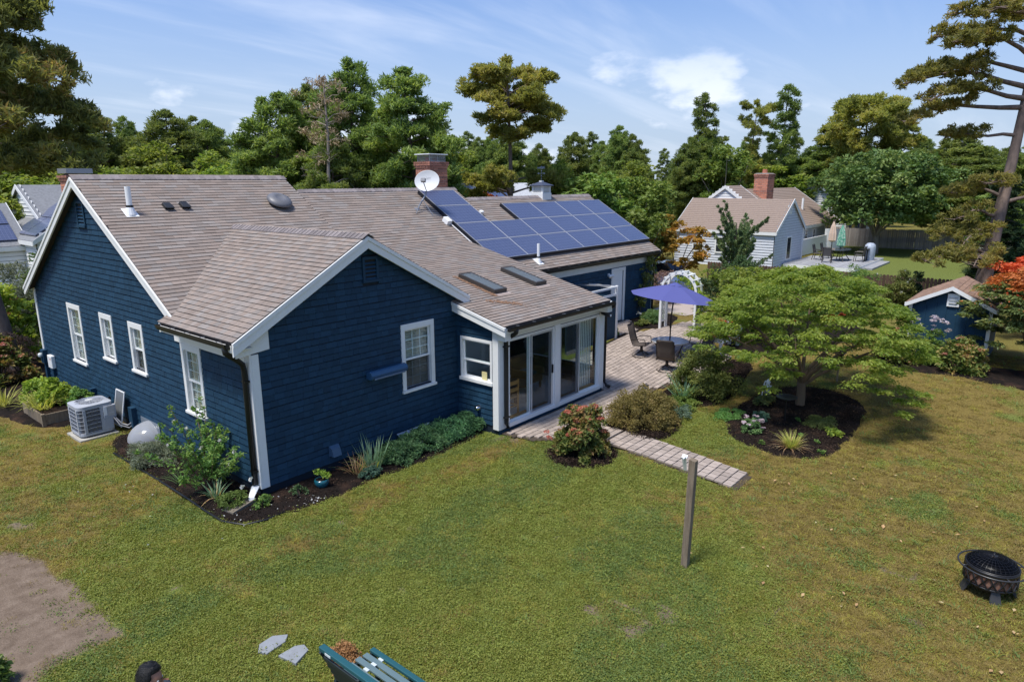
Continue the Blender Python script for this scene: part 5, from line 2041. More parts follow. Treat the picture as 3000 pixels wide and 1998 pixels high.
def chair(x, y, rot, label):
    z = gz(x)+.03
    c = empty('patio_chair', (x, y, z), label, 'chair', 'swivel chairs round the patio table', rot)
    fr = MB()
    for s in (-1, 1):
        fr.tube([(s*.27, .22, .42), (s*.27, -.20, .38), (s*.27, -.30, .62), (s*.26, -.40, 1.0), (s*.22, -.44, 1.04)], .014, 8)
        fr.tube([(s*.27, -.27, .56), (s*.31, -.05, .63), (s*.31, .2, .62), (s*.28, .24, .42)], .014, 8)
    fr.tube([(-.22, -.44, 1.04), (.22, -.44, 1.04)], .014, 8).tube([(-.27, .22, .42), (.27, .22, .42)], .014, 8)
    fr.build('frame', brz, c, smooth=True, local=True)
    sg = MB()
    prof = [(.23, .425), (.0, .40), (-.18, .385), (-.26, .50), (-.33, .72), (-.40, .98), (-.455, 1.045)]
    pts = []
    for (yy, zz) in prof:
        for sx in (-.262, -.13, 0, .13, .262):
            pts.append((sx*(1 if zz < 1 else .85), yy-.02*(1-(sx/.262)**2), zz-.012*(1-(sx/.262)**2)))
    n_ = len(pts)
    sg.raw(pts, [(i*5+j, i*5+j+1, (i+1)*5+j+1, (i+1)*5+j) for i in range(len(prof)-1) for j in range(4)])
    so = sg.build('sling_seat', sling, c, smooth=True, local=True)
    md = so.modifiers.new('cloth_thickness', 'SOLIDIFY')
    md.thickness = .008
    bs_ = MB()
    bs_.lathe([(.05, .14), (.045, .36)], 12)
    for i in range(4):
        A = RAD(45+90*i)
        bs_.tube([(.04*math.cos(A), .04*math.sin(A), .2), (.16*math.cos(A), .16*math.sin(A), .1), (.30*math.cos(A), .30*math.sin(A), .025)], .014, 6)
    bs_.tube([(.30*math.cos(2*math.pi*i/28), .30*math.sin(2*math.pi*i/28), .02) for i in range(28)], .014, 6, closed=True)
    bs_.build('swivel_base', brz, c, smooth=True, local=True)
    return c


chair(13.25, -.66, RAD(190), 'dark sling chair on the far left of the patio table, back to the house')
chair(12.40, -2.02, RAD(-75), 'dark sling chair seen from behind in front of the patio table')
chair(14.05, -2.35, RAD(55), 'dark sling chair on the right of the patio table beside the white planter')

# ---- white planter box on legs
pl_ = empty('planter_box', (14.7, -2.9, gz(14.7)), 'white raised planter box on posts at the edge of the patio', 'planter')
z0 = gz(14.6)
P0, P1, wd = Vector((14.45, -2.78, 0)), Vector((16.0, -2.75, 0)), .45
MB().box(14.42, 16.0, -2.93, -2.90, z0+.45, z0+.82).build('front_board', white, pl_)
MB().box(14.42, 16.0, -2.50, -2.47, z0+.45, z0+.82).build('back_board', white, pl_)
MB().box(14.42, 14.45, -2.90, -2.50, z0+.45, z0+.82).build('end_board', white, pl_)
MB().box(15.97, 16.0, -2.90, -2.50, z0+.45, z0+.82).build('end_board', white, pl_)
q = MB()
q.box(14.39, 14.47, -2.96, -2.44, z0+.825, z0+.85).box(14.471, 16.03, -2.96, -2.88, z0+.825, z0+.85).box(14.471, 16.03, -2.52, -2.44, z0+.825, z0+.85)
q.build('cap_rail', white, pl_)
MB().box(14.46, 15.96, -2.89, -2.51, z0+.5, z0+.74).build('soil', mulch, pl_)
for x in (14.46, 15.86):
    for y in (-2.88, -2.60):
        MB().box(x, x+.09, y, y+.09, z0-.03, z0+.45).build('leg', white, pl_)

# ---- arbour over the paved walk
ab = empty('garden_arbor', (16.85, -.2, gz(16.8)), 'white arched garden arbor with lattice sides over the paved walk', 'arbor')
za = gz(16.8)
xa, xb, ya, yb = 16.66, 17.12, .47, -.90
for x in (xa, xb):
    for y in (ya, yb):
        MB().box(x-.04, x+.04, y-.04, y+.04, za-.02, za+1.5).build('post', white, ab)
    q = MB()
    n_ = 16
    for i in range(n_):
        A0, A1 = math.pi*i/n_, math.pi*(i+1)/n_
        cy_ = (ya+yb)/2
        R1, R2 = .64, .73
        pts = []
        for A in (A0, A1):
            for R_ in (R1, R2):
                for dx_ in (-.025, .025):
                    pts.append((x+dx_, cy_+R_*math.cos(A), za+1.5+R_*math.sin(A)))
        q.raw(pts, [(0, 2, 3, 1), (4, 5, 7, 6), (0, 1, 5, 4), (2, 6, 7, 3), (0, 4, 6, 2), (1, 3, 7, 5)])
    q.build('arch', white, ab)
for i in range(1, 9):
    A = math.pi*i/9
    cy_ = (ya+yb)/2
    MB().bar((xa-.06, cy_+.745*math.cos(A), za+1.5+.745*math.sin(A)), (xb+.06, cy_+.745*math.cos(A), za+1.5+.745*math.sin(A)), .05, .025, (0, math.cos(A), math.sin(A))).build('cross_bar', white, ab)
for y in (ya, yb):
    MB().box(xa+.04, xb-.04, y-.02, y+.02, za+.28, za+.34).build('rail', white, ab)
    q = MB()
    w_ = xb-xa-.08
    for s in (-1, 1):
        for k in range(-8, 9):
            # diagonal laths clipped to the side panel
            x0_, z0_ = 0, k*.14
            pts = []
            xs0, xs1 = 0., w_
            lo, hi = z0_, z0_+w_*1.2
            if hi < 0 or lo > 1.1:
                continue
            t0_ = max(0, -lo/(w_*1.2))
            t1_ = min(1, (1.1-lo)/(w_*1.2))
            if t1_ <= t0_:
                continue
            f_ = lambda t_: (xa+.04+(w_*t_ if s > 0 else w_*(1-t_)), y+s*.006, za+.35+lo+w_*1.2*t_)
            q.bar(f_(t0_), f_(t1_), .025, .008, (0, 1, 0))
    q.build('lattice', white, ab, kind='stuff')

# ---- path lamps, lantern and bird feeder
bzl = mat('lamp_bronze', (.10, .09, .10), .4, metal=.4)


def path_lamp(x, y, label):
    z = gz(x)
    p = empty('path_lamp', (x, y, z), label, 'garden lamp', 'small path lamps by the patio')
    MB().tube([(x, y, z), (x, y, z+.3)], .012, 8).build('stake', bzl, p)
    MB().lathe([(.05, .28), (.055, .36)], 12, (x, y, z)).build('lens', mat('lamp_lens_grey', (.35, .36, .38), .3), p)
    MB().lathe([(.085, .36), (.08, .385), (.03, .41)], 16, (x, y, z)).build('cap', bzl, p, smooth=True)


path_lamp(10.0, -2.62, 'small path lamp at the patio edge behind the round brown shrub')
path_lamp(11.15, -2.78, 'small path lamp at the patio edge beside the spiky plant')
path_lamp(14.3, -3.15, 'small dark path lamp at the foot of the white planter')
ln = empty('garden_lantern', (11.55, -5.40, gz(11.55)), 'grey lighthouse shaped garden ornament under the round tree', 'ornament')
z = gz(11.55)
lgm2 = mat('ornament_grey', (.30, .31, .32), .7)
MB().lathe([(.11, 0), (.10, .06), (.085, .1), (.06, .42), (.08, .43), (.085, .455)], 8, (11.55, -5.4, z)).build('tower', lgm2, ln)
MB().lathe([(.11, .45), (.11, .47), (.05, .475), (.05, .56), (.075, .565), (.02, .64), (.004, .66)], 8, (11.55, -5.4, z)).build('lamp_room', mat('ornament_white', (.6, .62, .63), .6), ln)
MB().tube([(11.47, -5.36, z+.62), (11.44, -5.33, z+.5), (11.41, -5.31, z+.2), (11.37, -5.27, z+.05)], .014, 6).build('rope', mat('ornament_white', (.6, .62, .63), .6), ln)
bf = empty('bird_bath', (10.39, -6.26, 0), 'black dish on a thin post under the round tree', 'bird bath')
MB().tube([(10.39, -6.26, 0), (10.39, -6.26, .62)], .018, 8).build('pole', iron, bf)
MB().lathe([(.03, .60), (.15, .63), (.24, .67), (.25, .69), (.23, .685), (.05, .65)], 28, (10.39, -6.26, 0)).build('dish', iron, bf, smooth=True)
bh = empty('bird_feeder', (14.04, -6.49, gz(14)), 'dark bird feeder on a pole behind the round tree', 'bird feeder')
z = gz(14.)
MB().tube([(14.04, -6.49, z), (14.04, -6.49, z+.5)], .025, 8).build('pole', rustb, bh)
MB().box(13.94, 14.14, -6.58, -6.40, z+.5, z+.85).build('box', mat('feeder_brown', (.035, .025, .02), .7), bh)
q = MB()
q.raw([(13.88, -6.64, z+.84), (14.2, -6.64, z+.84), (14.2, -6.34, z+.84), (13.88, -6.34, z+.84), (13.9, -6.49, z+.98), (14.18, -6.49, z+.98)], [(0, 1, 5, 4), (2, 3, 4, 5), (1, 2, 5), (3, 0, 4), (0, 3, 2, 1)])
q.build('roof', mat('feeder_brown', (.035, .025, .02), .7), bh)

# ---- furniture in the sunroom
def wood_chair(x, y, rot):
    z = .15
    c = empty('wooden_chair', (x, y, z), 'orange wooden chair standing behind the sunroom glass', 'chair', None, rot)
    for sx in (-1, 1):
        MB().box(sx*.2-.02, sx*.2+.02, -.22, -.18, 0, .9).build('back_post', wood, c, local=True)
        MB().box(sx*.2-.02, sx*.2+.02, .18, .22, 0, .45).build('leg', wood, c, local=True)
        MB().box(sx*.2-.012, sx*.2+.012, -.18, .18, .2, .225).build('stretcher', wood, c, local=True)
    MB().box(-.21, .21, -.2, .22, .44, .475).build('seat', mat('rush_seat', (.33, .17, .06), .8, nscale=14, namt=.5), c, local=True)
    for z_ in (.78, .60):
        MB().box(-.18, .18, -.215, -.19, z_, z_+.1).build('back_rail', wood, c, local=True)
    MB().box(-.18, .18, -.212, -.188, .22, .245).build('stretcher', wood, c, local=True)
    return c


wood_chair(6.28, -.75, RAD(0))
st = empty('side_table', (7.0, -.2, .15), 'dark brown wooden table behind the sliding door glass', 'table')
dkw = mat('brown_wood', (.10, .045, .022), .4, nscale=6, namt=.5, stretch=(1, 6, 6))
MB().lathe([(.42, .52), (.43, .54), (.42, .56)], 24, (7.05, -.35, .15)).build('top', dkw, st, smooth=False)
for dx_, dy_ in ((-.25, -.25), (.25, -.25), (.25, .25), (-.25, .25)):
    MB().box(7.05+dx_-.03, 7.05+dx_+.03, -.35+dy_-.03, -.35+dy_+.03, .15, .67).build('leg', dkw, st)
ac_ = empty('wicker_armchair', (8.3, .25, .15), 'brown wicker armchair inside the sunroom', 'armchair')
wk = mat('wicker', (.22, .12, .06), .8, nscale=40, namt=.6, bump=.5, bscale=120)
MB().box(7.95, 8.65, -.1, .55, .35, .55).build('seat', wk, ac_, bevel=.05)
MB().box(7.95, 8.65, .5, .62, .55, 1.05).build('back', wk, ac_, bevel=.05)
for x in (7.9, 8.62):
    MB().box(x, x+.08, -.12, .55, .55, .75).build('arm', wk, ac_, bevel=.03)
for x in (7.98, 8.58):
    for y in (-.05, .5):
        MB().box(x, x+.05, y, y+.05, .15, .35).build('leg', wk, ac_)
MB().box(8.1, 8.5, .0, .45, .55, .66).build('cushion', mat('blue_cushion', (.05, .09, .14), .9), ac_, bevel=.04)
sf = empty('daybed', (6.3, 1.4, .15), 'pale cushioned daybed at the back of the sunroom', 'daybed')
MB().box(5.6, 7.3, .9, 1.7, .15, .45).build('base', wood, sf)
MB().box(5.62, 7.28, .92, 1.68, .45, .66).build('mattress', mat('linen', (.42, .43, .44), .9), sf, bevel=.06)
wj = MB(Vector((SX0+.02, -.78, 1.26)), (0, -1, 0), UPV).box(0, .16, 0, .2, -.02, -.005).build('card', mat('card_yellow', (.62, .55, .28), .7), None)
tag(wj, 'small yellow card propped inside the wide sunroom window', 'card')
# ================================================================ neighbouring houses, fences, shed
clap = mat('pale_clapboard', (.60, .62, .66), .5, nscale=3, namt=.15)
clapw = mat('white_clapboard', (.74, .74, .73), .5)
roofb = mat('tan_roof', (.27, .205, .165), .95, nscale=9, namt=.5, col2=(.19, .145, .12), stretch=(1, 1, 1))
roofg = mat('grey_roof', (.22, .225, .235), .95, nscale=9, namt=.5)
dkglass = mat('dark_pane', (.02, .025, .03), .08, spec=.8)


def far_house(root, x0, x1, y0, y1, z0, ze, zr, axis_, wm, rm, ov=.25, courses=.12, ridge_at=None, sides=('x0', 'y0'), rake_m=None, course_roof=True):
    """Gabled block: walls with lapped boards on the sides that face us, a roof of lapped courses, rake boards."""
    yc = ridge_at if ridge_at is not None else ((y0+y1)/2 if axis_ == 'x' else (x0+x1)/2)
    b = MB()
    if axis_ == 'x':
        pts = [(x, y, z) for x in (x0, x1) for y, z in ((y0, z0), (y0, ze), (yc, zr), (y1, ze), (y1, z0))]
    else:
        pts = [(x, y, z) for y in (y0, y1) for x, z in ((x0, z0), (x0, ze), (yc, zr), (x1, ze), (x1, z0))]
    b.raw(pts, [(0, 1, 2, 3, 4), (9, 8, 7, 6, 5), (0, 5, 6, 1), (3, 8, 9, 4), (1, 6, 7, 2), (2, 7, 8, 3)])
    w = b.build('wall', mat('clapboard_gap_shade', (.16, .17, .19), .8), root)  # dark wall in the board gaps: shadow lines put in as colour
    q = MB()
    for sd in sides:
        z = z0
        top = zr-.1 if (sd[0] == axis_) else ze-.1
        while z < top:
            if sd in ('x0', 'x1'):
                X = x0 if sd == 'x0' else x1
                s = -1 if sd == 'x0' else 1
                a0, a1 = y0, y1
                if axis_ == 'x' and z > ze:
                    f_ = (z-ze)/(zr-ze)
                    a0, a1 = y0+(yc-y0)*f_, y1+(yc-y1)*f_
                q.raw([(X+s*.05, a0, z), (X+s*.05, a1, z), (X+s*.02, a1, z+courses*.88), (X+s*.02, a0, z+courses*.88), (X, a0, z), (X, a1, z)], [(0, 1, 2, 3), (4, 5, 1, 0)])
            else:
                Y = y0 if sd == 'y0' else y1
                s = -1 if sd == 'y0' else 1
                a0, a1 = x0, x1
                if axis_ == 'y' and z > ze:
                    f_ = (z-ze)/(zr-ze)
                    a0, a1 = x0+(yc-x0)*f_, x1+(yc-x1)*f_
                q.raw([(a0, Y+s*.05, z), (a1, Y+s*.05, z), (a1, Y+s*.02, z+courses*.88), (a0, Y+s*.02, z+courses*.88), (a0, Y, z), (a1, Y, z)], [(0, 1, 2, 3), (4, 5, 1, 0)])
            z += courses
    q.build('clapboard', wm, w, kind='stuff')
    for k in (0, 1):
        e0, e1 = ((y0, yc) if k == 0 else (y1, yc)) if axis_ == 'x' else ((x0, yc) if k == 0 else (x1, yc))
        dx_ = e1-e0
        sl = (zr-ze)/abs(dx_)
        sgn = 1 if dx_ > 0 else -1
        A0 = e0-sgn*ov
        Z0 = ze-ov*sl
        L0, L1 = (x0-ov, x1+ov) if axis_ == 'x' else (y0-ov, y1+ov)
        n_ = max(2, int(abs(e1-A0)*math.hypot(1, sl)/.2)) if course_roof else 1
        q = MB()
        for i in range(n_):
            u0, u1 = A0+(e1-A0)*i/n_, A0+(e1-A0)*(i+1)/n_+sgn*.0
            za_, zb_ = Z0+abs(u0-A0)*sl, Z0+abs(u1-A0)*sl
            c_ = [(u0, za_+.035), (u1, zb_+.015), (u1, zb_-.09), (u0, za_-.09)]
            P = [((L0, u, z) if axis_ == 'x' else (u, L0, z)) for u, z in c_]+[((L1, u, z) if axis_ == 'x' else (u, L1, z)) for u, z in c_]
            q.raw(P, [(0, 1, 5, 4), (1, 2, 6, 5), (2, 3, 7, 6), (3, 0, 4, 7), (0, 3, 2, 1), (4, 5, 6, 7)])
        q.build('roof', rm, root)
        for L_, s in ((L0, -1), (L1, 1)):
            q = MB()
            P = []
            for uu, zz in ((A0, Z0), (e1, zr)):
                for dz in (.05, -.18):
                    for dd in (.003, .03):
                        P.append((L_+s*dd, uu, zz+dz) if axis_ == 'x' else (uu, L_+s*dd, zz+dz))
            q.raw(P, [(0, 2, 3, 1), (4, 5, 7, 6), (0, 1, 5, 4), (2, 6, 7, 3), (0, 4, 6, 2), (1, 3, 7, 5)])
            q.build('rake_board', rake_m or white, root)
        P0 = A0-sgn*.02
        q = MB().box(L0, L1, min(P0, A0), max(P0, A0), Z0-.2, Z0+.0) if axis_ == 'x' else MB().box(min(P0, A0), max(P0, A0), L0, L1, Z0-.2, Z0)
        q.build('fascia', rake_m or white, root)
    return w


def far_window(root, O, a, n, w, h, name='window', bars=1, fm_=None):
    O, a, n = Vector(O), Vector(a), Vector(n)
    L = lambda: MB(O, a, UPV, n)
    e = .09
    o = L().box(0, e, 0, h, 0, .06).box(w-e, w, 0, h, 0, .06).box(e, w-e, 0, e, 0, .06).box(e, w-e, h-e, h, 0, .06).build(name, fm_ or white, root)
    L().box(e, w-e, e, h-e, .01, .03).build('pane', dkglass, o)
    if bars:
        L().box(e, w-e, h/2-.02, h/2+.02, .031, .05).build('meeting_rail', fm_ or white, o)
    return o


# ---- pale house beyond the right fence: low gabled wing towards us, main block behind
nh = empty('neighbor_house', (42, 6, .39), 'pale grey clapboard house with tan roof and brick chimney beyond the maple', 'house')
far_house(nh, 37.25, 42.8, 3.47, 10.2, .39, 2.80, 4.66, 'y', clap, roofb, .15, .17, None, ('y0', 'x0'))
far_house(nh, 42.82, 55.6, 4.7, 12.2, .39, 2.75, 5.25, 'x', clap, roofb, .25, .17, 8.4, ('y0', 'x0'))
far_house(nh, 41.0, 43.5, 5.2, 11.6, .39, 3.2, 5.5, 'x', clapw, roofb, .12, .17, 8.4, ('x0',))
q = MB().box(39.3, 40.0, 3.40, 3.44, 3.75, 4.32)
v = q.build('gable_vent', white, nh)
for i in range(5):
    MB().box(39.36, 39.94, 3.38, 3.40, 3.80+i*.1, 3.86+i*.1).build('slat', white, v)
far_window(nh, (39.45, 3.44, .75), (1, 0, 0), (0, -1, 0), .95, 1.55, 'patio_door', 0)
for x, w_, z_, h_ in ((43.3, .75, 1.35, 1.0), (44.2, .75, 1.35, 1.0), (47.2, .7, 1.3, 1.0), (49.2, .6, 1.35, .9), (52.3, .75, 1.6, .8), (53.2, .75, 1.6, .8)):
    far_window(nh, (x, 4.665, z_), (1, 0, 0), (0, -1, 0), w_, h_)
for y in (5.0, 6.6, 8.2):
    far_window(nh, (37.21, y+.7, 1.2), (0, -1, 0), (-1, 0, 0), .8, 1.1)
chimney('chimney', 45.2, 46.6, 7.0, 8.0, 4.0, 6.35, .3, nh, None, .3, .11, .02, True)
MB().lathe([(.2, 0), (.17, .3)], 12, (45.9, 7.5, 6.38)).build('flue_tile', mat('terracotta', (.42, .15, .09), .8), nh)
MB().tube([(50.6, 6.0, 3.5), (50.6, 6.0, 4.5)], .09, 10).build('vent_pipe', vinyl, nh)
MB().box(46.6, 46.95, 6.3, 6.6, 4.0, 4.2).build('roof_vent', lead, nh)
MB().box(44.4, 45.1, 5.2, 5.9, 3.1, 3.35).build('skylight', dkglass, nh)
MB().box(42.68, 42.84, 3.38, 3.46, .39, 2.7).build('corner_board', white, nh)
# white privacy screen and deck
MB().box(43.8, 50.5, 3.9, 4.0, .6, 1.75).build('privacy_screen', white, nh)
MB().box(50.3, 50.6, 2.9, 4.05, .6, 2.2).build('screen_post', white, nh)
dk = empty('deck', (42.5, 1, .39), 'low grey timber deck behind the neighbouring house', 'deck')
dkm = mat('deck_board', (.34, .34, .35), .75, nscale=3, namt=.3, island=.1)
k = 0
y = -.95
while y < 3.3:
    x1_ = 46.5 if y < 1.4 else 45.0
    MB().box(38.9, x1_, y, y+.20, .58, .62).build('deck_board', dkm, dk)
    y += .215
MB().box(38.86, 46.5, -.99, -.96, .36, .60).build('fascia', white, dk)
MB().box(38.83, 38.88, -.95, 3.3, .36, .60).build('fascia', white, dk)
MB().box(40.5, 45.5, -1.6, -1.0, .39, .50).build('step', dkm, dk)


def deck_chair(x, y, rot, lab):
    c = empty('deck_chair', (x, y, .62), lab, 'chair', 'dark metal chairs on the neighbours deck', rot)
    q = MB()
    for s in (-1, 1):
        q.tube([(s*.26, .25, 0), (s*.26, .22, .45), (s*.26, -.25, .42), (s*.24, -.38, 1.0)], .022, 6)
        q.tube([(s*.26, -.25, .42), (s*.27, -.36, 0)], .022, 6)
        q.tube([(s*.26, -.3, .65), (s*.28, .2, .65), (s*.26, .22, .45)], .02, 6)
    q.tube([(-.24, -.38, 1.0), (.24, -.38, 1.0)], .022, 6)
    q.build('frame', brz, c, local=True)
    MB().box(-.25, .25, -.25, .24, .42, .45).build('seat', mat('mesh_dark', (.08, .075, .075), .7), c, local=True)
    MB().raw([(-.22, -.27, .48), (.22, -.27, .48), (.22, -.375, .96), (-.22, -.375, .96)], [(0, 1, 2, 3)]).build('backrest', mat('mesh_dark', (.08, .075, .075), .7), c, local=True)


for x, y, r_, lab in ((41.2, 1.3, 80, 'dark metal chair at the left end of the deck table'), (42.5, 2.2, 180, 'dark metal chair on the far left side of the deck table'), (43.9, 2.1, 180, 'dark metal chair on the far right side of the deck table'), (43.0, -.2, 0, 'dark metal chair on the near side of the deck table')):
    deck_chair(x, y, RAD(-r_), lab)
dt = empty('deck_table', (42.9, .95, .62), 'dark oval metal table on the neighbouring deck', 'table')
MB().lathe([(.001, .72), (1.05, .72), (1.05, .76), (.001, .76)], 28, (42.9, .95, .62), False, 1, .6).build('top', mat('dark_glass_top', (.06, .075, .09), .15), dt)
for sx in (-1, 1):
    for sy in (-1, 1):
        MB().tube([(42.9+sx*.7, .95+sy*.35, 1.34), (42.9+sx*.5, .95+sy*.25, .95), (42.9+sx*.8, .95+sy*.42, .62)], .03, 6).build('leg', brz, dt)
for (x, y, c_, nm, lab) in ((43.1, 1.0, (.05, .30, .19), 'green', 'closed green patterned parasol standing in the deck table'), (47.0, 2.6, (.62, .47, .36), 'beige', 'closed beige parasol standing at the white privacy screen')):
    p = empty('closed_parasol', (x, y, .62), lab, 'parasol', 'closed parasols on the neighbours deck')
    MB().tube([(x, y, .62), (x, y, 2.9)], .03, 8).build('pole', brz, p)
    q = MB()
    prof = [(.12, 1.5), (.24, 1.6), (.22, 2.1), (.14, 2.6), (.03, 2.95)]
    kk = 20
    pts = [(x+r*(1+.22*math.cos(7*2*math.pi*j/kk))*math.cos(2*math.pi*j/kk), y+r*(1+.22*math.cos(7*2*math.pi*j/kk))*math.sin(2*math.pi*j/kk), z) for r, z in prof for j in range(kk)]
    q.raw(pts, [(i*kk+j, i*kk+(j+1) % kk, (i+1)*kk+(j+1) % kk, (i+1)*kk+j) for i in range(4) for j in range(kk)])
    q.build('canopy', mat(nm+'_parasol_cloth', c_, .8, nscale=9 if nm == 'green' else 0, namt=.9, col2=(.5, .6, .5)), p)
bq = empty('covered_grill', (44.3, -.45, .62), 'barbecue grill with pale cover and black side shelf on the deck', 'grill')
MB().lathe([(.32, 0), (.36, .4), (.38, .8), (.34, 1.0), (.2, 1.12), (.01, 1.15)], 20, (44.5, -.5, .62), False, 1.3, .9).build('cover', mat('grill_cover', (.42, .47, .55), .5, nscale=5, namt=.6), bq, smooth=True)
MB().box(43.3, 44.0, -.6, -.1, 1.35, 1.42).build('side_shelf', black, bq)
for x in (43.35, 43.9):
    MB().box(x, x+.06, -.5, -.44, .62, 1.35).build('leg', black, bq)

# ---- white house at the far left with panels on its roof
lh = empty('neighbor_house', (4, 28, 0), 'white house with solar panels on grey roof beyond the left gable', 'house')
far_house(lh, 4.2, 9.5, 26.6, 33, 0, 3.3, 5.05, 'y', clapw, roofg, .2, .2, None, ('y0', 'x0'), course_roof=False)
far_house(lh, 5.4, 11, 29.5, 35, 0, 4.2, 5.75, 'x', clapw, roofg, .2, .2, None, ('x0', 'y0'), course_roof=False)
far_house(lh, .5, 4.19, 28.5, 34, 0, 3.0, 4.85, 'x', clapw, roofg, .2, .2, None, ('x0', 'y0'), course_roof=False)
sl_ = (5.05-3.3)/(2.65)
for (xa_, xb_, ya_, yb_) in ((4.25, 5.35, 26.7, 28.4), (4.25, 5.35, 28.45, 30.1), (5.4, 6.5, 26.7, 28.4), (5.4, 6.5, 28.45, 30.1)):
    q = MB((xa_, yb_, 3.3+(xa_-4.2)*sl_+.08), (0, -1, 0), Vector((1, 0, sl_)).normalized())
    q.box(0, yb_-ya_, 0, (xb_-xa_)*math.hypot(1, sl_), 0, .05)
    q.build('solar_panel', pvm, lh)
sl2 = (4.85-3.0)/2.75
for i in range(2):
    for j in range(2):
        q = MB((.7+i*1.68, 28.6+j*1.1, 3.0+(.1+j*1.1)*sl2+.08), (1, 0, 0), Vector((0, 1, sl2)).normalized())
        q.box(0, 1.6, 0, 1.2, 0, .05)
        q.build('solar_panel', pvm, lh)
far_window(lh, (5.2, 26.56, 1.6), (1, 0, 0), (0, -1, 0), 1.0, 1.2)
MB().tube([(2.4, 29.1, 3.5), (2.4, 29.1, 4.4)], .06, 8).build('vent_pipe', vinyl, lh)

# ---- house behind the cupola with panels, mostly hidden by its trees
bh_ = empty('neighbor_house', (25, 16, .39), 'house with light roof and solar panels behind the tall bare pine', 'house')
far_house(bh_, 22.6, 31, 14.5, 21.5, .39, 4.0, 5.75, 'x', clapw, mat('pale_roof', (.50, .51, .52), .9, nscale=8, namt=.4), .25, .2, None, ('y0', 'x0'), course_roof=False)
sl3 = (5.75-4.0)/3.5
for i in range(3):
    for j in range(3):
        q = MB((22.7+i*1.4, 14.5+j*1.1, 4.0+j*1.1*sl3+.1), (1, 0, 0), Vector((0, 1, sl3)).normalized())
        q.box(0, 1.34, 0, 1.16, 0, .05)
        q.build('solar_panel', pvm, bh_)
chimney('chimney', 22.0, 22.6, 17.6, 18.4, 3.2, 5.9, .2, bh_, None, .3, .11, .02, False)

# ---- far house with blue shutters and dark roof, right of the big tree
fh = empty('neighbor_house', (62, 7, .39), 'far white house with grey roof and blue shutters beside the big round tree', 'house')
far_house(fh, 60.3, 70, 5.0, 11.5, .39, 3.6, 5.95, 'x', clapw, roofg, .3, .2, None, ('y0', 'x0'), course_roof=False)
bsh = mat('blue_shutter', (.03, .09, .35), .5)
for x in (61.6, 64.6):
    far_window(fh, (x, 4.95, 1.5), (1, 0, 0), (0, -1, 0), 1.5, 1.5)
    for dx_ in (-.5, 1.5):
        MB().box(x+dx_, x+dx_+.5, 4.88, 4.95, 1.5, 3.0).build('shutter', bsh, fh)

# ---- grey plank fence across the far lawn and brown picket fence behind the hedge
fgm = mat('grey_fence_board', (.30, .27, .25), .85, nscale=4, namt=.5, stretch=(1, 1, .3), island=.22)
fg = empty('plank_fence', (57, 5, .39), 'tall grey weathered plank fence across the far lawn', 'fence')
L_ = []
y = 6.5
i = 0
while y > -12.5:
    post_ = (i % 16 == 0)
    L_.append((57-(0 if y > -3 else (y+3)*-.22), y, post_))
    y -= .155
    i += 1
ub = MB().box(-.012, .012, -.072, .072, 0, 1).build('fence_board', fgm, fg, local=True)
bme = ub.data
bpy.data.objects.remove(ub)
r = random.Random(4)
for x, y, p_ in L_:
    o = bpy.data.objects.new('fence_post' if p_ else 'fence_board', bme)
    COL.objects.link(o)
    o.parent = fg
    o.location = Vector((x+r.uniform(-.01, .01)-(.03 if p_ else 0), y, .39))-fg.location
    o.scale = (3 if p_ else 1, .9 if p_ else 1, 1.52+r.uniform(-.03, .03)+(.05 if p_ else 0))
fbm = mat('brown_fence_board', (.105, .062, .042), .85, nscale=4, namt=.5, stretch=(1, 1, .3), island=.25)
fb = empty('picket_fence', (30, -2, .39), 'brown dog eared board fence behind the hedge and the shed', 'fence')
q = MB().raw([(-.012, -.07, 0), (-.012, .07, 0), (-.012, .07, .95), (-.012, .04, 1), (-.012, -.04, 1), (-.012, -.07, .95), (.012, -.07, 0), (.012, .07, 0), (.012, .07, .95), (.012, .04, 1), (.012, -.04, 1), (.012, -.07, .95)],
             [(5, 4, 3, 2, 1, 0), (6, 7, 8, 9, 10, 11)]+[(i, (i+1) % 6, 6+(i+1) % 6, 6+i) for i in range(6)])
ub = q.build('fence_board', fbm, fb, local=True)
bme2 = ub.data
bpy.data.objects.remove(ub)
y = 4.5
while y > -15:
    o = bpy.data.objects.new('fence_board', bme2)
    COL.objects.link(o)
    o.parent = fb
    o.location = Vector((30+r.uniform(-.012, .012), y, .3))-fb.location
    o.scale = (1, 1, 1.15+r.uniform(-.02, .02))
    y -= .152
for z in (.6, 1.2):
    MB().box(30.02, 30.07, -15, 4.5, z, z+.09).build('fence_rail', fbm, fb)

# ---- garden shed with its gable to us
sd = empty('garden_shed', (18, -8.5, .39), 'small navy garden shed with white trim and brown roof', 'shed')
SX, SXB = 18.0, 20.7
ys0, ys1, yc, zb, ze, zr = -7.44, -9.55, -8.51, .39, 2.16, 2.70
q = MB((SX, 0, 0), (0, -1, 0), UPV, (-1, 0, 0))
q.prism([(-ys0, zb), (-ys1, zb), (-ys1, ze), (-yc, zr-.04), (-ys0, ze)], -.04, 0)
w = q.build('wall', blue_p, sd)
for i in range(8):
    s = -ys0+.13+i*.27
    if s < -ys1-.05:
        top = ze+(zr-.04-ze)*(1-abs(s+yc)/(-ys1+yc))
        MB((SX, 0, 0), (0, -1, 0), UPV, (-1, 0, 0)).box(s, s+.035, zb, top-.02, .001, .018).build('batten', blue_p, w)
MB().box(SX, SXB, ys0-.03, ys0, zb, ze).build('wall', blue_p, sd)
MB().box(SX, SXB, ys1, ys1+.03, zb, ze).build('wall', blue_p, sd)
MB().box(SXB-.03, SXB, ys1+.03, ys0-.03, zb, ze).build('wall', blue_p, sd)
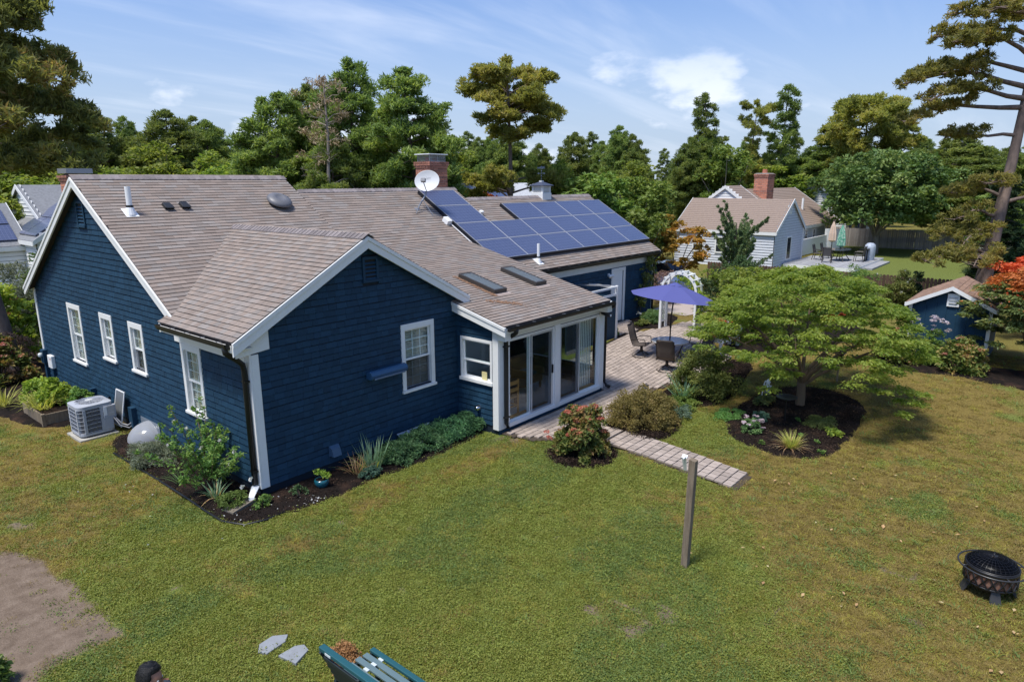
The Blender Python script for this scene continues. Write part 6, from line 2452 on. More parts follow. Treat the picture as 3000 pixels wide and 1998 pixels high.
for y in (ys0, ys1):
    MB().box(SX-.03, SX+.1, y-.06 if y == ys0 else y-.03, y+.03 if y == ys0 else y+.06, zb, ze).build('corner_board', white, sd)
srm = mat('shed_shingle', (.27, .165, .11), .95, nscale=8, namt=.6, col2=(.17, .11, .08), island=.18)
for s_, ye in ((1, ys0+.12), (-1, ys1-.12)):
    n_ = 9
    slz = (zr-ze)/1.06
    for i in range(n_):
        u0, u1 = ye+(yc-ye)*i/n_, ye+(yc-ye)*(i+1)/n_
        za_, zb_ = zr-abs(u0-yc)*slz, zr-abs(u1-yc)*slz
        for j in range(9):
            xa_, xb_ = SX-.15+(SXB+.3-SX)*j/9+.003, SX-.15+(SXB+.3-SX)*(j+1)/9-.003
            MB().raw([(xa_, u0, za_+.05), (xb_, u0, za_+.05), (xb_, u1, zb_+.035), (xa_, u1, zb_+.035), (xa_, u0, za_), (xb_, u0, za_), (xb_, u1, zb_), (xa_, u1, zb_)], [(0, 1, 2, 3), (4, 5, 1, 0), (1, 5, 6, 2), (0, 3, 7, 4), (4, 7, 6, 5)]).build('roof_shingle', srm, sd)
    q = MB()
    P = []
    for uu, zz in ((ye, zr-abs(ye-yc)*slz), (yc, zr)):
        for dz in (.03, -.09):
            for dd in (.0, .03):
                P.append((SX-.155-dd, uu, zz+dz))
    q.raw(P, [(0, 2, 3, 1), (4, 5, 7, 6), (0, 1, 5, 4), (2, 6, 7, 3), (0, 4, 6, 2), (1, 3, 7, 5)])
    q.build('rake_board', white, sd)
    MB().box(SX-.15, SXB+.15, min(ye, ye+s_*.02), max(ye, ye+s_*.02), zr-abs(ye-yc)*slz-.08, zr-abs(ye-yc)*slz+.03).build('fascia', white, sd)
q = MB((SX, 0, 0), (0, -1, 0), UPV, (-1, 0, 0))
vy = 8.56
q.box(vy-.16, vy+.16, 2.10, 2.5, .02, .05)
v = q.build('gable_vent', vinyl, sd, bevel=.01)
for i in range(3):
    MB((SX, 0, 0), (0, -1, 0), UPV, (-1, 0, 0)).box(vy-.11, vy+.11, 2.20+i*.085, 2.225+i*.085, .051, .075).build('slat', mat('vent_shadow', (.45, .45, .44), .6), v)

# ---- blue car glimpsed by the street behind the garage
car = empty('parked_car', (25.5, 4.9, .39), 'blue car parked beyond the garage, half hidden by brush', 'car')
cm = mat('car_blue', (.10, .16, .30), .25, spec=.6, coat=.6)
q = MB((25.5, 4.9, .39), Vector((.75, .66, 0)), Vector((-.66, .75, 0)))
for s in (0,):
    prof = [(-2.1, .35), (-2.15, .75), (-1.9, .92), (-1.2, .98), (-.55, 1.42), (.7, 1.45), (1.35, 1.02), (2.1, .92), (2.2, .6), (2.1, .35)]
    q.raw([(x, -.85*(1 if z < 1.1 else .8), z) for x, z in prof]+[(x, .85*(1 if z < 1.1 else .8), z) for x, z in prof], [tuple(range(10)), tuple(range(10, 20))[::-1]]+[(i, 10+i, 10+(i+1) % 10, (i+1) % 10) for i in range(10)])
q.build('body', cm, car, bevel=.06)
q = MB((25.5, 4.9, .39), Vector((.75, .66, 0)), Vector((-.66, .75, 0)))
q.raw([(-1.13, -.62, 1.05), (-.6, -.6, 1.4), (-.6, .6, 1.4), (-1.13, .62, 1.05), (-1.16, -.62, 1.08), (-.63, -.6, 1.43), (-.63, .6, 1.43), (-1.16, .62, 1.08)], [(4, 5, 6, 7), (0, 3, 2, 1), (0, 1, 5, 4), (2, 3, 7, 6)])
q.build('windscreen', dkglass, car)
for s in (-1, 1):
    MB((25.5, 4.9, .39), Vector((.75, .66, 0)), Vector((-.66, .75, 0))).raw([(-.95, s*.79, 1.05), (-.5, s*.72, 1.38), (.65, s*.72, 1.40), (1.1, s*.80, 1.06)], [(0, 1, 2, 3)]).build('side_window', dkglass, car)
    for x in (-1.35, 1.35):
        q = MB(Vector((25.5, 4.9, .39))+Vector((.75, .66, 0))*x+Vector((-.66, .75, 0))*s*.78+Vector((0, 0, .33)), Vector((.75, .66, 0)), UPV)
        q.lathe([(.33, -.1), (.33, .1), (.2, .11), (.2, -.11)], 18)
        q.build('wheel', black, car)

# ---- grey tarpaulin over something by the fence on the right, and a path of stone chippings
MB().raw([(19.7, 2.6, .40), (24, 2.9, .40), (24, 1.2, .40), (21.0, .55, .40), (19.7, .9, .40)], [(0, 1, 2, 3, 4)]).build('gravel_path', mat('pale_gravel', (.46, .39, .35), .95, nscale=40, namt=.7, bump=.8, bscale=50), None, kind='structure')

# ================================================================ the person at the lower edge
skin = mat('skin', (.40, .19, .125), .55, nscale=8, namt=.2)
hairm = mat('black_hair', (.008, .007, .007), .55, bump=.8, bscale=120)
shirt = mat('dark_shirt', (.03, .035, .05), .85)
trous = mat('dark_trousers', (.03, .03, .035), .85)
pe = empty('person', (-4.19, -5.52, 0), 'person with short black hair and glasses at the bottom edge, seen from above', 'person', None, RAD(-52))


def skin_body(verts, edges, radii, name, m, parent, sub=2):
    me = bpy.data.meshes.new(name)
    me.from_pydata(verts, edges, [])
    o = bpy.data.objects.new(name, me)
    COL.objects.link(o)
    sm = o.modifiers.new('skin', 'SKIN')
    for i, r_ in enumerate(radii):
        me.skin_vertices[0].data[i].radius = r_ if isinstance(r_, tuple) else (r_, r_)
    me.skin_vertices[0].data[0].use_root = True
    ss = o.modifiers.new('sub', 'SUBSURF')
    ss.levels = ss.render_levels = sub
    bpy.context.view_layer.update()
    nm = bpy.data.meshes.new_from_object(o.evaluated_get(bpy.context.evaluated_depsgraph_get()))
    bpy.data.objects.remove(o)
    nm.materials.clear()
    nm.materials.append(m)
    for p in nm.polygons:
        p.use_smooth = True
    return link(name, nm, parent)


# figure faces +x in its own frame
V_ = [(0, 0, .95), (0, 0, 1.12), (0, 0, 1.30), (-.01, 0, 1.43), (.0, 0, 1.50)]
E_ = [(0, 1), (1, 2), (2, 3), (3, 4)]
R_ = [(.14, .17), (.12, .15), (.12, .17), (.09, .12), (.055, .055)]
for s in (-1, 1):
    b0 = len(V_)
    V_ += [(0, s*.09, .88), (.01, s*.10, .50), (-.01, s*.10, .10), (.02, s*.10, .05), (.16, s*.12, .035)]
    E_ += [(0, b0), (b0, b0+1), (b0+1, b0+2), (b0+2, b0+3), (b0+3, b0+4)]
    R_ += [.095, .06, .045, .045, .035]
    b0 = len(V_)
    V_ += [(-.01, s*.19, 1.41), (-.03, s*.25, 1.12), (.06, s*.24, .88), (.09, s*.235, .80)]
    E_ += [(3, b0), (b0, b0+1), (b0+1, b0+2), (b0+2, b0+3)]
    R_ += [.058, .042, .03, .03]
    h0 = len(V_)-1
    for f_ in range(4):
        b1 = len(V_)
        V_ += [(.10+.012*f_-.01, s*(.24-.012), .755-.004*f_), (.105+.014*f_-.01, s*.228, .715), (.095+.014*f_, s*.215, .685+.006*abs(f_-1.5))]
        E_ += [(h0, b1), (b1, b1+1), (b1+1, b1+2)]
        R_ += [.011, .009, .008]
    b1 = len(V_)
    V_ += [(.125, s*.215, .775), (.145, s*.2, .745)]
    E_ += [(h0, b1), (b1, b1+1)]
    R_ += [.012, .009]
skin_body(V_, E_, R_, 'body', skin, pe)
# clothes follow the body
Vs = [(0, 0, .82), (0, 0, 1.12), (0, 0, 1.30), (-.01, 0, 1.45)]
Es = [(0, 1), (1, 2), (2, 3)]
Rs = [(.18, .21), (.16, .19), (.16, .21), (.12, .15)]
for s in (-1, 1):
    b0 = len(Vs)
    Vs += [(-.01, s*.19, 1.41), (-.02, s*.225, 1.25), (-.028, s*.24, 1.17)]
    Es += [(3, b0), (b0, b0+1), (b0+1, b0+2)]
    Rs += [.09, .075, .07]
skin_body(Vs, Es, Rs, 'shirt', shirt, pe)
Vs = [(0, 0, .95)]
Es, Rs = [], [(.15, .18)]
for s in (-1, 1):
    b0 = len(Vs)
    Vs += [(0, s*.09, .85), (.01, s*.10, .50), (-.01, s*.10, .08)]
    Es += [(0, b0), (b0, b0+1), (b0+1, b0+2)]
    Rs += [.11, .078, .065]
skin_body(Vs, Es, Rs, 'trousers', trous, pe)
# head: shaped rings from chin to crown, tipped a little forward
HC = Vector((.03, 0, 1.64))
hd = MB()
ringz = [-.125, -.115, -.09, -.06, -.03, 0, .03, .06, .085, .105, .118, .122]
kk = 28


def head_r(z, A, g=0.):
    t_ = (z+.125)/.247
    fr_ = .5+.5*math.cos(A)
    base_ = math.sqrt(max(0., 1-((z-.01)/.118)**2)) if z > .01 else math.sqrt(max(0, 1-((z-.01)/.16)**2))
    rx = .098*base_*(1.0 if math.cos(A) < 0 else 1.0)
    ry = .078*base_
    if z < -.04:
        ry *= .92-.8*max(0, -z-.06)
    x = rx*math.cos(A)
    y = ry*math.sin(A)
    if math.cos(A) < 0 and z < -.03:
        x *= 1-4*(-z-.03)
    ph = abs(A if A < math.pi else A-2*math.pi)
    if ph < .5:
        w_ = 1-ph/.5
        if -.05 < z < .02:
            x += .022*w_**3*(1-(abs(z+.035)/.05 if z > -.035 else 0))
        if .005 < z < .035:
            x += .004*w_
        if -.09 < z < -.07:
            x += .006*w_
        if z < -.1:
            x += .008*w_
    return x*(1+g), y*(1+g)


pts = []
for z in ringz:
    for j in range(kk):
        A = 2*math.pi*j/kk
        x, y = head_r(z, A)
        pts.append((x, y, z))
hd.raw([Vector(p)+HC for p in pts], [(i*kk+j, i*kk+(j+1) % kk, (i+1)*kk+(j+1) % kk, (i+1)*kk+j) for i in range(len(ringz)-1) for j in range(kk)]+[tuple(range(kk))[::-1], tuple(range((len(ringz)-1)*kk, len(ringz)*kk))])
ho = hd.build('head', skin, pe, smooth=True, local=True)
# hair: thick short cap over the back, sides and top, uneven
rng = np.random.RandomState(3)
hb = MB()
hz_s = [-.06, -.035, -.01, .015, .04, .065, .09, .11, .125, .132]
pts = []
for iz, z in enumerate(hz_s):
    for j in range(kk):
        A = 2*math.pi*j/kk
        zz = min(z, .118)
        x, y = head_r(zz, A, .0)
        ph = abs(A if A < math.pi else A-2*math.pi)
        line = .068 if ph < 1.0 else (.02-.02*(ph-1.0) if ph < 1.7 else -.08)
        show = z > line
        g = (.016+.008*rng.rand() if show else -.012)
        rr_ = math.hypot(x, y)+1e-6
        x, y = x*(1+g/rr_ if rr_ > .02 else 1), y*(1+g/rr_ if rr_ > .02 else 1)
        pts.append((x, y, zz+(.016+.006*rng.rand() if z > .1 else .004*rng.rand())))
hb.raw([Vector(p)+HC for p in pts], [(i*kk+j, i*kk+(j+1) % kk, (i+1)*kk+(j+1) % kk, (i+1)*kk+j) for i in range(len(hz_s)-1) for j in range(kk)]+[tuple(range((len(hz_s)-1)*kk, len(hz_s)*kk))])
hb.build('hair', hairm, pe, smooth=True, local=True)
# strands that break the outline
n_ = 4000
u = rng.rand(n_)*2*math.pi
zz = rng.uniform(-.05, .118, n_)
S = []
for A, z in zip(u, zz):
    ph = abs(A if A < math.pi else A-2*math.pi)
    line = .075 if ph < 1.0 else (.03 if ph < 1.7 else -.06)
    if z < line:
        continue
    x, y = head_r(min(z, .116), A)
    nrm = Vector((x, y, z*.9+.03)).normalized()
    S.append((Vector((x, y, z))+nrm*.008+HC, nrm))
hs_ = MB()
for P, nrm in S:
    t_ = ucross(nrm, (rng.rand()-.5, rng.rand()-.5, rng.rand()-.5))
    tip = P+nrm*.018+t_*.016+Vector((0, 0, .004))
    sd_ = nrm.cross(t_)*.0018
    hs_.raw([P-sd_, P+sd_, tip], [(0, 1, 2)])
hs_.build('hair_strands', hairm, pe, local=True, kind='stuff')
for s in (-1, 1):
    q = MB()
    q.lathe([(.002, -.01), (.02, -.008), (.03, .0), (.027, .008), (.012, .004), (.002, .004)], 14, HC+Vector((-.005, s*.083, -.02)), True, .75, .35)
    q.build('ear', skin, pe, smooth=True, local=True)
    q = MB()
    q.lathe([(.001, -.012), (.008, -.009), (.012, 0), (.008, .009), (.001, .012)], 12, HC+Vector((.084, s*.032, .0)))
    q.build('eye', mat('eye_white', (.6, .58, .55), .2), pe, smooth=True, local=True)
q = MB()
for s in (-1, 1):
    q.tube([HC+Vector((.108, s*(.034+.026*math.cos(a)), .002+.02*math.sin(a))) for a in [2*math.pi*i/18 for i in range(18)]], .0022, 5, closed=True)
    q.tube([HC+Vector((.108, s*.06, .006)), HC+Vector((.06, s*.084, .008)), HC+Vector((-.01, s*.086, -.002))], .0022, 5)
q.tube([HC+Vector((.108, -.009, .008)), HC+Vector((.112, 0, .011)), HC+Vector((.108, .009, .008))], .0022, 5)
q.build('glasses', black, pe, local=True)
q = MB()
q.lathe([(.001, -.004), (.02, -.002), (.024, .0), (.02, .002), (.001, .004)], 14, HC+Vector((.078, 0, -.082)), True, .35, 1)
q.build('lips', mat('lips', (.32, .11, .09), .5), pe, smooth=True, local=True)
# ================================================================ vegetation
def unit(v):
    return v/np.maximum(np.linalg.norm(v, axis=-1, keepdims=True), 1e-9)


def leaves(C, rng, size, aspect=.55, up=.6, dirs=None, dirw=0., sizevar=.35):
    """Diamond leaves at centres C. dirs bends the long axis of each leaf towards a direction."""
    n = len(C)
    nrm = unit(rng.normal(size=(n, 3))+np.array([0, 0, up*2]))
    t_ = rng.normal(size=(n, 3))
    if dirs is not None:
        t_ = unit(t_)*(1-dirw)+dirs*dirw*1.6
    t_ = unit(t_-nrm*(t_*nrm).sum(-1, keepdims=True))
    b = np.cross(nrm, t_)
    s = (size*(1+sizevar*rng.normal(size=(n, 1)))).clip(size*.3)
    fold = nrm*s*.10
    V = np.stack([C-t_*s*.5, C-b*s*aspect*.5+fold, C+t_*s*.5, C+b*s*aspect*.5+fold], 1)
    return V.reshape(-1, 3)


def quads(V):
    return np.arange(len(V)).reshape(-1, 4)


def leaf_obj(name, V, m, parent, kind=None):
    off = np.array(wloc(parent)) if parent is not None else 0
    return link(name, np_mesh(name, V-off, quads(V), m), parent, kind)


def ball(n, rng, shell=.45, zmin=-.7):
    d = unit(rng.normal(size=(n, 3)))
    d[:, 2] = np.where(d[:, 2] < zmin, -d[:, 2], d[:, 2])
    r = (shell+(1-shell)*rng.rand(n, 1))
    return d*r


def clump_cloud(centres, radii, n_each, rng, flat=.7, shell=.5, zmin=-.6):
    """Points in clumps round the centres, denser towards each clump's skin."""
    k = len(centres)
    p = ball(k*n_each, rng, shell, zmin).reshape(k, n_each, 3)
    p *= np.asarray(radii).reshape(k, 1, 1)
    p[:, :, 2] *= flat
    d = unit(p)
    return (p+np.asarray(centres)[:, None, :]).reshape(-1, 3), d.reshape(-1, 3)


def taper(mb, pts, r0, r1, k=7):
    n = len(pts)
    mb.tube(pts, [r0+(r1-r0)*(i/(n-1))**.8 for i in range(n)], k, caps=False)


pine_leaf = leaf_mat('pine_needles', [(.038, .058, .020), (.085, .118, .034), (.14, .17, .048), (.20, .21, .07)], .35, .5)
pine_leaf2 = leaf_mat('pine_needles_olive', [(.055, .062, .018), (.125, .132, .034), (.19, .18, .05), (.25, .20, .07)], .4, .5)
pine_dark = leaf_mat('hemlock_needles', [(.008, .018, .008), (.02, .038, .014), (.04, .062, .022)], .15, .6)
oak_leaf = leaf_mat('oak_leaves', [(.036, .06, .014), (.08, .118, .022), (.135, .165, .035), (.195, .205, .055)], .4, .5)
green_leaf = leaf_mat('green_leaves', [(.026, .05, .012), (.06, .10, .02), (.10, .14, .03), (.15, .175, .044)], .3, .6)
linden_leaf = leaf_mat('broad_leaves', [(.024, .046, .015), (.05, .085, .026), (.088, .126, .036), (.14, .16, .05)], .25, .5)
rust_leaf = leaf_mat('rust_leaves', [(.09, .03, .012), (.20, .065, .022), (.28, .11, .04)], .25, .8)
gold_leaf = leaf_mat('gold_leaves', [(.08, .075, .015), (.19, .14, .022), (.30, .19, .03), (.36, .14, .035)], .3, .7)
bark = mat('pine_bark', (.19, .14, .115), .95, nscale=3, namt=.8, col2=(.09, .07, .06), bump=.9, bscale=14, stretch=(2.5, 2.5, .5))
bark_g = mat('grey_bark', (.24, .21, .18), .95, nscale=4, namt=.6, col2=(.13, .115, .10), bump=.5, bscale=30, stretch=(2, 2, .6))
bark_t = mat('tan_bark', (.14, .098, .062), .9, nscale=4, namt=.6, col2=(.12, .08, .05), bump=.5, bscale=30, stretch=(2, 2, .6))


def pine(seed, h, w, cb, nb, padr, per, prof, r0, bend=.03, needle=.205, flat=.85, tip=.6, tiers=None, rise=.30):
    """Trunk+limb mesh and needle vertices for a pitch pine of height h, crown width w, crown from cb*h up."""
    rng = np.random.RandomState(seed)
    rr = random.Random(seed)
    mb = MB()
    ph1, ph2 = rr.uniform(0, 6), rr.uniform(0, 6)
    ax = lambda z: Vector((bend*h*math.sin(z/h*3+ph1)-bend*h*math.sin(ph1), bend*h*math.sin(z/h*2.6+ph2)-bend*h*math.sin(ph2), z))
    tp = [ax(h*.97*i/10) for i in range(11)]
    taper(mb, [Vector((0, 0, -.3))]+tp[1:], r0, .03, 9)
    C, Rd = [], []
    for i in range(nb):
        f = (i+.5)/nb
        if tiers:
            f = rr.choice(tiers)+rr.uniform(-.07, .07)
        z = h*(cb+(1-cb)*f*.97)
        A = i*2.399+rr.uniform(-.5, .5)
        L = w/2*prof(f)*rr.uniform(.7, 1.12)
        P0 = ax(z*.97)
        d = Vector((math.cos(A), math.sin(A), 0))
        sd = Vector((-d.y, d.x, 0))
        wob = rr.uniform(-.25, .25)
        up = rise*rr.uniform(.6, 1.5)
        pts = [P0+d*(L*t)+sd*(wob*L*t*t)+Vector((0, 0, L*(up*t-.18*t*t))) for t in (0, .25, .5, .75, 1)]
        taper(mb, pts, max(.018, r0*.36*(1-f*.6)), .012, 5)
        m = max(2, int(L/padr*1.3))
        for j in range(m):
            t = .38+.62*(j+.6)/m
            q = pts[0]+d*(L*t)+sd*(wob*L*t*t)+Vector((0, 0, L*(up*t-.18*t*t)))
            for s in ((-1, 1) if t < .9 else (0,)):
                off = sd*(s*padr*rr.uniform(.4, 1.4))+Vector((0, 0, padr*rr.uniform(-.7, .9)))
                C.append(q+off)
                Rd.append(padr*rr.uniform(.65, 1.2))
                if rr.random() < .5:
                    mb.tube([q, q+off], .009, 3, caps=False)
    for k in range(4):
        C.append(ax(h*.97)+Vector((rr.uniform(-.4, .4)*padr, rr.uniform(-.4, .4)*padr, rr.uniform(-.6, .5)*padr)))
        Rd.append(padr*rr.uniform(.6, 1))
    P, D = clump_cloud([tuple(c) for c in C], Rd, per, rng, flat, .35, -.5)
    dirs = unit(D+np.array([0, 0, .6])+rng.normal(size=D.shape)*.35)
    V = leaves(P, rng, needle, .26, .35, dirs, .7)
    return mb, V


def decid(seed, h, w, cb, ncl, clr, per, leaf, r0, shape=(1, 1, 1), flat=.75, nl=9, lean=0., up=.7, aspect=.6):
    """Trunk+limb mesh and leaf vertices for a broad-leaved crown."""
    rng = np.random.RandomState(seed)
    rr = random.Random(seed)
    ch = h*(1-cb)
    cz = h*cb+ch*.5
    d = unit(rng.normal(size=(ncl, 3)))
    d[:, 2] = np.where(d[:, 2] < -.75, -d[:, 2]*.5, d[:, 2])
    rad = .5+.5*rng.rand(ncl, 1)**.5
    lob = 1+.16*np.sin(d[:, :1]*5+seed)*np.cos(d[:, 1:2]*4+seed*2)+.1*rng.normal(size=(ncl, 1))
    C = d*rad*lob*np.array([w/2*.86, w/2*.86, ch/2*.88])+np.array([0, 0, cz])
    Rd = clr*(.65+.7*rng.rand(ncl))
    P, D = clump_cloud(C, Rd, per, rng, flat, .5, -.55)
    V = leaves(P, rng, leaf, aspect, up, unit(D+np.array([0, 0, -.3])), .5)
    mb = MB()
    fork = h*(cb+.05)
    taper(mb, [(0, 0, -.2), (.02*h*lean, 0, fork*.5), (.03*h*lean, .01*h, fork)], r0, r0*.7, 9)
    order = np.argsort(-np.linalg.norm(d*rad, axis=1))
    for i in range(nl):
        e = C[order[(i*7) % max(1, ncl//2)]]
        p0 = Vector((.03*h*lean, .01*h, fork*rr.uniform(.8, 1.0)))
        p3 = Vector(e)
        pm = p0.lerp(p3, .45)+Vector((0, 0, ch*.08))
        taper(mb, [p0, p0.lerp(pm, .5)+Vector((0, 0, .02*h)), pm, pm.lerp(p3, .5), p3], r0*.45, .015, 6)
    return mb, V


PROTO = {}


def proto(key, mbV, leafm, barkm):
    mb, V = mbV
    tm = bpy.data.meshes.new('trunk')
    tm.from_pydata([tuple(v) for v in mb.v], [], mb.f)
    for p in tm.polygons:
        p.use_smooth = True
    tm.materials.append(barkm)
    PROTO[key] = (tm, np_mesh('crown', V, quads(V), leafm))


def tree(key, x, y, h, w, label, cat='tree', group=None, rot=0., base=(1., 1.), name='tree', z=None):
    """Place a tree; base is the height and width its shape was grown at."""
    o = empty(name, (x, y, gz(x) if z is None else z), label, cat, group, rot)
    o.scale = (w/base[1], w/base[1], h/base[0])
    tm, cmh = PROTO[key]
    link('trunk', tm, o)
    link('crown', cmh, o)
    return o


full = lambda f: (.55+.9*f)*(1 if f < .45 else max(.12, 1-((f-.45)/.56)**2*.92)) if f < .45 else max(.15, 1-((f-.45)/.57)**2*.85)
flat_ = lambda f: .55+.45*f if f < .75 else max(.3, 1-(f-.75)*2.4)
thin_ = lambda f: max(.25, 1-.72*f)
proto('pine_full', pine(1, 10, 4.4, .14, 46, .40, 135, full, .17), pine_leaf, bark)
proto('pine_full2', pine(2, 10, 4.4, .16, 46, .40, 135, full, .17), pine_leaf, bark)
proto('pine_open', pine(3, 11.2, 5.6, .30, 36, .31, 105, lambda f: 1.0 if f < .35 else (.55 if f < .5 else (.82 if f < .85 else .5)), .19, .02, .2, .8, tiers=[.04, .1, .16, .22, .5, .6, .68, .76, .84, .92], rise=.42), pine_leaf2, bark)
proto('pine_thin', pine(5, 11, 4.6, .28, 28, .34, 100, thin_, .15), pine_leaf, bark)
proto('pine_thin2', pine(8, 11, 3.6, .36, 22, .32, 100, lambda f: .6+.4*math.sin(f*9), .14), pine_leaf2, bark)
proto('pine_broad', pine(6, 12.4, 8.6, .26, 46, .50, 130, flat_, .24, .02, .30), pine_leaf2, bark)
proto('oak', decid(11, 8, 4.2, .12, 60, .62, 130, .21, .12), oak_leaf, bark_g)
proto('oak2', decid(12, 8, 4.2, .15, 60, .58, 130, .21, .12), oak_leaf, bark_g)
proto('leafy', decid(13, 6.5, 4.0, .10, 60, .52, 130, .19, .10), green_leaf, bark_g)
proto('big_round', decid(14, 7.7, 9.7, .13, 190, .85, 150, .27, .26, nl=16), linden_leaf, bark_g)
proto('rusty', decid(15, 6.5, 2.6, .2, 30, .45, 110, .2, .08), rust_leaf, bark_g)
proto('golden', decid(16, 3.9, 2.9, .15, 46, .34, 110, .15, .06, flat=.5), gold_leaf, bark_t)

# individual trees round the house, nearest rows
TREES = [
    ('oak', 7.1, 39.6, 8.6, 6.4, 'yellow green oak at the far left behind the white panelled house', 0),
    ('oak2', 9.7, 35.2, 8.4, 5.6, 'broad yellow green oak behind the peak of the left gable', 1),
    ('oak', 12.4, 31.5, 8.1, 4.6, 'round yellow green oak right of the gable peak, below the pines', 2),
    ('oak2', 12.5, 24.0, 7.9, 3.6, 'yellow green oak left of the dense pines above the roof ridge', 3),
    ('oak', 15.0, 30.5, 7.4, 4.6, 'yellow green oak in the gap between the left pines and the dense pines', .7),
    ('oak2', 6.2, 34.2, 7.4, 5.2, 'low yellow green oak directly over the white panelled house', 4),
    ('pine_full', 12.2, 38.2, 10.1, 5.2, 'dark pine in the back row right of the big left pine', 1),
    ('pine_full2', 15.5, 35.1, 10.0, 5.6, 'rounded pine in the back row above the left roof ridge', 2),
    ('pine_full2', 18.5, 36.5, 9.6, 4.6, 'smaller back row pine at the right end of the left ridge', 2.6),
    ('pine_full', 13.0, 20.4, 9.9, 5.2, 'dense green pine left of the bare dead tree', 3),
    ('pine_full2', 15.6, 17.8, 11.2, 4.6, 'tall dense pine right of the bare dead tree', 4),
    ('pine_full', 16.2, 21.7, 10.6, 4.2, 'pine standing behind the bare dead tree', 5),
    ('pine_full', 16.7, 13.3, 10.5, 5.0, 'dense round topped pine behind the brick chimney', .6),
    ('pine_full2', 14.1, 16.0, 7.6, 3.6, 'lower pine under the tall pines, left of the brick chimney', 2.2),
    ('pine_open', 21.7, 12.2, 11.6, 6.4, 'tall open pine with bare trunk between the chimney and the cupola', .4),
    ('rusty', 23.8, 15.6, 6.4, 2.2, 'small rusty red tree behind the tall open pine', 0),
    ('oak2', 20.9, 21.9, 8.0, 4.2, 'green oak in the gap right of the brick chimney', 2),
    ('oak', 24.6, 19.0, 7.6, 4.2, 'green oak behind the tall open pine', 5),
    ('leafy', 24.0, 8.0, 6.2, 4.6, 'light green leafy tree right of the cupola', 1),
    ('leafy', 27.2, 7.4, 6.0, 4.0, 'light green leafy tree behind the upper right corner of the solar panels', 2),
    ('oak', 24.6, 10.9, 6.6, 3.2, 'olive green tree just behind the cupola', 3),
    ('leafy', 23.4, 5.2, 4.4, 3.0, 'dark green bushy tree at the right end of the garage roof', 2.8),
    ('pine_thin', 55.5, 16.2, 13.3, 5.6, 'tall pine, left one of three against the cloud above the pale house', 1),
    ('pine_thin2', 57.7, 13.6, 12.6, 3.6, 'slim pine, middle one of three above the pale house', 2),
    ('pine_thin', 59.5, 11.3, 13.9, 5.6, 'tallest pine, right one of three above the pale house', 3),
    ('leafy', 52.9, 13.5, 9.0, 5.2, 'bright green leafy tree left of the pale house roof', 3),
    ('oak', 35.6, 12.6, 6.8, 4.2, 'green tree between the garage and the pale house', 4),
    ('pine_broad', 61.3, 3.8, 12.6, 9.6, 'broad flat topped pine above the big round tree', 1),
    ('pine_full2', 62.8, 8.0, 9.0, 6.4, 'dark pine left of the broad flat topped pine', 2),
    ('pine_full', 66.0, -1.0, 9.2, 7.0, 'dark pine right of the broad flat topped pine', 2.4),
    ('big_round', 51.7, .7, 7.9, 9.9, 'big round broad leaved tree before the grey plank fence', 0),
    ('pine_full', 58.2, -3.7, 8.2, 7.4, 'dark pine behind the plank fence near the right edge', 4),
    ('leafy', 43.8, -7.2, 5.0, 3.2, 'light green young tree behind the leaning pine trunk', 2),
    ('pine_full2', 52.4, -8.4, 8.2, 6.4, 'dark pine at the right edge beyond the far lawn', 5),
    ('oak2', 59.3, 10.8, 7.8, 6.6, 'green tree behind the pale house chimney', 1),
    ('golden', 24.8, 3.8, 3.85, 3.1, 'small gold and orange tree beyond the garage corner', 1),
]
BASE = {'pine_full': (10, 4.4), 'pine_full2': (10, 4.4), 'pine_open': (11.2, 5.6), 'pine_thin': (11, 4.6), 'pine_thin2': (11, 3.6), 'pine_broad': (12.4, 8.6), 'oak': (8, 4.2), 'oak2': (8, 4.2), 'leafy': (6.5, 4), 'big_round': (7.7, 9.7), 'rusty': (6.5, 2.6), 'golden': (3.9, 2.9)}
for key, x, y, h, w, lab, r_ in TREES:
    pn = key.startswith('pine')
    tree(key, x, y, h, w, lab, 'pine' if pn else 'tree', 'pines in the gardens behind the houses' if pn else 'broad leaved trees behind the houses', r_, BASE[key], 'pine_tree' if pn else 'leafy_tree')

# far-off wood behind all of it, one mass to the horizon
rng = np.random.RandomState(21)
pts, sc_, rt_, ix_ = [], [], [], []
yaw0 = .8748
while len(pts) < 620:
    D_ = 62+120*rng.rand()**1.3
    A = yaw0+rng.uniform(-1.25, 1.25)
    x, y = CAMP[0]+D_*math.sin(A), CAMP[1]+D_*math.cos(A)
    if 30 < x < 74 and -14 < y < 14:
        continue
    pts.append((x, y, .2))
    sc_.append(rng.uniform(.72, 1.08))
    rt_.append((0, 0, rng.uniform(0, 6.28)))
    ix_.append(rng.randint(0, 4))
wcol = bpy.data.collections.new('wood_tree_shapes')
for key in ('pine_full', 'oak', 'pine_full2', 'pine_thin'):
    tm, cm_ = PROTO[key]
    o = bpy.data.objects.new('wood_tree_'+key, cm_)
    wcol.objects.link(o)


